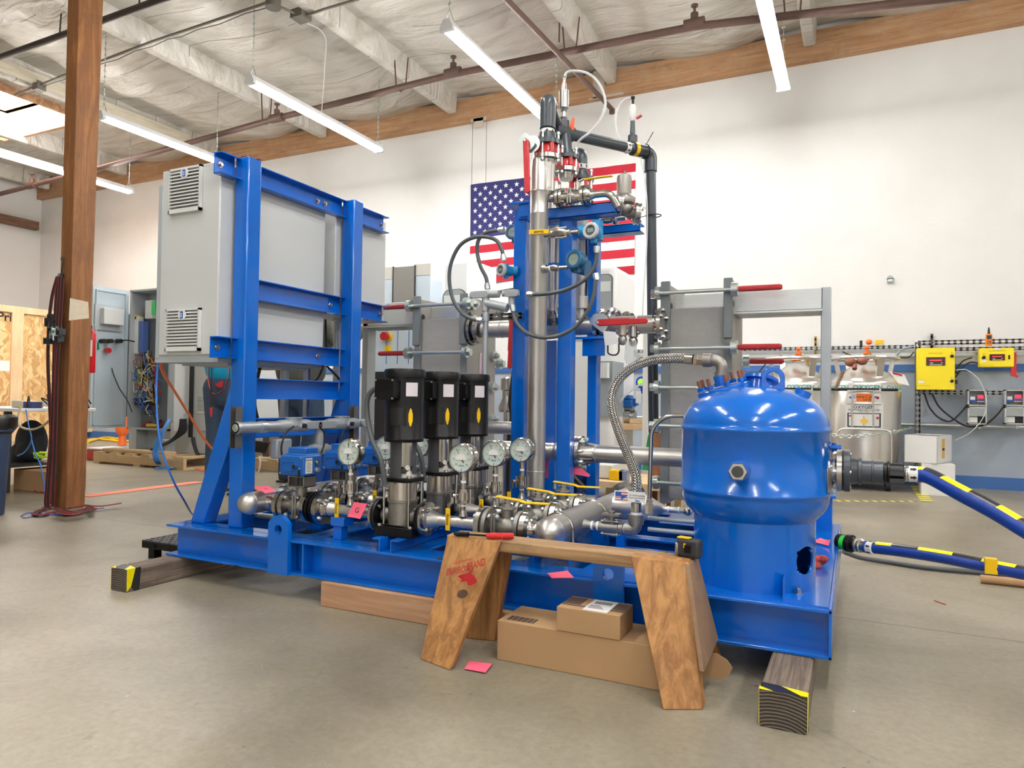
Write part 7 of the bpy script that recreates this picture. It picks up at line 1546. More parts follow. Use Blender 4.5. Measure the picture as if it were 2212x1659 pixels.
ybox(2116,2191,751,793,'smaller yellow control box with one latch, right of the large one',False)
g = MB(); q = wq(2190,800,WY-.25); g.box(q.x-.02,q.x+.02,q.y,q.y+.03,q.z-.05,q.z+.16); g.bar(q+V((-.0,0,-.04)),q+V((.03,0,-.06)),.02,.02); g.build('red_bracket', RED, label='red plastic holder hanging at the right side of the smaller yellow box', cat='holder')
t = thing('handheld_meter', 'orange handheld meter clipped above the smaller yellow box', 'meter', wq(2136,748,WY-.2))
q = wq(2136,733,WY-.2); g = MB(); g.box(q.x-.026,q.x+.026,q.y-.015,q.y+.015,q.z-.06,q.z+.05); g.build('body', mat('orange_meter_case',(.9,.25,.02),.45), t, bevel=.01, seg=3)
g = MB(); g.box(q.x-.018,q.x+.018,q.y-.018,q.y-.015,q.z+.0,q.z+.036); g.build('screen', DARKS, t); g = MB(); g.cyl(q+V((0,0,.05)),q+V((0,0,.09)),.011,.008,n=14); g.cyl(q+V((0,0,.09)),q+V((0,0,.11)),.008,.004,n=14); g.build('sensor', RUBBER, t)
g = MB()
for i in range(3):
    for j in range(3): g.box(q.x-.016+i*.012,q.x-.008+i*.012,q.y-.017,q.y-.0152,q.z-.045+j*.012,q.z-.038+j*.012)
g.build('keys', RUBBER, t)
def dinbox(px0,px1,label):
    y = WY-.24; a = wq(px0,921,y); b = wq(px1,842,y); W_, H_ = b.x-a.x, b.z-a.z
    t = thing('instrument_enclosure', label, 'instrument enclosure', ((a.x+b.x)/2,y,a.z), 'grey instrument enclosures on the wall')
    g = MB(); zc_ = a.z+H_*.56
    for (z0_,z1_) in ((zc_,b.z),(a.z+.02,zc_-.01)):
        g.box(a.x,a.x+.010,y,y+.10,z0_,z1_); g.box(b.x-.010,b.x,y,y+.10,z0_,z1_); g.box(a.x,b.x,y,y+.10,z0_,z0_+.010); g.box(a.x,b.x,y,y+.10,z1_-.010,z1_); g.box(a.x,b.x,y+.09,y+.10,z0_,z1_)
    g.build('case', mat('enclosure_grey',(.5,.52,.5),.5) if 'enclosure_grey' not in bpy.data.materials else bpy.data.materials['enclosure_grey'], t)
    g = MB(); g.box(a.x+.01,b.x-.01,y-.002,y+.0,a.z+H_*.28,zc_-.02); g.build('clear_door', GLASSY, t)
    g = MB(); g.box(a.x+.012,a.x+W_*.46,y+.03,y+.08,zc_+.035,b.z-.06); m1 = g.build('module', BLUEINK, t); g = MB(); g.box(a.x+W_*.5,b.x-.014,y+.03,y+.08,zc_+.035,b.z-.06); m2 = g.build('module', mat('module_orange',(.85,.35,.15),.5) if 'module_orange' not in bpy.data.materials else bpy.data.materials['module_orange'], t)
    g = MB(); g.box(a.x+.02,a.x+W_*.40,y+.026,y+.029,zc_+.055,zc_+.085); g.build('module_logo', WHITE, m1)
    g = MB(); g.box(a.x+W_*.54,b.x-.022,y+.026,y+.029,zc_+.068,zc_+.10); g.build('led_digits', LEDR, m2); g = MB(); g.box(a.x+W_*.52,b.x-.018,y+.0275,y+.0295,zc_+.045,zc_+.105); g.build('module_face', BLUEINK, m2)
    g = MB(); g.box(a.x+.014,a.x+W_*.52,y+.02,y+.07,a.z+.035,a.z+.085); g.build('relay', WHITE, t); g = MB(); g.box(a.x+W_*.56,b.x-.014,y+.02,y+.07,a.z+.03,a.z+.10); g.build('breaker', RUBBER, t)
    g = MB(); g.cyl((b.x-.05,y+.05,a.z+.02),(b.x-.05,y+.05,a.z-.02),.012,n=12); g.build('cable_gland', PLAST, t)
dinbox(2091,2132,'grey instrument enclosure with two small modules, left of the pair under the yellow boxes')
dinbox(2171,2214,'grey instrument enclosure at the right edge of the picture')
def cable(pts, r, mm, label, y=WY-.2, name='wall_cable', cat='cable', group=None, z=None):
    g = MB(); g.tube(catmull([P(px,py,y=y) if z is None else P(px,py,z=z) for px,py in pts],7),r,8); return g.build(name, mm, label=label, cat=cat, group=group)
cable([(1997,850),(2008,880),(2028,902),(2052,910),(2072,895),(2090,874)],.0075,RUBBER,'black cable swagging from the large yellow box to the left instrument enclosure')
cable([(2013,850),(2030,880),(2060,905),(2090,921),(2125,918),(2150,900),(2170,876)],.0075,RUBBER,'black cable swagging from the large yellow box to the right instrument enclosure')
cable([(2066,797),(2080,780),(2100,772)],.006,RUBBER,'upper of two short black cables between the yellow boxes'); cable([(2064,815),(2078,795),(2095,783),(2112,784)],.006,RUBBER,'lower of two short black cables between the yellow boxes')
cable([(2066,799),(2090,800),(2118,825),(2131,870),(2122,905),(2095,935),(2064,951)],.004,CLEAR,'thin translucent tube looping from the large yellow box down to the white carton',y=WY-.28,name='wall_tube',cat='tube')
cable([(1930,775),(1950,755),(1975,748)],.008,mat('blue_grey_cable',(.25,.3,.38),.5),'blue grey cable rising to the strut frame left of the large yellow box'); cable([(1938,772),(1962,772),(1974,760)],.005,RUBBER,'black cable end left of the large yellow box')
cable([(1820,760),(1850,775),(1790,770)],.006,RUBBER,'black cable on the wall between the two oxygen tanks'); cable([(1440,800),(1460,775),(1480,772)],.005,RUBBER,'thin dark cable on the wall rail')
cable([(1640,803),(1655,785),(1668,772),(1690,780)],.006,RUBBER,'thin dark cable above the lifting eye of the blue tank')
cable([(1326,787),(1360,777),(1373,790),(1385,772),(1400,790)],.006,mat('dark_green_cable',(.04,.07,.06),.5),'dark cables tangled on the wall above the work bench')
g = MB(); q = wq(1860,750); g.box(q.x-.012,q.x+.012,WY-.12,WY-.09,1.345,1.40); g.mat(1); g.ball((q.x+.07,WY-.1,1.385),.030,(1,1,.9),12,8); g.mat(2); g.box(q.x+.12,q.x+.20,WY-.12,WY-.08,1.36,1.40); g.build('cable_plugs', [RUBBER,ORANGE,YEL], label='row of small black, orange and yellow plugs on top of the wall rail', cat='plugs')
# ------------------------------------------------------------------ oxygen dewars
def bendtext(mb, txt, c, R_, z, size, a0, bold=.0, sx=1.0):
    vs, fs = text2d(txt, size, 'CENTER', 0, bold); mb.add([V((c[0]+R_*math.cos(a0+x*sx/R_), c[1]+R_*math.sin(a0+x*sx/R_), z+y)) for x, y in vs], fs)
def bendpatch(mb, c, R_, z0, z1, a0, a1, n=14):
    vs = []
    for k in range(n+1):
        a = a0+(a1-a0)*k/n; vs += [V((c[0]+R_*math.cos(a),c[1]+R_*math.sin(a),z0)),V((c[0]+R_*math.cos(a),c[1]+R_*math.sin(a),z1))]
    mb.add(vs,[(2*k,2*k+2,2*k+3,2*k+1) for k in range(n)])
STW = mat('brushed_dewar_steel', (.72,.69,.65), .3, 1, .05, 40, .06, 5, stretch=(1,1,14))
def dewar(px, label, full):
    y = 7.38; c = P(px,960,y=y); cx, cy = c.x, y; R_ = .305; ang = math.atan2(-cy, -cx)   # toward the viewer
    Z = lambda v: P(1866,v,y=y-.2).z
    t = thing('liquid_oxygen_tank', label, 'gas tank', (cx,cy,0), 'stainless liquid oxygen tanks')
    zb, zt_ = .17, Z(828); ztop = Z(792)
    g = MB(); g.lathe((cx,cy,0),(0,0,1),[(R_*.9,zb),(R_,zb+.01),(R_,zt_),(R_*.97,zt_+.02),(R_*.86,zt_+.055),(R_*.62,zt_+.10),(R_*.3,ztop+.03),(0,ztop+.04)],64); g.build('vessel', STW, t)
    g = MB(); zr_ = Z(772); g.torus((cx,cy,zr_),(0,0,1),R_*.92,.018,48,8)
    for k in range(4):
        a = ang+math.pi/4+k*math.pi/2-.25; x_,y_ = cx+R_*.78*math.cos(a), cy+R_*.78*math.sin(a); x2,y2 = cx+R_*.92*math.cos(a), cy+R_*.92*math.sin(a); g.bar((x_,y_,zt_+.04),(x2,y2,zr_),.06,.012,(math.cos(a),math.sin(a),0))
    g.build('guard_ring', STW, t)
    for k,(dx,dz,r_,mm) in enumerate(((-.02,.0,.035,STEEL),(.10,-.01,.03,BRASS),(.03,.03,.022,BRASS),(-.14,.0,.03,BRASS))):
        g = MB(); p_ = V((cx+dx,cy-.12,ztop+.09+dz)); g.lathe(p_,(0,-1,0),[(r_,-.02),(r_,0),(r_*.85,.002)],20) if k==0 else (g.cyl(p_-V((.03,0,0)),p_+V((.03,0,0)),r_*.6,n=12), g.cyl(p_-V((0,0,.06)),p_+V((0,0,.03)),r_*.45,n=12), g.ball(p_+V((.0,-.02,.0)),r_*.8,(1,1,1),10,7)); v_ = g.build('dial' if k==0 else 'valve', mm, t)
        if k==0: g = MB(); g.cyl(p_-V((0,.003,0)),p_-V((0,.005,0)),r_*.8,n=20); g.build('dial_face', PAPER, v_)
    g = MB(); p_ = V((cx+.02,cy-.14,ztop+.12)); g.cyl(p_,p_+V((0,0,.02)),.03,n=16); g.cyl(p_-V((.05,0,.05)),p_+V((.05,0,-.03)),.018,n=12); g.cyl(p_,p_+V((0,0,.05)),.012,n=10); g.ball(p_+V((0,0,.055)),.026,(1,1,.7),12,8); g.build('orange_knob', ORANGE, t)
    g = MB(); zb_ = Z(838); bendpatch(g,(cx,cy),R_+.002,zb_-.028,zb_+.028,ang-1.6,ang+1.6,30); bd = g.build('paper_band', PAPER, t)
    g = MB(); n_ = 5
    for k in range(-2,3): bendtext(g,'OXYGEN',(cx,cy),R_+.0035,zb_,.060,ang+k*.92+.1,.012)
    g.build('band_lettering', TEALINK, bd)
    g = MB(); bendpatch(g,(cx,cy),R_+.002,Z(868),Z(850),ang-.20,ang+.20); g.build('orange_label', mat('orange_print_label',(.9,.2,.02),.5) if full else bpy.data.materials['orange_print_label'], t)
    g = MB(); bendpatch(g,(cx,cy),R_+.0015,Z(868),Z(850),ang-.45,ang+.45); lb0 = g.build('white_label', PAPER, t)
    if full:
        g = MB(); bendtext(g,'Dura-Cyl',(cx,cy),R_+.0035,Z(857),.040,ang-.03,.0); bendtext(g,'230 HP',(cx,cy),R_+.0035,Z(864),.022,ang+.08,.01); g.build('label_lettering', INK, lb0)
        g = MB(); bendpatch(g,(cx,cy),R_+.003,Z(861),Z(857),ang-.40,ang-.28,4); g.build('oval_logo', BLUEINK, lb0); g = MB(); bendpatch(g,(cx,cy),R_+.003,Z(860),Z(856),ang+.28,ang+.33,4); g.build('label_flag_blue', BLUEINK, lb0)
        g = MB(); bendpatch(g,(cx,cy),R_+.0028,Z(862),Z(856.5),ang+.33,ang+.40,4); g.build('label_flag_red', FR, lb0)
        g = MB(); bendpatch(g,(cx,cy),R_+.002,Z(926),Z(872),ang-.52,ang+.52); lb = g.build('hazard_label', PAPER, t)
        g = MB(); bendtext(g,'OXYGEN',(cx,cy),R_+.004,Z(879.5),.042,ang,.012); bendtext(g,'REFRIGERATED LIQUID',(cx,cy),R_+.004,Z(885.5),.022,ang,.0,1.15); bendtext(g,'UN 1073',(cx,cy),R_+.004,Z(889),.018,ang,.0,1.3)
        for (z0_,z1_,a0_,a1_) in ((Z(874),Z(873),-.47,.47),(Z(893.5),Z(892),-.45,.45),(Z(922),Z(920),-.45,.45),(Z(922),Z(892),-.45,-.41),(Z(922),Z(892),.41,.45),(Z(919),Z(898),-.01,.0)): bendpatch(g,(cx,cy),R_+.004,z0_,z1_,ang+a0_,ang+a1_,12)
        g.build('label_print', INK, lb)
        g = MB(); zc_ = Z(909); s_ = .032; g.add([V((cx+(R_+.006)*math.cos(ang+u/R_),cy+(R_+.006)*math.sin(ang+u/R_),zc_+v)) for u,v in ((s_,0),(0,s_),(-s_,0),(0,-s_))],[(0,1,2,3)]); g.build('yellow_diamond', mat('amber_diamond',(.9,.55,.05),.5), lb)
        g = MB(); a_ = ang+.36; zc_ = Z(902); bendpatch(g,(cx,cy),R_+.005,zc_-.005,zc_+.005,a_-.04,a_+.04,4); bendpatch(g,(cx,cy),R_+.005,zc_-.013,zc_+.013,a_-.014,a_+.014,3); bendpatch(g,(cx,cy),R_+.005,Z(900),Z(897),ang-.40,ang-.32,3); g.build('red_cross', FR, lb)
    # front handle frame and cart
    fd = V((math.cos(ang),math.sin(ang),0)); sd = V((-fd.y,fd.x,0)); c3 = V((cx,cy,0))
    def fp(s_, out, z_): return c3+sd*s_+fd*out+V((0,0,z_))
    g = MB()
    for s_ in (-.095,.075): g.cyl(fp(s_,R_+.04,Z(842)),fp(s_,R_+.04,Z(926)),.0085,n=10)
    g.tube(bend([fp(-.215,R_+.05,.20),fp(-.215,R_+.05,Z(926)),fp(.215,R_+.05,Z(926)),fp(.215,R_+.05,.20)],.07,8),.0095,10); g.build('cart_handle', STW, t)
    g = MB()
    for s_ in (-.20,.20): g.cyl(fp(s_-.065,R_+.045,Z(842)),fp(s_+.065,R_+.045,Z(842)),.013,n=12)
    g.cyl(fp(-.14,R_+.045,Z(841)),fp(.12,R_+.045,Z(841)),.009,n=10); g.build('grip', RUBBER, t)
    g = MB(); g.lathe((cx,cy,0),(0,0,1),[(R_*.3,.12),(R_*.98,.12),(R_*.98,.16),(R_*.3,.16)],40); g.build('cart_base', DARKS, t)
    for k in range(4):
        a = ang+math.pi/4+k*math.pi/2; p_ = V((cx+R_*.9*math.cos(a),cy+R_*.9*math.sin(a),.055)); g = MB(); g.cyl(p_-sd*.02,p_+sd*.02,.053,n=20); g.bar(p_+V((0,0,.0)),p_+V((0,0,.075)),.05,.012,fd); g.build('caster', RUBBER, t)
    return t, (cx,cy,R_)
dw, dc = dewar(1866,'nearer stainless liquid oxygen tank, fully visible left of the yellow boxes, white hazard label',True)
dewar(1721,'stainless liquid oxygen tank mostly hidden behind the blue tank and grey exchanger frame',False)
t = thing('hanging_tag', 'white and red paper tag curling on the right shoulder of the visible oxygen tank', 'tag', wq(1942,815,7.05))
q = wq(1940,818,7.05); g = MB(); g.add([q+V((-.07,0,.07)),q+V((.05,.02,.035)),q+V((.09,.03,-.06)),q+V((-.0,.0,-.04))],[(0,1,2,3)]); o=g.build('sheet', PAPER, t); s_=o.modifiers.new('s','SOLIDIFY'); s_.thickness=.002
g = MB(); g.add([q+V((-.045,-.004,.06)),q+V((.03,.014,.037)),q+V((.035,.015,.022)),q+V((-.038,-.002,.042))],[(0,1,2,3)]); g.build('red_print', FR, t)
g = MB(); q = wq(1838,783,7.0); g.ball(q,.05,(1,1,.8),12,8); g.ball(q+V((.09,0,.01)),.045,(1,1,.8),12,8); g.cyl(q+V((.03,-.05,-.06)),q+V((.03,0,.0)),.02,n=12); g.build('pressure_regulator', COPPER, label='copper coloured pressure regulator on top of the visible oxygen tank', cat='regulator')
g = MB(); pts = []
for k in range(60): f_ = k/59; b0 = P(1822,800,y=7.0).lerp(P(1805,840,y=7.0),f_); pts.append(b0+V((.016*math.cos(k*1.2),.016*math.sin(k*1.2),0)))
g.tube(pts,.005,6); g.build('coiled_hose', mat('brown_coil',(.3,.2,.13),.4), label='small coiled brown hose hanging left of the visible oxygen tank', cat='hose')
# chain in front of the tanks
t = MB(); pts = catmull([P(px,py,y=yy) for px,py,yy in ((1802,940,7.02),(1830,943,6.98),(1870,940,6.98),(1910,935,7.03),(1945,930,7.15),(1974,923,7.6))],14)
L_ = [0]
for i in range(1,len(pts)): L_.append(L_[-1]+(pts[i]-pts[i-1]).length)
k = 0; d_ = 0
while d_ < L_[-1]-.03:
    i = max(j for j in range(len(L_)) if L_[j] <= d_); i = min(i,len(pts)-2); p_ = pts[i].lerp(pts[i+1],(d_-L_[i])/max(1e-6,L_[i+1]-L_[i])); dr = (pts[i+1]-pts[i]).normalized()
    u,v,_ = frame(dr); n1 = u if k%2 else v
    lk = [p_+dr*(.022*math.cos(a_))+n1*(.013*math.sin(a_)) for a_ in [2*math.pi*j/10 for j in range(11)]]; t.tube(lk,.0038,5,cap=False); d_ += .033; k += 1
t.build('safety_chain', ZINC, label='steel safety chain strung across the front of the oxygen tanks', cat='chain')
# hazard tape on the floor
def floor_tape(p0, p1, wd, label, n):
    g = MB(); d = (p1-p0); L_ = d.length; d.normalize(); s_ = V((-d.y,d.x,0)); k = n
    for i in range(k):
        for c in (0,1):
            a = (i+c*.5)/k*L_; b = (i+c*.5+.5)/k*L_; sh = wd*.6; g.mat(c)
            q = [p0+d*a, p0+d*b, p0+d*(b+0)+s_*wd, p0+d*(a+0)+s_*wd]; g.add([x+V((0,0,.0016)) for x in q]+[x+V((0,0,.0004)) for x in q],[(0,1,2,3),(0,4,5,1),(3,2,6,7)])
    return g.build('floor_tape', [TAPEY, mat('worn_dark_tape',(.2,.18,.14),.6) if 'worn_dark_tape' not in bpy.data.materials else bpy.data.materials['worn_dark_tape']], label=label, cat='tape', sharp=10)
floor_tape(P(1790,1083,z=0),P(1985,1084,z=0),.05,'yellow and black tape line on the floor in front of the oxygen tanks',10); floor_tape(P(1966,1050,z=0),P(1990,1084,z=0),.09,'yellow and black tape line on the floor running back to the wall',9)
floor_tape(P(2116,1056,z=0),P(2140,1057,z=0),.03,'short yellow tape scrap at the foot of the wall below the enclosures',1)
# white cartons
t = thing('white_carton', 'open white carton stacked on top of another carton below the yellow box', 'carton', (.75,7.3,.30))
a, b = P(1980,1001,y=7.0), P(2056,943,y=7.0); zc0 = a.z
x0_, x1_ = a.x, b.x; z1_ = P(2047,943,y=7.0).z
g = MB(); dk = .006
for (c0,c1,c2,c3) in ((x0_,x1_,7.0,7.0+dk),(x0_,x1_,7.42,7.42+dk),(x0_,x0_+dk,7.0,7.42),(x1_-dk,x1_,7.0,7.42)): g.box(c0,c1,c2,c3,zc0,z1_)
g.box(x0_,x1_,7.0,7.42,zc0,zc0+dk); g.build('body', WHITE, t)
g = MB(); g.add([V((x0_,7.42,z1_)),V((x1_,7.42,z1_)),V((x1_-.05,7.15,z1_+.005)),V((x0_+.05,7.15,z1_+.005))],[(0,1,2,3)]); o = g.build('flap', WHITE, t); s_=o.modifiers.new('s','SOLIDIFY'); s_.thickness=.003
g = MB(); g.box(x1_+.0005,x1_+.0015,7.13,7.21,zc0+.04,z1_-.03); lb = g.build('orange_label', mat('tan_print',(.75,.45,.08),.6), t); g = MB(); g.box(x1_+.002,x1_+.0025,7.14,7.20,(zc0+z1_)/2-.01,(zc0+z1_)/2+.01); g.build('label_text', INK, lb)
g = MB(); t.rotation_euler.z = -.35; g.box(x0_+.04,x1_+.03,7.04,7.40,.0,zc0-.001); g.build('white_carton', WHITE, label='lower closed white carton standing on the floor by the wall', cat='carton', bevel=.003)
# ------------------------------------------------------------------ OSB partition at the left
OSB = bpy.data.materials.new('osb_board'); OSB.use_nodes = True
def osb(m_):
    nt = m_.node_tree; b = nt.nodes['Principled BSDF']; N = nt.nodes.new; L = nt.links.new; b.inputs['Roughness'].default_value = .7
    tc = N('ShaderNodeTexCoord'); n = N('ShaderNodeTexNoise'); n.inputs['Scale'].default_value = 3; L(tc.outputs['Object'], n.inputs['Vector'])
    mx = N('ShaderNodeMixRGB'); mx.inputs[0].default_value = .35; L(tc.outputs['Object'], mx.inputs[1]); L(n.outputs['Color'], mx.inputs[2])
    vo = N('ShaderNodeTexVoronoi'); vo.inputs['Scale'].default_value = 16; mp = N('ShaderNodeMapping'); mp.inputs['Scale'].default_value = (1,2.2,.8); mp.inputs['Rotation'].default_value = (.6,0,0); L(mx.outputs[0], mp.inputs[0]); L(mp.outputs[0], vo.inputs['Vector'])
    sp = N('ShaderNodeSeparateXYZ'); L(vo.outputs['Color'], sp.inputs[0]); L(ramp(nt, sp.outputs[0], [(0,(.50,.28,.10)),(.5,(.68,.43,.18)),(1,(.82,.60,.32))]), b.inputs['Base Color'])
osb(OSB)
PINE = wood('pine_lumber', (.68,.46,.25), (.82,.62,.38), 1.5, (6,6,1), .65, rings=3)
OX = -11.9
t = thing('wooden_partition', 'tall partition of strand board framed in pale lumber at the far left', 'partition', (OX,5.5,0))
ztop = P(50,664,x=OX).z
g = MB(); g.box(OX-.02,OX,2.2,7.7,.0,ztop); g.build('strand_board', OSB, t)
g = MB(); g.box(OX,OX+.04,2.2,7.7,ztop-.10,ztop); g.build('rail', PINE, t); g = MB(); g.box(OX,OX+.04,2.2,7.7,0,.10); g.build('rail', PINE, t)
for px in (33,-90,197,262):
    yy = P(px,800,x=OX).y; g = MB(); g.box(OX,OX+.042,yy-.085,yy+.085,.10,ztop-.10); g.build('stud', PINE, t)
g = MB(); q = P(10,685,x=OX+.004); put_text(g,'Pri',q,(0,1,0),(0,0,1),.19,bold=.02); g.build('stencil_lettering', INK, t); g = MB(); q = P(7,790,x=OX+.003); g.box(OX+.001,OX+.003,q.y-.12,q.y+.12,q.z-.08,q.z+.08); g.build('paper_sheet', PAPER, t)
# ------------------------------------------------------------------ bin, table and bags at the left edge
t = thing('trash_bin', 'round blue plastic trash bin with a black liner at the left edge', 'trash bin', (-4.98,2.55,0))
bx_, by_ = -4.95, 2.52; zt_ = P(30,905,y=by_).z
g = MB(); g.lathe((bx_,by_,0),(0,0,1),[(.17,0),(.172,.01),(.195,zt_-.09),(.215,zt_-.085),(.218,zt_-.03),(.205,zt_-.03)],36); g.build('tub', mat('navy_plastic',(.03,.055,.12),.55), t)
g = MB(); pr = [(.20,zt_-.10),(.222,zt_-.06),(.225,zt_),(.21,zt_+.015),(.19,zt_),(.12,zt_-.1),(0,zt_-.12)]; g.lathe((bx_,by_,0),(0,0,1),pr,36); g.v = [p+V((random.uniform(-.006,.006),random.uniform(-.006,.006),random.uniform(-.006,.008))) for p in g.v]; g.build('liner', mat('black_liner',(.015,.013,.012),.35), t)
ty = 3.3; tz_ = P(40,881,y=ty).z
t = thing('folding_table', 'white topped table with dark legs behind the trash bin', 'table', (-5.2,3.4,0))
xl = P(70,1000,y=3.41).x; xr = P(85,880,y=3.3).x
g = MB(); g.box(-6.6,xr,3.15,3.75,tz_-.025,tz_); g.build('top', WHITE, t, bevel=.005)
for yy in (3.22,3.68):
    g = MB(); g.box(xl-.02,xl+.02,yy-.02,yy+.02,0,tz_-.025); g.build('leg', DARKS, t)
g = MB(); zs_ = P(50,1000,y=3.41).z; g.box(-6.5,xl,3.22,3.68,zs_-.02,zs_); g.build('shelf', DARKS, t); g = MB(); g.box(-6.5,xl,3.2,3.23,.13,.15); g.build('stretcher', DARKS, t)
g = MB(); q = P(66,871,y=3.3); g.box(q.x-.06,q.x+.05,3.28,3.36,tz_+.001,tz_+.05); g.build('small_box', mat('navy_box',(.03,.05,.15),.5), label='small navy box on the white table near the wooden post', cat='box', bevel=.003)
g = MB()
for k in range(9):
    p0 = V((-5.75+random.uniform(0,.55),3.25+random.uniform(0,.2),tz_+.008)); p1 = p0+V((random.uniform(-.15,.15),random.uniform(-.05,.1),random.uniform(.02,.12))); p2 = p1+V((random.uniform(-.1,.2),.05,-.08)); p2.z = max(p2.z,tz_+.006); g.mat(k%2); g.tube(catmull([p0,p1,p2],6),.005,6)
g.build('cable_pile', [RUBBER, PLAST], label='tangle of black and white cables on the white table', cat='cables')
g = MB(); q = P(38,868,y=3.3); g.box(q.x-.08,q.x+.06,3.3,3.42,tz_+.001,tz_+.055); g.build('power_adapter', mat('beige_plastic',(.6,.55,.42),.5), label='beige adapter box on the white table', cat='adapter', bevel=.006)
g = MB(); g.tube(catmull([P(44,880,y=3.12),P(38,905,y=3.1),P(45,922,y=3.1),P(70,928,y=3.1),P(95,918,y=3.1),P(106,908,y=3.05)],6),.008,8); g.build('table_cable', mat('beige_cable',(.6,.52,.36),.5), label='thick beige cable drooping from the white table to the post', cat='cable')
g = MB(); g.tube(catmull([P(56,885,y=3.15),P(62,920,y=3.15),P(68,950,y=3.15),P(55,975,y=3.15),P(38,985,y=3.15)],6),.005,6); g.tube(catmull([P(68,950,y=3.15),P(78,985,y=3.12),P(86,1000,y=3.12),P(93,1030,y=3.1),P(96,1060,y=3.1),P(100,1092,z=.006),P(92,1096,z=.006)],6),.005,6); g.build('blue_wire', mat('sky_blue_wire',(.05,.25,.7),.4), label='blue wires hanging from the white table', cat='cable')
g = MB(); c = P(68,955,y=3.55); g.ball(c,.16,(1.0,.6,1.15),18,12); g.ball(c+V((.08,-.07,-.07)),.11,(1.1,.7,.8),14,10); g.ball(c+V((-.08,-.03,-.1)),.12,(1,.7,.8),14,10); o = g.build('backpack', mat('black_nylon',(.02,.022,.03),.7,0,.4,40), label='black backpack on the shelf under the white table', cat='backpack'); rm = o.modifiers.new('r','REMESH'); rm.mode='VOXEL'; rm.voxel_size=.012
g = MB(); q = P(88,985,y=3.3)
for k in range(10): g.tube(catmull([q+V((random.uniform(-.05,.05),random.uniform(-.05,.05),random.uniform(-.02,.03))) for _ in range(4)],5),.005,5)
g.build('safety_vest', mat('lime_fabric',(.45,.7,.02),.7), label='bundle of lime yellow straps below the backpack', cat='straps')
g = MB(); a = P(25,1076,y=3.35); b = P(100,1078,y=3.35); z1_ = P(60,1016,y=3.35).z; g.box(a.x,b.x,3.36,3.66,0,z1_); bo = g.build('storage_box', CARD, label='brown cardboard box with red lettering under the white table', cat='box', bevel=.004)
g = MB(); q = P(85,1068,y=3.355); put_text(g,'DUC',q,(1,0,0),(0,0,1),.07,bold=.01); g.build('red_lettering', REDINK, bo)
g = MB()
for k in range(12): g.tube(catmull([V((xl-.35+random.uniform(-.15,.3),3.3+random.uniform(0,.2),zs_-.05+random.uniform(-.02,.04))) for _ in range(4)],5),.005,5)
# fire extinguisher behind the post
t = thing('fire_extinguisher', 'red fire extinguisher hung behind the right side of the wooden post', 'fire extinguisher', P(198,800,y=3.2))
q = P(194,760,y=3.22); x_ = q.x; Z = lambda v: P(195,v,y=3.22).z
g = MB(); g.lathe((x_,3.22,0),(0,0,1),[(.01,Z(806)),(.036,Z(805)),(.038,Z(803)),(.038,Z(722)),(.030,Z(715)),(.014,Z(711)),(.012,Z(704))],26); g.build('cylinder', mat('extinguisher_red',(.6,.01,.015),.25), t)
g = MB(); bendpatch(g,(x_,3.22),.0385,Z(770),Z(735),-2.2,-.2,14); g.build('label', PAPER, t)
g = MB(); g.tube(catmull([V((x_+.01,3.21,Z(706))),V((x_+.045,3.19,Z(715))),V((x_+.042,3.18,Z(750))),V((x_+.028,3.175,Z(785))),V((x_+.02,3.17,Z(792)))],6),.009,8); g.build('hose', RUBBER, t)
g = MB(); g.bar((x_-.03,3.22,Z(700)),(x_+.035,3.22,Z(703)),.014,.008); g.torus((x_+.0,3.20,Z(703)),(0,1,0),.016,.004,14,5); g.cyl((x_,3.22,Z(708)),(x_,3.22,Z(700)),.01,n=10); g.build('valve_head', ZINC, t)
g = MB(); q = P(212,748,y=3.2); g.prism([(-.012,.03),(.004,.02),(.014,-.022),(-.012,-.028)],q,(1,0,0),(0,0,1),(0,.001,0)); g.build('green_tag', GREEN, t)
# ------------------------------------------------------------------ open control cabinet on its pallet
PALW = wood('pallet_wood', (.52,.36,.19), (.72,.54,.32), 1.5, (1,12,12), .75, dirt=.3, dirtcol=(.35,.24,.13), rings=4)
def pallet(x0,x1,y0,y1,label,zt=.13):
    t = thing('wooden_pallet', label, 'pallet', ((x0+x1)/2,(y0+y1)/2,0), 'wooden pallets')
    for k in range(3):
        yy = [y0,(y0+y1)/2-.02,y1-.04][k]; g = MB(); g.box(x0,x1,yy,yy+.04,.022,zt-.022); g.build('runner', PALW, t, bevel=.002)
    n = max(4,int((x1-x0)/.22))
    for k in range(n):
        xx_ = x0+(x1-x0-.14)*k/(n-1); g = MB(); g.box(xx_,xx_+.14,y0,y1,zt-.022,zt); g.build('deck_board', PALW, t)
    for k in range(3):
        xx_ = x0+(x1-x0-.10)*k/2; g = MB(); g.box(xx_,xx_+.10,y0,y1,0,.022); g.build('bottom_board', PALW, t)
    return t
p0 = P(205,1000,z=0); p1 = P(378,1018,z=0)
pallet(p0.x,p1.x,5.05,6.1,'long wooden pallet under the open grey control cabinet')
pallet(-5.60,-4.75,5.40,6.4,'wooden pallet seen through the blue rack')
g = MB(); a = P(222,968,y=5.1); g.box(a.x,a.x+1.0,5.10,5.24,.131,.165); g.build('loose_board', PALW, label='loose board lying on the long pallet', cat='board', bevel=.002)
CX0 = P(277,800,y=5.5).x; CY0 = 5.5
zb_ = P(280,965,y=5.5).z; zt_ = P(280,627,y=5.5).z
CX1 = P(366,800,y=5.5).x
t = thing('control_cabinet', 'tall open grey control cabinet full of wiring, its left door swung open', 'cabinet', ((CX0+CX1)/2,5.7,.13))
zq0 = .36; dk=.02
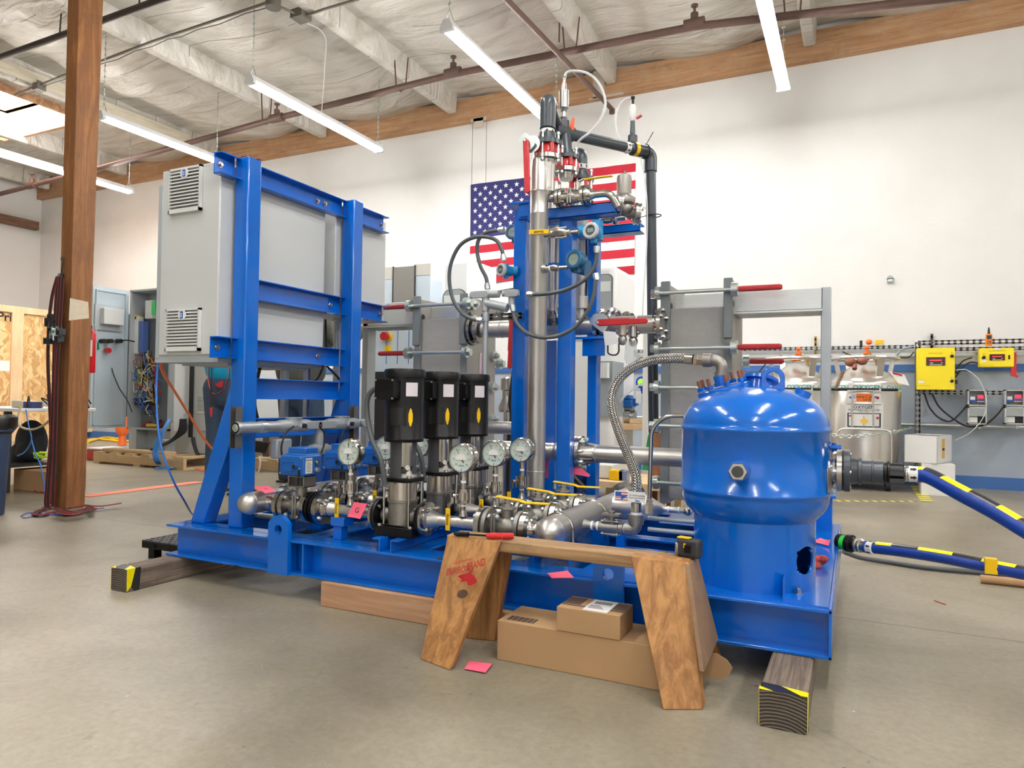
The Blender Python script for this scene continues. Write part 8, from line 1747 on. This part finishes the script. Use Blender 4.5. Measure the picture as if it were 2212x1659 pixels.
g = MB(); g.box(CX0,CX0+dk,CY0,CY0+.25,zq0,zt_); g.box(CX1-dk,CX1,CY0,CY0+.25,zq0,zt_); g.box(CX0,CX1,CY0,CY0+.25,zt_-dk,zt_); g.box(CX0,CX1,CY0,CY0+.25,zq0,zq0+dk); g.box(CX0,CX1,CY0+.23,CY0+.25,zq0,zt_); g.build('shell', CABD, t)
g = MB(); g.box(CX0,CX0+.13,CY0+.03,CY0+.22,.131,zq0); g.box(CX1-.13,CX1,CY0+.03,CY0+.22,.131,zq0); g.box(CX0,CX1,CY0+.17,CY0+.22,.131,zq0); g.build('plinth', CABD, t)
dl = P(197,800,x=CX0).y
g = MB(); g.box(CX0-.03,CX0-.005,dl,CY0-.01,zq0+.02,zt_-.01); g.box(CX0-.005,CX0+.015,dl+.03,dl+.045,zq0+.05,zt_-.05); g.box(CX0-.005,CX0+.015,CY0-.06,CY0-.045,zq0+.05,zt_-.05); g.box(CX0-.005,CX0+.01,dl+.03,CY0-.05,zt_-.06,zt_-.045); g.box(CX0-.005,CX0+.01,dl+.03,CY0-.05,zq0+.05,zq0+.065); d = g.build('door', mat('pale_blue_grey_door',(.47,.55,.60),.45), t)
yd = lambda px: P(px,800,x=CX0).y; zd = lambda px,py: P(px,py,x=CX0).z
g = MB(); g.box(CX0+.0,CX0+.02,yd(200),yd(260),zd(240,715),zd(240,660)); g.build('panel_back', CABD, d); g = MB(); g.box(CX0+.02,CX0+.09,yd(211),yd(254),zd(235,702),zd(235,668)); g.build('operator_panel', LGREY, d, bevel=.005)
for px,cc in ((217,YEL),(232,RUBBER),(252,RUBBER)):
    g = MB(); q = P(px,737,x=CX0+.02); g.cyl(q,q+V((.08,0,0)),.025,n=14); g.build('push_button', RUBBER, d)
g = MB(); q = P(230,757,x=CX0+.02); g.cyl(q,q+V((.05,0,0)),.03,n=14); g.build('red_lamp', REDPT, d)
# innards
yi = CY0+.13
g = MB(); g.box(CX0+.03,CX1-.03,yi+.03,yi+.045,zq0+.05,zt_-.25); g.build('mounting_plate', mat('dim_plate',(.16,.18,.2),.5), t)
for px0,px1,py0,py1,mm,nm in ((283,292,680,900,mat('duct_dark',(.12,.13,.14),.6),'wire_duct'),(291,301,678,768,CABD,'drive_module'),(302,311,685,765,PLAST,'terminal_row'),(312,322,695,762,mat('blue_wrap',(.08,.15,.42),.4),'wire_bundle'),(307,314,780,850,mat('yellow_green_wire',(.25,.3,.12),.6),'terminal_row'),(326,343,650,690,PLAST,'manual_pouch'),(303,340,860,875,DARKS,'shelf_rail'),(320,336,822,845,LGREY,'power_supply'),(300,308,682,692,YEL,'warning_label')):
    a = P(px0,py1,y=yi); b = P(px1,py0,y=yi); g = MB(); g.box(a.x,b.x,yi-.08,yi,a.z,b.z); g.build(nm, mm, t, bevel=.004)
a = P(327,680,y=yi-.1); g = MB(); g.box(a.x,a.x+.06,yi-.10,yi-.09,a.z,a.z+.16); g.build('green_label', mat('vivid_green',(.05,.55,.12),.5), t)
random.seed(3)
cols = [RUBBER, mat('wire_blue',(.05,.15,.5),.5), mat('wire_yellow',(.7,.5,.05),.5), mat('wire_white',(.6,.6,.6),.5), mat('wire_red',(.5,.03,.04),.5)]
g = MB()
for k in range(70):
    g.mat(random.choice([0,0,1,1,2,3,4])); bx = P(random.uniform(300,338),random.uniform(775,880),y=yi-.06); g.tube(catmull([bx,bx+V((random.uniform(-.1,.1),-random.uniform(.03,.1),random.uniform(-.12,.12))),bx+V((random.uniform(-.15,.15),0,random.uniform(-.25,.2)))],4),.005,4)
g.build('wiring', cols, t)
g = MB()
for k in range(26):
    g.mat(random.choice([4,0,1,4])); bx = V((random.uniform(CX0+.1,CX1-.15),CY0+random.uniform(.05,.3),zq0+.03)); g.tube(catmull([bx,bx+V((.1,.05,random.uniform(.03,.09))),bx+V((random.uniform(.1,.25),0,.01))],4),.007,4)
g.mat(2); g.cyl((CX0+.28,CY0+.05,zq0+.05),(CX0+.42,CY0+.08,zq0+.05),.02,n=10); g.build('loose_wires', cols, t)
cable([(232,700),(236,740),(240,790),(256,835),(275,865),(285,890)],.006,RUBBER,'thin dark cable crossing the open cabinet door',y=5.3)
cable([(240,728),(258,735),(275,735),(290,738)],.008,RUBBER,'black cable from the door buttons into the open cabinet',y=5.35)
# second cabinet with vent and a door in between
xb0, xb1 = P(419,900,y=5.45).x, P(530,900,y=5.45).x
t = thing('control_cabinet', 'closed tall grey cabinet with a small louvred vent, right of the open one', 'cabinet', ((xb0+xb1)/2,5.7,0))
g = MB(); g.box(xb0,xb1,5.45,5.95,.38,2.2); g.build('body', CAB, t, bevel=.005); g = MB(); g.box(xb0+.01,xb1-.01,5.47,5.93,0.132,.38); g.build('plinth', CAB, t)
vent(t, P(424,880,y=5.44).x, P(456,880,y=5.44).x, 5.449, P(440,893,y=5.44).z, P(440,855,y=5.44).z, 9)
a, b = P(369,915,y=5.25), P(411,912,y=5.45); g = MB(); g.bar((a.x,5.28,1.25),(b.x,5.50,1.25),.02,1.75,(0,0,1)); g.build('door', CAB, t, bevel=.003)
g = MB(); a = P(416,960,y=5.40); g.box(P(368,960,y=5.46).x,a.x,5.46,5.9,.131,.45); g.build('cabinet_plinth', CAB, label='grey plinth between the two tall cabinets', cat='plinth')
g = MB(); a = P(417,700,y=5.40); g.box(a.x-.012,a.x+.012,5.38,5.42,P(417,945,y=5.4).z,2.2); g.tube(catmull([P(417,945,y=5.4),P(418,955,y=5.38),P(424,975,y=5.35),P(432,990,y=5.33)],5),.02,6,flat=.4); g.build('rubber_gasket', RUBBER, label='black rubber edge strip hanging beside the closed tall cabinet', cat='strip')
random.seed(5)
g = MB()
for k in range(9): g.tube(catmull([P(390+k*1.5,905,y=5.3),P(386+k*2,930,y=5.28),P(372+k,948,y=5.25),P(350+k,960,y=5.2),P(325+k*2,972-k,y=5.15)],6),.010,6)
g.build('cable_bundle', RUBBER, label='thick bundle of black cables hanging over the pallet', cat='cables')
g = MB()
for k in range(7): g.tube(catmull([P(364+k,905,y=5.2),P(352+k,925,y=5.12),P(338+k*2,950,y=5.05),P(330+k*2,975,y=5.0),P(333+k*2,995,y=4.98),P(345+k,1008,z=.01)],6),.0045,6)
g.torus(P(354,1011,z=.02),(0,0,1),.07,.007,20,6); g.torus(P(354,1011,z=.032),(0,0,1),.075,.007,20,6); g.build('blue_network_cables', mat('bright_blue_cable',(.04,.2,.55),.4), label='blue network cables coiled on the floor in front of the pallet', cat='cables')
a = P(330,968,y=5.2); g = MB(); g.box(a.x,a.x+.16,5.22,5.35,.131,P(330,950,y=5.2).z); g.build('parts_tray', CABD, label='small grey tray of parts on the pallet under the open cabinet', cat='tray')
g = MB(); a = P(183,1072,z=.003); b = P(430,1041,z=.003); g.bar(a,b,.13,.003); g.build('orange_strap', ORG2, label='flat orange strap lying straight across the floor behind the wooden post', cat='strap')
g = MB(); g.bar(P(390,1004,z=.004),P(500,1030,z=.004),.06,.004); g.build('orange_strap', ORANGE, label='bright orange flat strap lying under the pallet edge', cat='strap')
g = MB()
for i,pts in enumerate(([(185,952),(210,948),(235,950),(260,946)],[(190,955),(205,950),(230,945),(262,949)],[(240,951),(262,953),(285,952)])): g.tube(catmull([P(px,py,z=.02) for px,py in pts],6),.02,6)
g.build('extension_lead', YEL, label='yellow cord snaking on the floor behind the wooden post', cat='cord')
g = MB(); q = P(265,920,y=6.9); g.ball(q,.13,(.8,.8,1.2),16,12); g.cyl(q-V((0,0,.1)),q-V((0,0,.28)),.04,.06,n=12); g.build('orange_float', ORANGE, label='orange balloon shaped bag beside the open cabinet plinth', cat='bag')
t = thing('red_crate', 'low red case on the floor left of the long pallet', 'case', P(197,994,z=0)); a = P(186,994,z=0); g = MB(); g.box(a.x,a.x+.27,a.y,a.y+.3,0,.13); g.build('case', REDPT, t, bevel=.01); g = MB(); g.box(a.x-.01,a.x+.28,a.y-.01,a.y+.31,.13,.145); g.build('lid', WHITE, t)
cable([(560,985),(562,1000),(558,1020),(548,1028),(535,1030)],.010,WHITE,'white cable curling beside the pallet seen through the rack',y=5.3)
g = MB()
for k in range(8): g.torus(P(555,955+k*3,y=5.6),(0,.15,1),.17-.008*k,.009,24,6)
g.build('cable_coil', RUBBER, label='coil of black cables on the pallet seen through the rack', cat='cable coil')
g = MB(); a = P(567,985,y=5.6); g.box(a.x,a.x+.09,5.6,5.8,.13,.42); g.build('brown_box', mat('brown_carton',(.16,.12,.09),.7), label='small brown box beside the black cable coil', cat='box')
# ------------------------------------------------------------------ people behind the rack
def person(name_label, joints, shirt, pants, shoes, facing, loc, tw=1.0, jacket=False, lw=1.0):
    """joints: dict of world points. Body is one skinned surface; clothes are children."""
    t = thing('person', name_label, 'person', loc)
    def skin(nm, chains, mm, parent, sub=2):
        vs, es, rs, idx = [], [], [], {}
        def vid(key, p, r):
            if key not in idx: idx[key] = len(vs); vs.append(V(p)-ROOT[parent.name]); rs.append(r)
            return idx[key]
        for ch in chains:
            for (k0,p0,r0),(k1,p1,r1) in zip(ch, ch[1:]): es.append((vid(k0,p0,r0), vid(k1,p1,r1)))
        me = bpy.data.meshes.new(nm); me.from_pydata([tuple(v) for v in vs], es, []); o = bpy.data.objects.new(nm, me); COL.objects.link(o); o.parent = parent; me.materials.append(mm); ROOT[o.name] = ROOT[parent.name]
        sm = o.modifiers.new('skin','SKIN'); sm.use_smooth_shade = True; sl = me.skin_vertices[0].data if len(me.skin_vertices) else None
        if sl is None:
            bm = bmesh.new(); bm.from_mesh(me); bm.verts.layers.skin.verify(); bm.to_mesh(me); bm.free(); sl = me.skin_vertices[0].data
        for i, r in enumerate(rs): sl[i].radius = (r if isinstance(r,tuple) else (r, r)); sl[i].use_root = (i == 0)
        ss = o.modifiers.new('sub','SUBSURF'); ss.levels = sub; ss.render_levels = sub; return o
    J = joints; f_ = V(facing).normalized(); s_ = V((0,0,1)).cross(f_)   # s_ points to the person's left
    def mid(a,b,t_=.5): return V(J[a]).lerp(V(J[b]),t_)
    ch = [[('pel',J['pelvis'],.14),('waist',J['waist'],.12),('chest',J['chest'],.15),('neckb',J['neck'],.06),('headb',J['headbase'],.055),('head',J['head'],.09),('crown',V(J['head'])+V((0,0,.09)),.07)]]
    for sd in 'lr':
        ch.append([('chest',J['chest'],.15),('sh'+sd,J['sh'+sd],.055),('el'+sd,J['el'+sd],.04),('wr'+sd,J['wr'+sd],.026),('pm'+sd,J['pm'+sd],(.034,.016))])
        ch.append([('pel',J['pelvis'],.14),('hip'+sd,J['hip'+sd],.09),('kn'+sd,J['kn'+sd],.055),('an'+sd,J['an'+sd],.04),('toe'+sd,V(J['an'+sd])+f_*.13-V((0,0,.05)),.035)])
        hd = (V(J['pm'+sd])-V(J['wr'+sd])).normalized(); sv = hd.cross(f_).normalized() if abs(hd.dot(f_))<.9 else s_
        for k in range(4):
            b0 = V(J['pm'+sd])+sv*(.012-.0165*k+.012)+hd*.005; ln = (.07,.078,.072,.058)[k]
            ch.append([('pm'+sd,J['pm'+sd],(.034,.016)),('f%d%sa'%(k,sd),b0+hd*.03,.0088),('f%d%sb'%(k,sd),b0+hd*(.03+ln*.5)+f_*.008,.0078),('f%d%sc'%(k,sd),b0+hd*(.03+ln*.85)+f_*.024,.0065)])
        ch.append([('wr'+sd,J['wr'+sd],.026),('t%sa'%sd,V(J['wr'+sd])+hd*.035+sv*.028,.0105),('t%sb'%sd,V(J['wr'+sd])+hd*.065+sv*.042+f_*.01,.009)])
    body = skin('body', ch, SKIN, t)
    for nm,pt,sc,mm in (('nose',V(J['head'])+f_*.10-V((0,0,.01)),.014,SKIN),('ear',V(J['head'])+s_*.085,.02,SKIN),('ear',V(J['head'])-s_*.085,.02,SKIN),('eye',V(J['head'])+f_*.085+s_*.03+V((0,0,.015)),.012,WHITE),('eye',V(J['head'])+f_*.085-s_*.03+V((0,0,.015)),.012,WHITE),('mouth',V(J['head'])+f_*.088-V((0,0,.05)),.014,REDPT)):
        g = MB(); g.ball(pt,sc,(1,1,1.2 if nm!='mouth' else .4),10,7); g.build(nm, mm, t)
    g = MB(); g.ball(V(J['head'])+V((0,0,.035))-f_*.012,.108,(1,1,1),18,12); g.build('hair', HAIR, t)
    def cloth(nm, tubes, mm, hem=0):
        g = MB()
        for pts, rs in tubes:
            g.tube(pts, rs, 16)
            for p_, r__ in (zip(pts[1:], rs[1:]) if hem and pts is tubes[0][0] else zip(pts, rs)): g.ball(p_, r__*.99, (1,1,1), 14, 8)
        o = g.build(nm, mm, t, sharp=180); r2 = o.modifiers.new('r','REMESH'); r2.mode = 'VOXEL'; r2.voxel_size = .014; r2.use_smooth_shade = True; sm = o.modifiers.new('s','SMOOTH'); sm.factor = .8; sm.iterations = 4; return o
    k = 1.2 if jacket else 1.0; up = V((0,0,1))
    cloth('jacket' if jacket else 'shirt', [([V(J['pelvis'])+up*.07,V(J['waist']),V(J['chest']),V(J['neck'])-up*.04],[.182*tw,.165*tw,.182*tw,.085])]+[([V(J['chest'])+up*.04,V(J['sh'+sd]),V(J['el'+sd]),mid('el'+sd,'wr'+sd,.85)],[.12,.082*k,.062*k,.046*k]) for sd in 'lr'], shirt)
    cloth('jeans', [([V(J['pelvis'])-up*.07,V(J['pelvis'])-up*.13],[.155*lw,.15*lw])]+[([V(J['hip'+sd])-up*.03,V(J['kn'+sd]),V(J['an'+sd])-up*.03],[.112*lw,.080*lw,.068*lw]) for sd in 'lr'], pants)
    for sd in 'lr':
        a = V(J['an'+sd]); g = MB(); g.tube([V((a.x,a.y,.045))-f_*.07,V((a.x,a.y,.05))-f_*.02,V((a.x,a.y,.048))+f_*.08,V((a.x,a.y,.035))+f_*.17],[.042,.05,.047,.030],14); sh_ = g.build('shoe', shoes, t); g = MB(); g.bar(V((a.x,a.y,.010))-f_*.10,V((a.x,a.y,.010))+f_*.19,.095,.02); g.build('sole', RUBBER, sh_, bevel=.008)
    return t
def stand(px_hip, y, facing, lean=0.0, height=1.76, spread=.11, arm=None, legpx=None):
    h = height/1.76; f_ = V(facing).normalized(); s_ = V((0,0,1)).cross(f_); b = P(px_hip,880,y=y); b = V((b.x,y,0)); up = V((0,0,1)); J = {}
    J['pelvis'] = b+up*.93*h; J['waist'] = b+up*1.07*h+f_*lean*.25; J['chest'] = b+up*1.30*h+f_*lean*.6; J['neck'] = b+up*1.48*h+f_*lean*.95; J['headbase'] = b+up*1.54*h+f_*lean*1.1; J['head'] = b+up*1.65*h+f_*lean*1.3
    for sd,k in (('l',1),('r',-1)):
        J['sh'+sd] = b+up*1.41*h+s_*k*.19+f_*lean*.85; J['el'+sd] = b+up*1.15*h+s_*k*.27+f_*(lean+.10); J['wr'+sd] = b+up*1.10*h+s_*k*.16+f_*(lean+.33); J['pm'+sd] = b+up*1.11*h+s_*k*.14+f_*(lean+.39)
        J['hip'+sd] = b+up*.86*h+s_*k*.09; J['kn'+sd] = b+up*.49*h+s_*k*spread+f_*.03; J['an'+sd] = b+up*.10+s_*k*spread
    return J, b
J, b = stand(492,4.05,(-.3,1,0),.05)
person('person in a bright teal shirt and dark jeans, standing behind the rack brace', J, TEALC, DENIM, BROWNL, (-.3,1,0), b, 1.0, False, 1.0)
g = MB(); a = P(470,830,y=3.88); g.prism([(-.03,.0),(.05,.03),(.05,-.02),(.01,-.025)],a,(1,0,0),(0,0,1),(0,.004,0)); g.build('red_cloth', RED, label='small red cloth hanging from the teal person\'s waist', cat='cloth')
J, b = stand(648,4.9,(.0,1,0),.18,1.80,.13)
hp_ = P(792,700,y=4.9); J['wrr'] = hp_-V((.07,0,.0)) if False else J['wrr']
J['shr'] = J['shr']+V((.02,0,-.03)); J['elr'] = P(745,760,y=4.95); J['wrr'] = P(783,708,y=5.0); J['pmr'] = P(791,702,y=5.03)
person('person in a dark olive jacket and blue jeans, seen from behind through the rack', J, OLIVE, DENIM, BROWNL, (0,1,0), b, 1.25, True, 1.25)
g = MB(); g.tube(catmull([P(px,py,y=3.7) for px,py in ((451,785),(448,810),(456,845),(470,850),(487,835),(493,800),(494,785))],6),.003,6); g.mat(1); g.tube(catmull([P(px,py,y=3.7) for px,py in ((453,785),(452,815),(462,848),(480,845),(495,815),(497,785))],6),.003,6); g.build('test_leads', [RED, RUBBER], label='looped red and black test leads hanging in front of the teal person', cat='test leads')
t = thing('test_probe', 'black and red test probe hanging down beside the teal person\'s jeans', 'probe', P(457,900,y=3.7)); g = MB(); g.tube([P(458,785,y=3.7),P(457,830,y=3.7)],.004,6); g.tube([P(457,830,y=3.7),P(456,880,y=3.7)],.009,8); g.build('black_body', RUBBER, t); g = MB(); g.tube([P(456,880,y=3.7),P(456,894,y=3.7),P(456,902,y=3.7)],[.010,.008,.002],8); g.build('red_tip', RED, t)
# ------------------------------------------------------------------ machines behind the left exchanger
y = 4.9
def mx_(px): return P(px,700,y=y).x
zz2 = lambda py: P(880,py,y=y).z
t = thing('machine_cabinet', 'large machine wrapped in pale blue film with a red and yellow stop button', 'machine', (mx_(840),y+.4,0))
g = MB(); g.box(mx_(806),mx_(905),y,y+.8,.0,zz2(652)); g.build('body', LBLUE, t, bevel=.004)
g = MB(); g.box(mx_(806),mx_(905),y-.006,y,zz2(800)-.01,0.02); g.build('lower_panel', DARKS, t)
for px in (836,860,884):
    g = MB(); g.box(mx_(px)-.002,mx_(px)+.002,y-.004,y-.0005,zz2(786),zz2(655)); g.build('blue_line', BLUEINK, t)
g = MB(); q = P(838,728,y=y); g.cyl(q+V((.015,-.03,0)),q+V((.015,0,0)),.036,n=20); e = g.build('stop_button_base', YEL, t); g = MB(); g.cyl(q+V((.015,-.06,0)),q+V((.015,-.03,0)),.022,n=18); g.cyl(q+V((.015,-.085,0)),q+V((.015,-.06,0)),.036,n=18); g.build('stop_button', RED, e)
g = MB(); q = P(839,752,y=y-.01); g.box(q.x-.02,q.x+.02,y-.03,y,q.z-.03,q.z+.02); g.build('selector_switch', YEL, t)
y = 6.4
def mx_(px): return P(px,620,y=y).x
zz2 = lambda py: P(880,py,y=y).z
t = thing('tall_machine', 'tall stainless and pale blue machine rising behind the left exchanger', 'machine', (mx_(890),y+.3,0))
g = MB(); g.box(mx_(800),mx_(930),y,y+.6,0,zz2(574)); g.build('blue_panel', LBLUE, t, bevel=.005); g = MB(); g.box(mx_(851),mx_(896),y-.012,y,.5,zz2(576)); g.build('steel_panel', mat('brushed_panel',(.42,.41,.38),.4,.6,0,60,.06,8), t)
g = MB(); g.box(mx_(849),mx_(851),y-.014,y,.5,zz2(574)); g.box(mx_(896),mx_(898),y-.014,y,.5,zz2(574)); g.build('door_gap', INK, t); g = MB(); g.box(mx_(898),mx_(930),y-.004,y,zz2(597),zz2(573)); g.build('torn_tape', mat('cream_tape2',(.62,.6,.54),.6), t); g = MB(); g.box(mx_(800),mx_(849),y-.004,y,zz2(600),zz2(574)); g.build('torn_tape', mat('cream_tape',(.62,.6,.54),.6), t)
def white_machine(px0,px1,pyt,label,y,gp):
    xx_ = lambda p: P(p,650,y=y).x; Z = lambda v: P((px0+px1)/2,v,y=y).z
    t = thing('white_machine', label, 'machine', (xx_((px0+px1)/2),y+.3,0)); g = MB(); g.box(xx_(px0),xx_(px1),y,y+.6,0,Z(pyt)); g.build('body', mat('white_machine_paint',(.85,.86,.86),.4) if 'white_machine_paint' not in bpy.data.materials else bpy.data.materials['white_machine_paint'], t, bevel=.05, seg=4)
    a, b, zt_, zb_ = gp; w_ = xx_(b)-xx_(a); h_ = Z(zt_)-Z(zb_); r_ = min(.09,w_*.3); poly = [(0,0),(w_,0)]+[(w_-r_+r_*math.cos(math.radians(k)),h_-r_+r_*math.sin(math.radians(k))) for k in range(0,91,15)]+[(r_+r_*math.cos(math.radians(k)),h_-r_+r_*math.sin(math.radians(k))) for k in range(90,181,15)]
    g = MB(); g.prism(poly,(xx_(a),y-.02,Z(zb_)),(1,0,0),(0,0,1),(0,.02,0)); w2 = g.build('window_frame', mat('window_rim',(.08,.09,.09),.4) if 'window_rim' not in bpy.data.materials else bpy.data.materials['window_rim'], t)
    s_ = .93; g = MB(); g.prism([(w_*.5+(p[0]-w_*.5)*s_,h_*.5+(p[1]-h_*.5)*.97) for p in poly],(xx_(a),y-.024,Z(zb_)),(1,0,0),(0,0,1),(0,.003,0)); g.build('glass', mat('smoky_window',(.36,.40,.42),.12) if 'smoky_window' not in bpy.data.materials else bpy.data.materials['smoky_window'], w2)
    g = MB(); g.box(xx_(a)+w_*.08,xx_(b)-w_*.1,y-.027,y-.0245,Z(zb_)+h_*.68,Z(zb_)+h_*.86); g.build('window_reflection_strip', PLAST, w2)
    return t
white_machine(952,1016,560,'white machine with a dark rounded window, left of the flag edge',6.2,(958,1008,625,720))
white_machine(1190,1328,575,'white machine with a large smoky rounded window, right of the mast',5.4,(1290,1324,596,712))
g = MB(); y=5.35; xx_ = lambda p: P(p,900,y=y).x; g.box(xx_(1290),xx_(1322),y,y+.3,P(1300,900,y=y).z,P(1300,780,y=y).z); g.build('lower_housing', mat('grey_blue_housing',(.30,.34,.37),.5), label='grey lower housing of equipment seen behind the right mast column', cat='equipment')
g = MB()
for k,(px,py) in enumerate(((1297,800),(1304,800),(1311,800))): q = P(px,py,y=5.3); g.cyl(q-V((0,0,.06)),q+V((0,0,.06)),.02,n=10)
g.build('white_canisters', PLAST, label='three small white canisters on the grey housing', cat='canisters')
# work bench with parts in front of the blue wall
y = 5.6
t = thing('work_bench', 'wooden work bench behind the braided hose', 'bench', (P(1340,1000,y=y).x,y+.3,0))
zt_ = P(1350,915,y=y).z; a, b = P(1285,915,y=y), P(1418,915,y=y)
g = MB(); g.box(a.x,b.x,y,y+.6,zt_-.05,zt_); g.build('top', PINE, t, bevel=.003)
for px in (1292,1412):
    g = MB(); x_ = P(px,1000,y=y).x; g.box(x_-.04,x_+.04,y+.05,y+.13,0,zt_-.05); g.build('leg', PINE, t)
g = MB(); a = P(1358,907,y=y); g.box(a.x,a.x+.20,y+.02,y+.12,zt_+.001,zt_+.04); g.build('wood_offcut', PINE, label='short lumber offcut on the work bench', cat='lumber', bevel=.004)
t = thing('bench_valve', 'blue motorised valve standing on the work bench', 'valve', P(1352,912,y=y+.1)); yy=y+.12; Z = lambda v: P(1352,v,y=yy).z; x_ = lambda v: P(v,880,y=yy).x
g = MB(); g.box(x_(1345),x_(1370),yy-.06,yy+.06,Z(880),Z(864)); g.box(x_(1349),x_(1365),yy-.05,yy+.05,Z(864),Z(853)); g.box(x_(1368),x_(1378),yy-.03,yy+.03,Z(876),Z(860)); g.build('actuator', BLUE2, t, bevel=.01); g = MB(); g.box(x_(1349),x_(1368),yy-.04,yy+.04,Z(888),Z(880)); g.build('bracket', CASTSS, t); g = MB(); c = P(1357,900,y=yy); g.cyl(c-V((.06,.0,0)),c+V((.06,0,0)),.055,n=22); g.cyl(c-V((.03,0,0)),c+V((.03,0,0)),.07,n=22); g.cyl(c-V((.06,.0,0)),c-V((.2,.1,.04)),.022,n=14); g.build('body', STEEL, t)
t = thing('bench_transmitter', 'blue round transmitter with green display above the work bench', 'transmitter', P(1386,860,y=yy)); q = P(1386,826,y=yy); g = MB(); g.lathe(q,(0,-1,0),[(.045,-.08),(.05,0),(.032,.01)],24); g.cyl(q-V((0,-.04,.09)),q-V((0,-.04,0)),.02,n=12); g.build('housing', mat('vivid_blue_paint',(.0,.05,.6),.3), t); g = MB(); g.cyl(q+V((0,-.011,0)),q+V((0,-.014,0)),.031,n=22); g.build('display', mat('green_display',(.3,.6,.05),.4,emit=.4), t)
g = MB(); q = P(1379,858,y=yy-.03); g.box(q.x-.022,q.x+.022,q.y,q.y+.002,q.z-.05,q.z+.05); g.build('hanging_tag', PAPER, label='white tag hanging under the bench transmitter', cat='tag')
cable([(1330,880),(1350,855),(1380,832),(1400,830)],.009,CLEAR,'translucent tube arching over the work bench',y=5.55,name='bench_tube',cat='tube')
for i,(px,w_) in enumerate(((1394,.045),(1324,.03))):
    g = MB(); x_ = P(px,850,y=5.5).x; g.box(x_-w_/2,x_+w_/2,5.5,5.5+w_,0 if i==0 else 0,P(px,700 if i==0 else 690,y=5.5).z); g.build('white_post', WHITE, label=['white square post right of the work bench','thin white post left of the work bench'][i], cat='post')
g = MB(); x0_, x1_ = P(1405,1000,y=5.2).x, P(1447,1000,y=5.2).x; g.box(x0_,x1_,5.2,5.24,0,P(1420,935,y=5.2).z); g.build('brown_board', wood('red_brown_board',(.22,.09,.04),(.36,.16,.07),2,(8,8,1),.6), label='brown wooden board standing behind the bent steel tube', cat='board')
g = MB(); g.prism([(P(1386,1060,y=5.3).x,.25),(P(1402,1060,y=5.3).x,.25),(P(1416,950,y=5.3).x,P(1416,900,y=5.3).z),(P(1400,950,y=5.3).x,P(1400,940,y=5.3).z)],(0,5.3,0),(1,0,0),(0,0,1),(0,.01,0)); g.build('green_banner', GREEN, label='green sheet leaning beside the work bench', cat='sheet')
t = thing('storage_bin', 'grey beige plastic bin low behind the level pipe', 'bin', P(1300,1020,y=4.8)); a = P(1285,1032,y=4.8); b = P(1322,1005,y=4.8); g = MB(); g.box(a.x,b.x,4.8,5.2,a.z,b.z); g.build('tub', PLAST, t, bevel=.006); 
g = MB(); z_ = a.z-.004; g.box(a.x-.1,b.x+.45,4.65,5.3,z_-.04,z_); g.box(a.x-.05,a.x+.0,4.7,4.75,0,z_-.04); g.box(b.x+.35,b.x+.40,4.7,4.75,0,z_-.04); g.box(a.x-.05,a.x,5.2,5.25,0,z_-.04); g.box(b.x+.35,b.x+.4,5.2,5.25,0,z_-.04); g.build('low_table', PINE, label='low pale wooden table under the grey bin', cat='table')
for i,(px,py,mm,w_,lab) in enumerate(((1330,1022,YEL,.05,'small yellow box on the low table'),(1345,1018,mat('bottle_blue',(.2,.25,.4),.3),.03,'small blue bottle on the low table'))):
    q = P(px,py,y=4.75); g = MB(); g.box(q.x-w_,q.x+w_,4.75,4.83,z_+.001,z_+.07); g.build('yellow_box' if i==0 else 'blue_bottle', mm, label=lab, cat='box' if i==0 else 'bottle', bevel=.004)
g = MB(); q = P(1095,830,y=4.2); zt_ = q.z
g.lathe((q.x,4.2,0),(0,0,1),[(.05,P(1095,890,y=4.2).z),(.055,P(1095,880,y=4.2).z),(.03,P(1095,860,y=4.2).z),(.03,P(1095,845,y=4.2).z),(.042,P(1095,842,y=4.2).z),(.042,P(1095,818,y=4.2).z),(.012,P(1095,812,y=4.2).z)],20); g.cyl((q.x,4.2,0),(q.x,4.2,P(1095,890,y=4.2).z),.02,n=12); g.build('relief_valve', STEEL, label='shiny upright relief valve between the left exchanger and the mast', cat='valve')
g = MB(); g.tube(catmull([P(px,py,y=3.9) for px,py in ((1112,790),(1106,830),(1102,870),(1106,900),(1100,940))],6)+[V((P(1098,1000,y=3.9).x,3.9,.3)),V((P(1098,1000,y=3.9).x,3.9,.014))],.014,8); g.build('black_hose', RUBBER, label='black hose hanging between the left exchanger and the mast', cat='hose')
t = thing('ladder', 'dark ladder or board with blue lettering behind the mast', 'board', P(1098,930,y=4.4)); a = P(1092,960,y=4.4); b = P(1108,850,y=4.4); g = MB(); g.box(a.x,b.x,4.4,4.43,0,b.z); g.build('board', DARKS, t); g = MB(); put_text(g,'Primox',((a.x+b.x)/2,4.397,P(1098,895,y=4.4).z),(0,0,1),(-1,0,0),.055,bold=.01); g.build('blue_lettering', mat('cyan_print',(.02,.45,.7),.5), t)
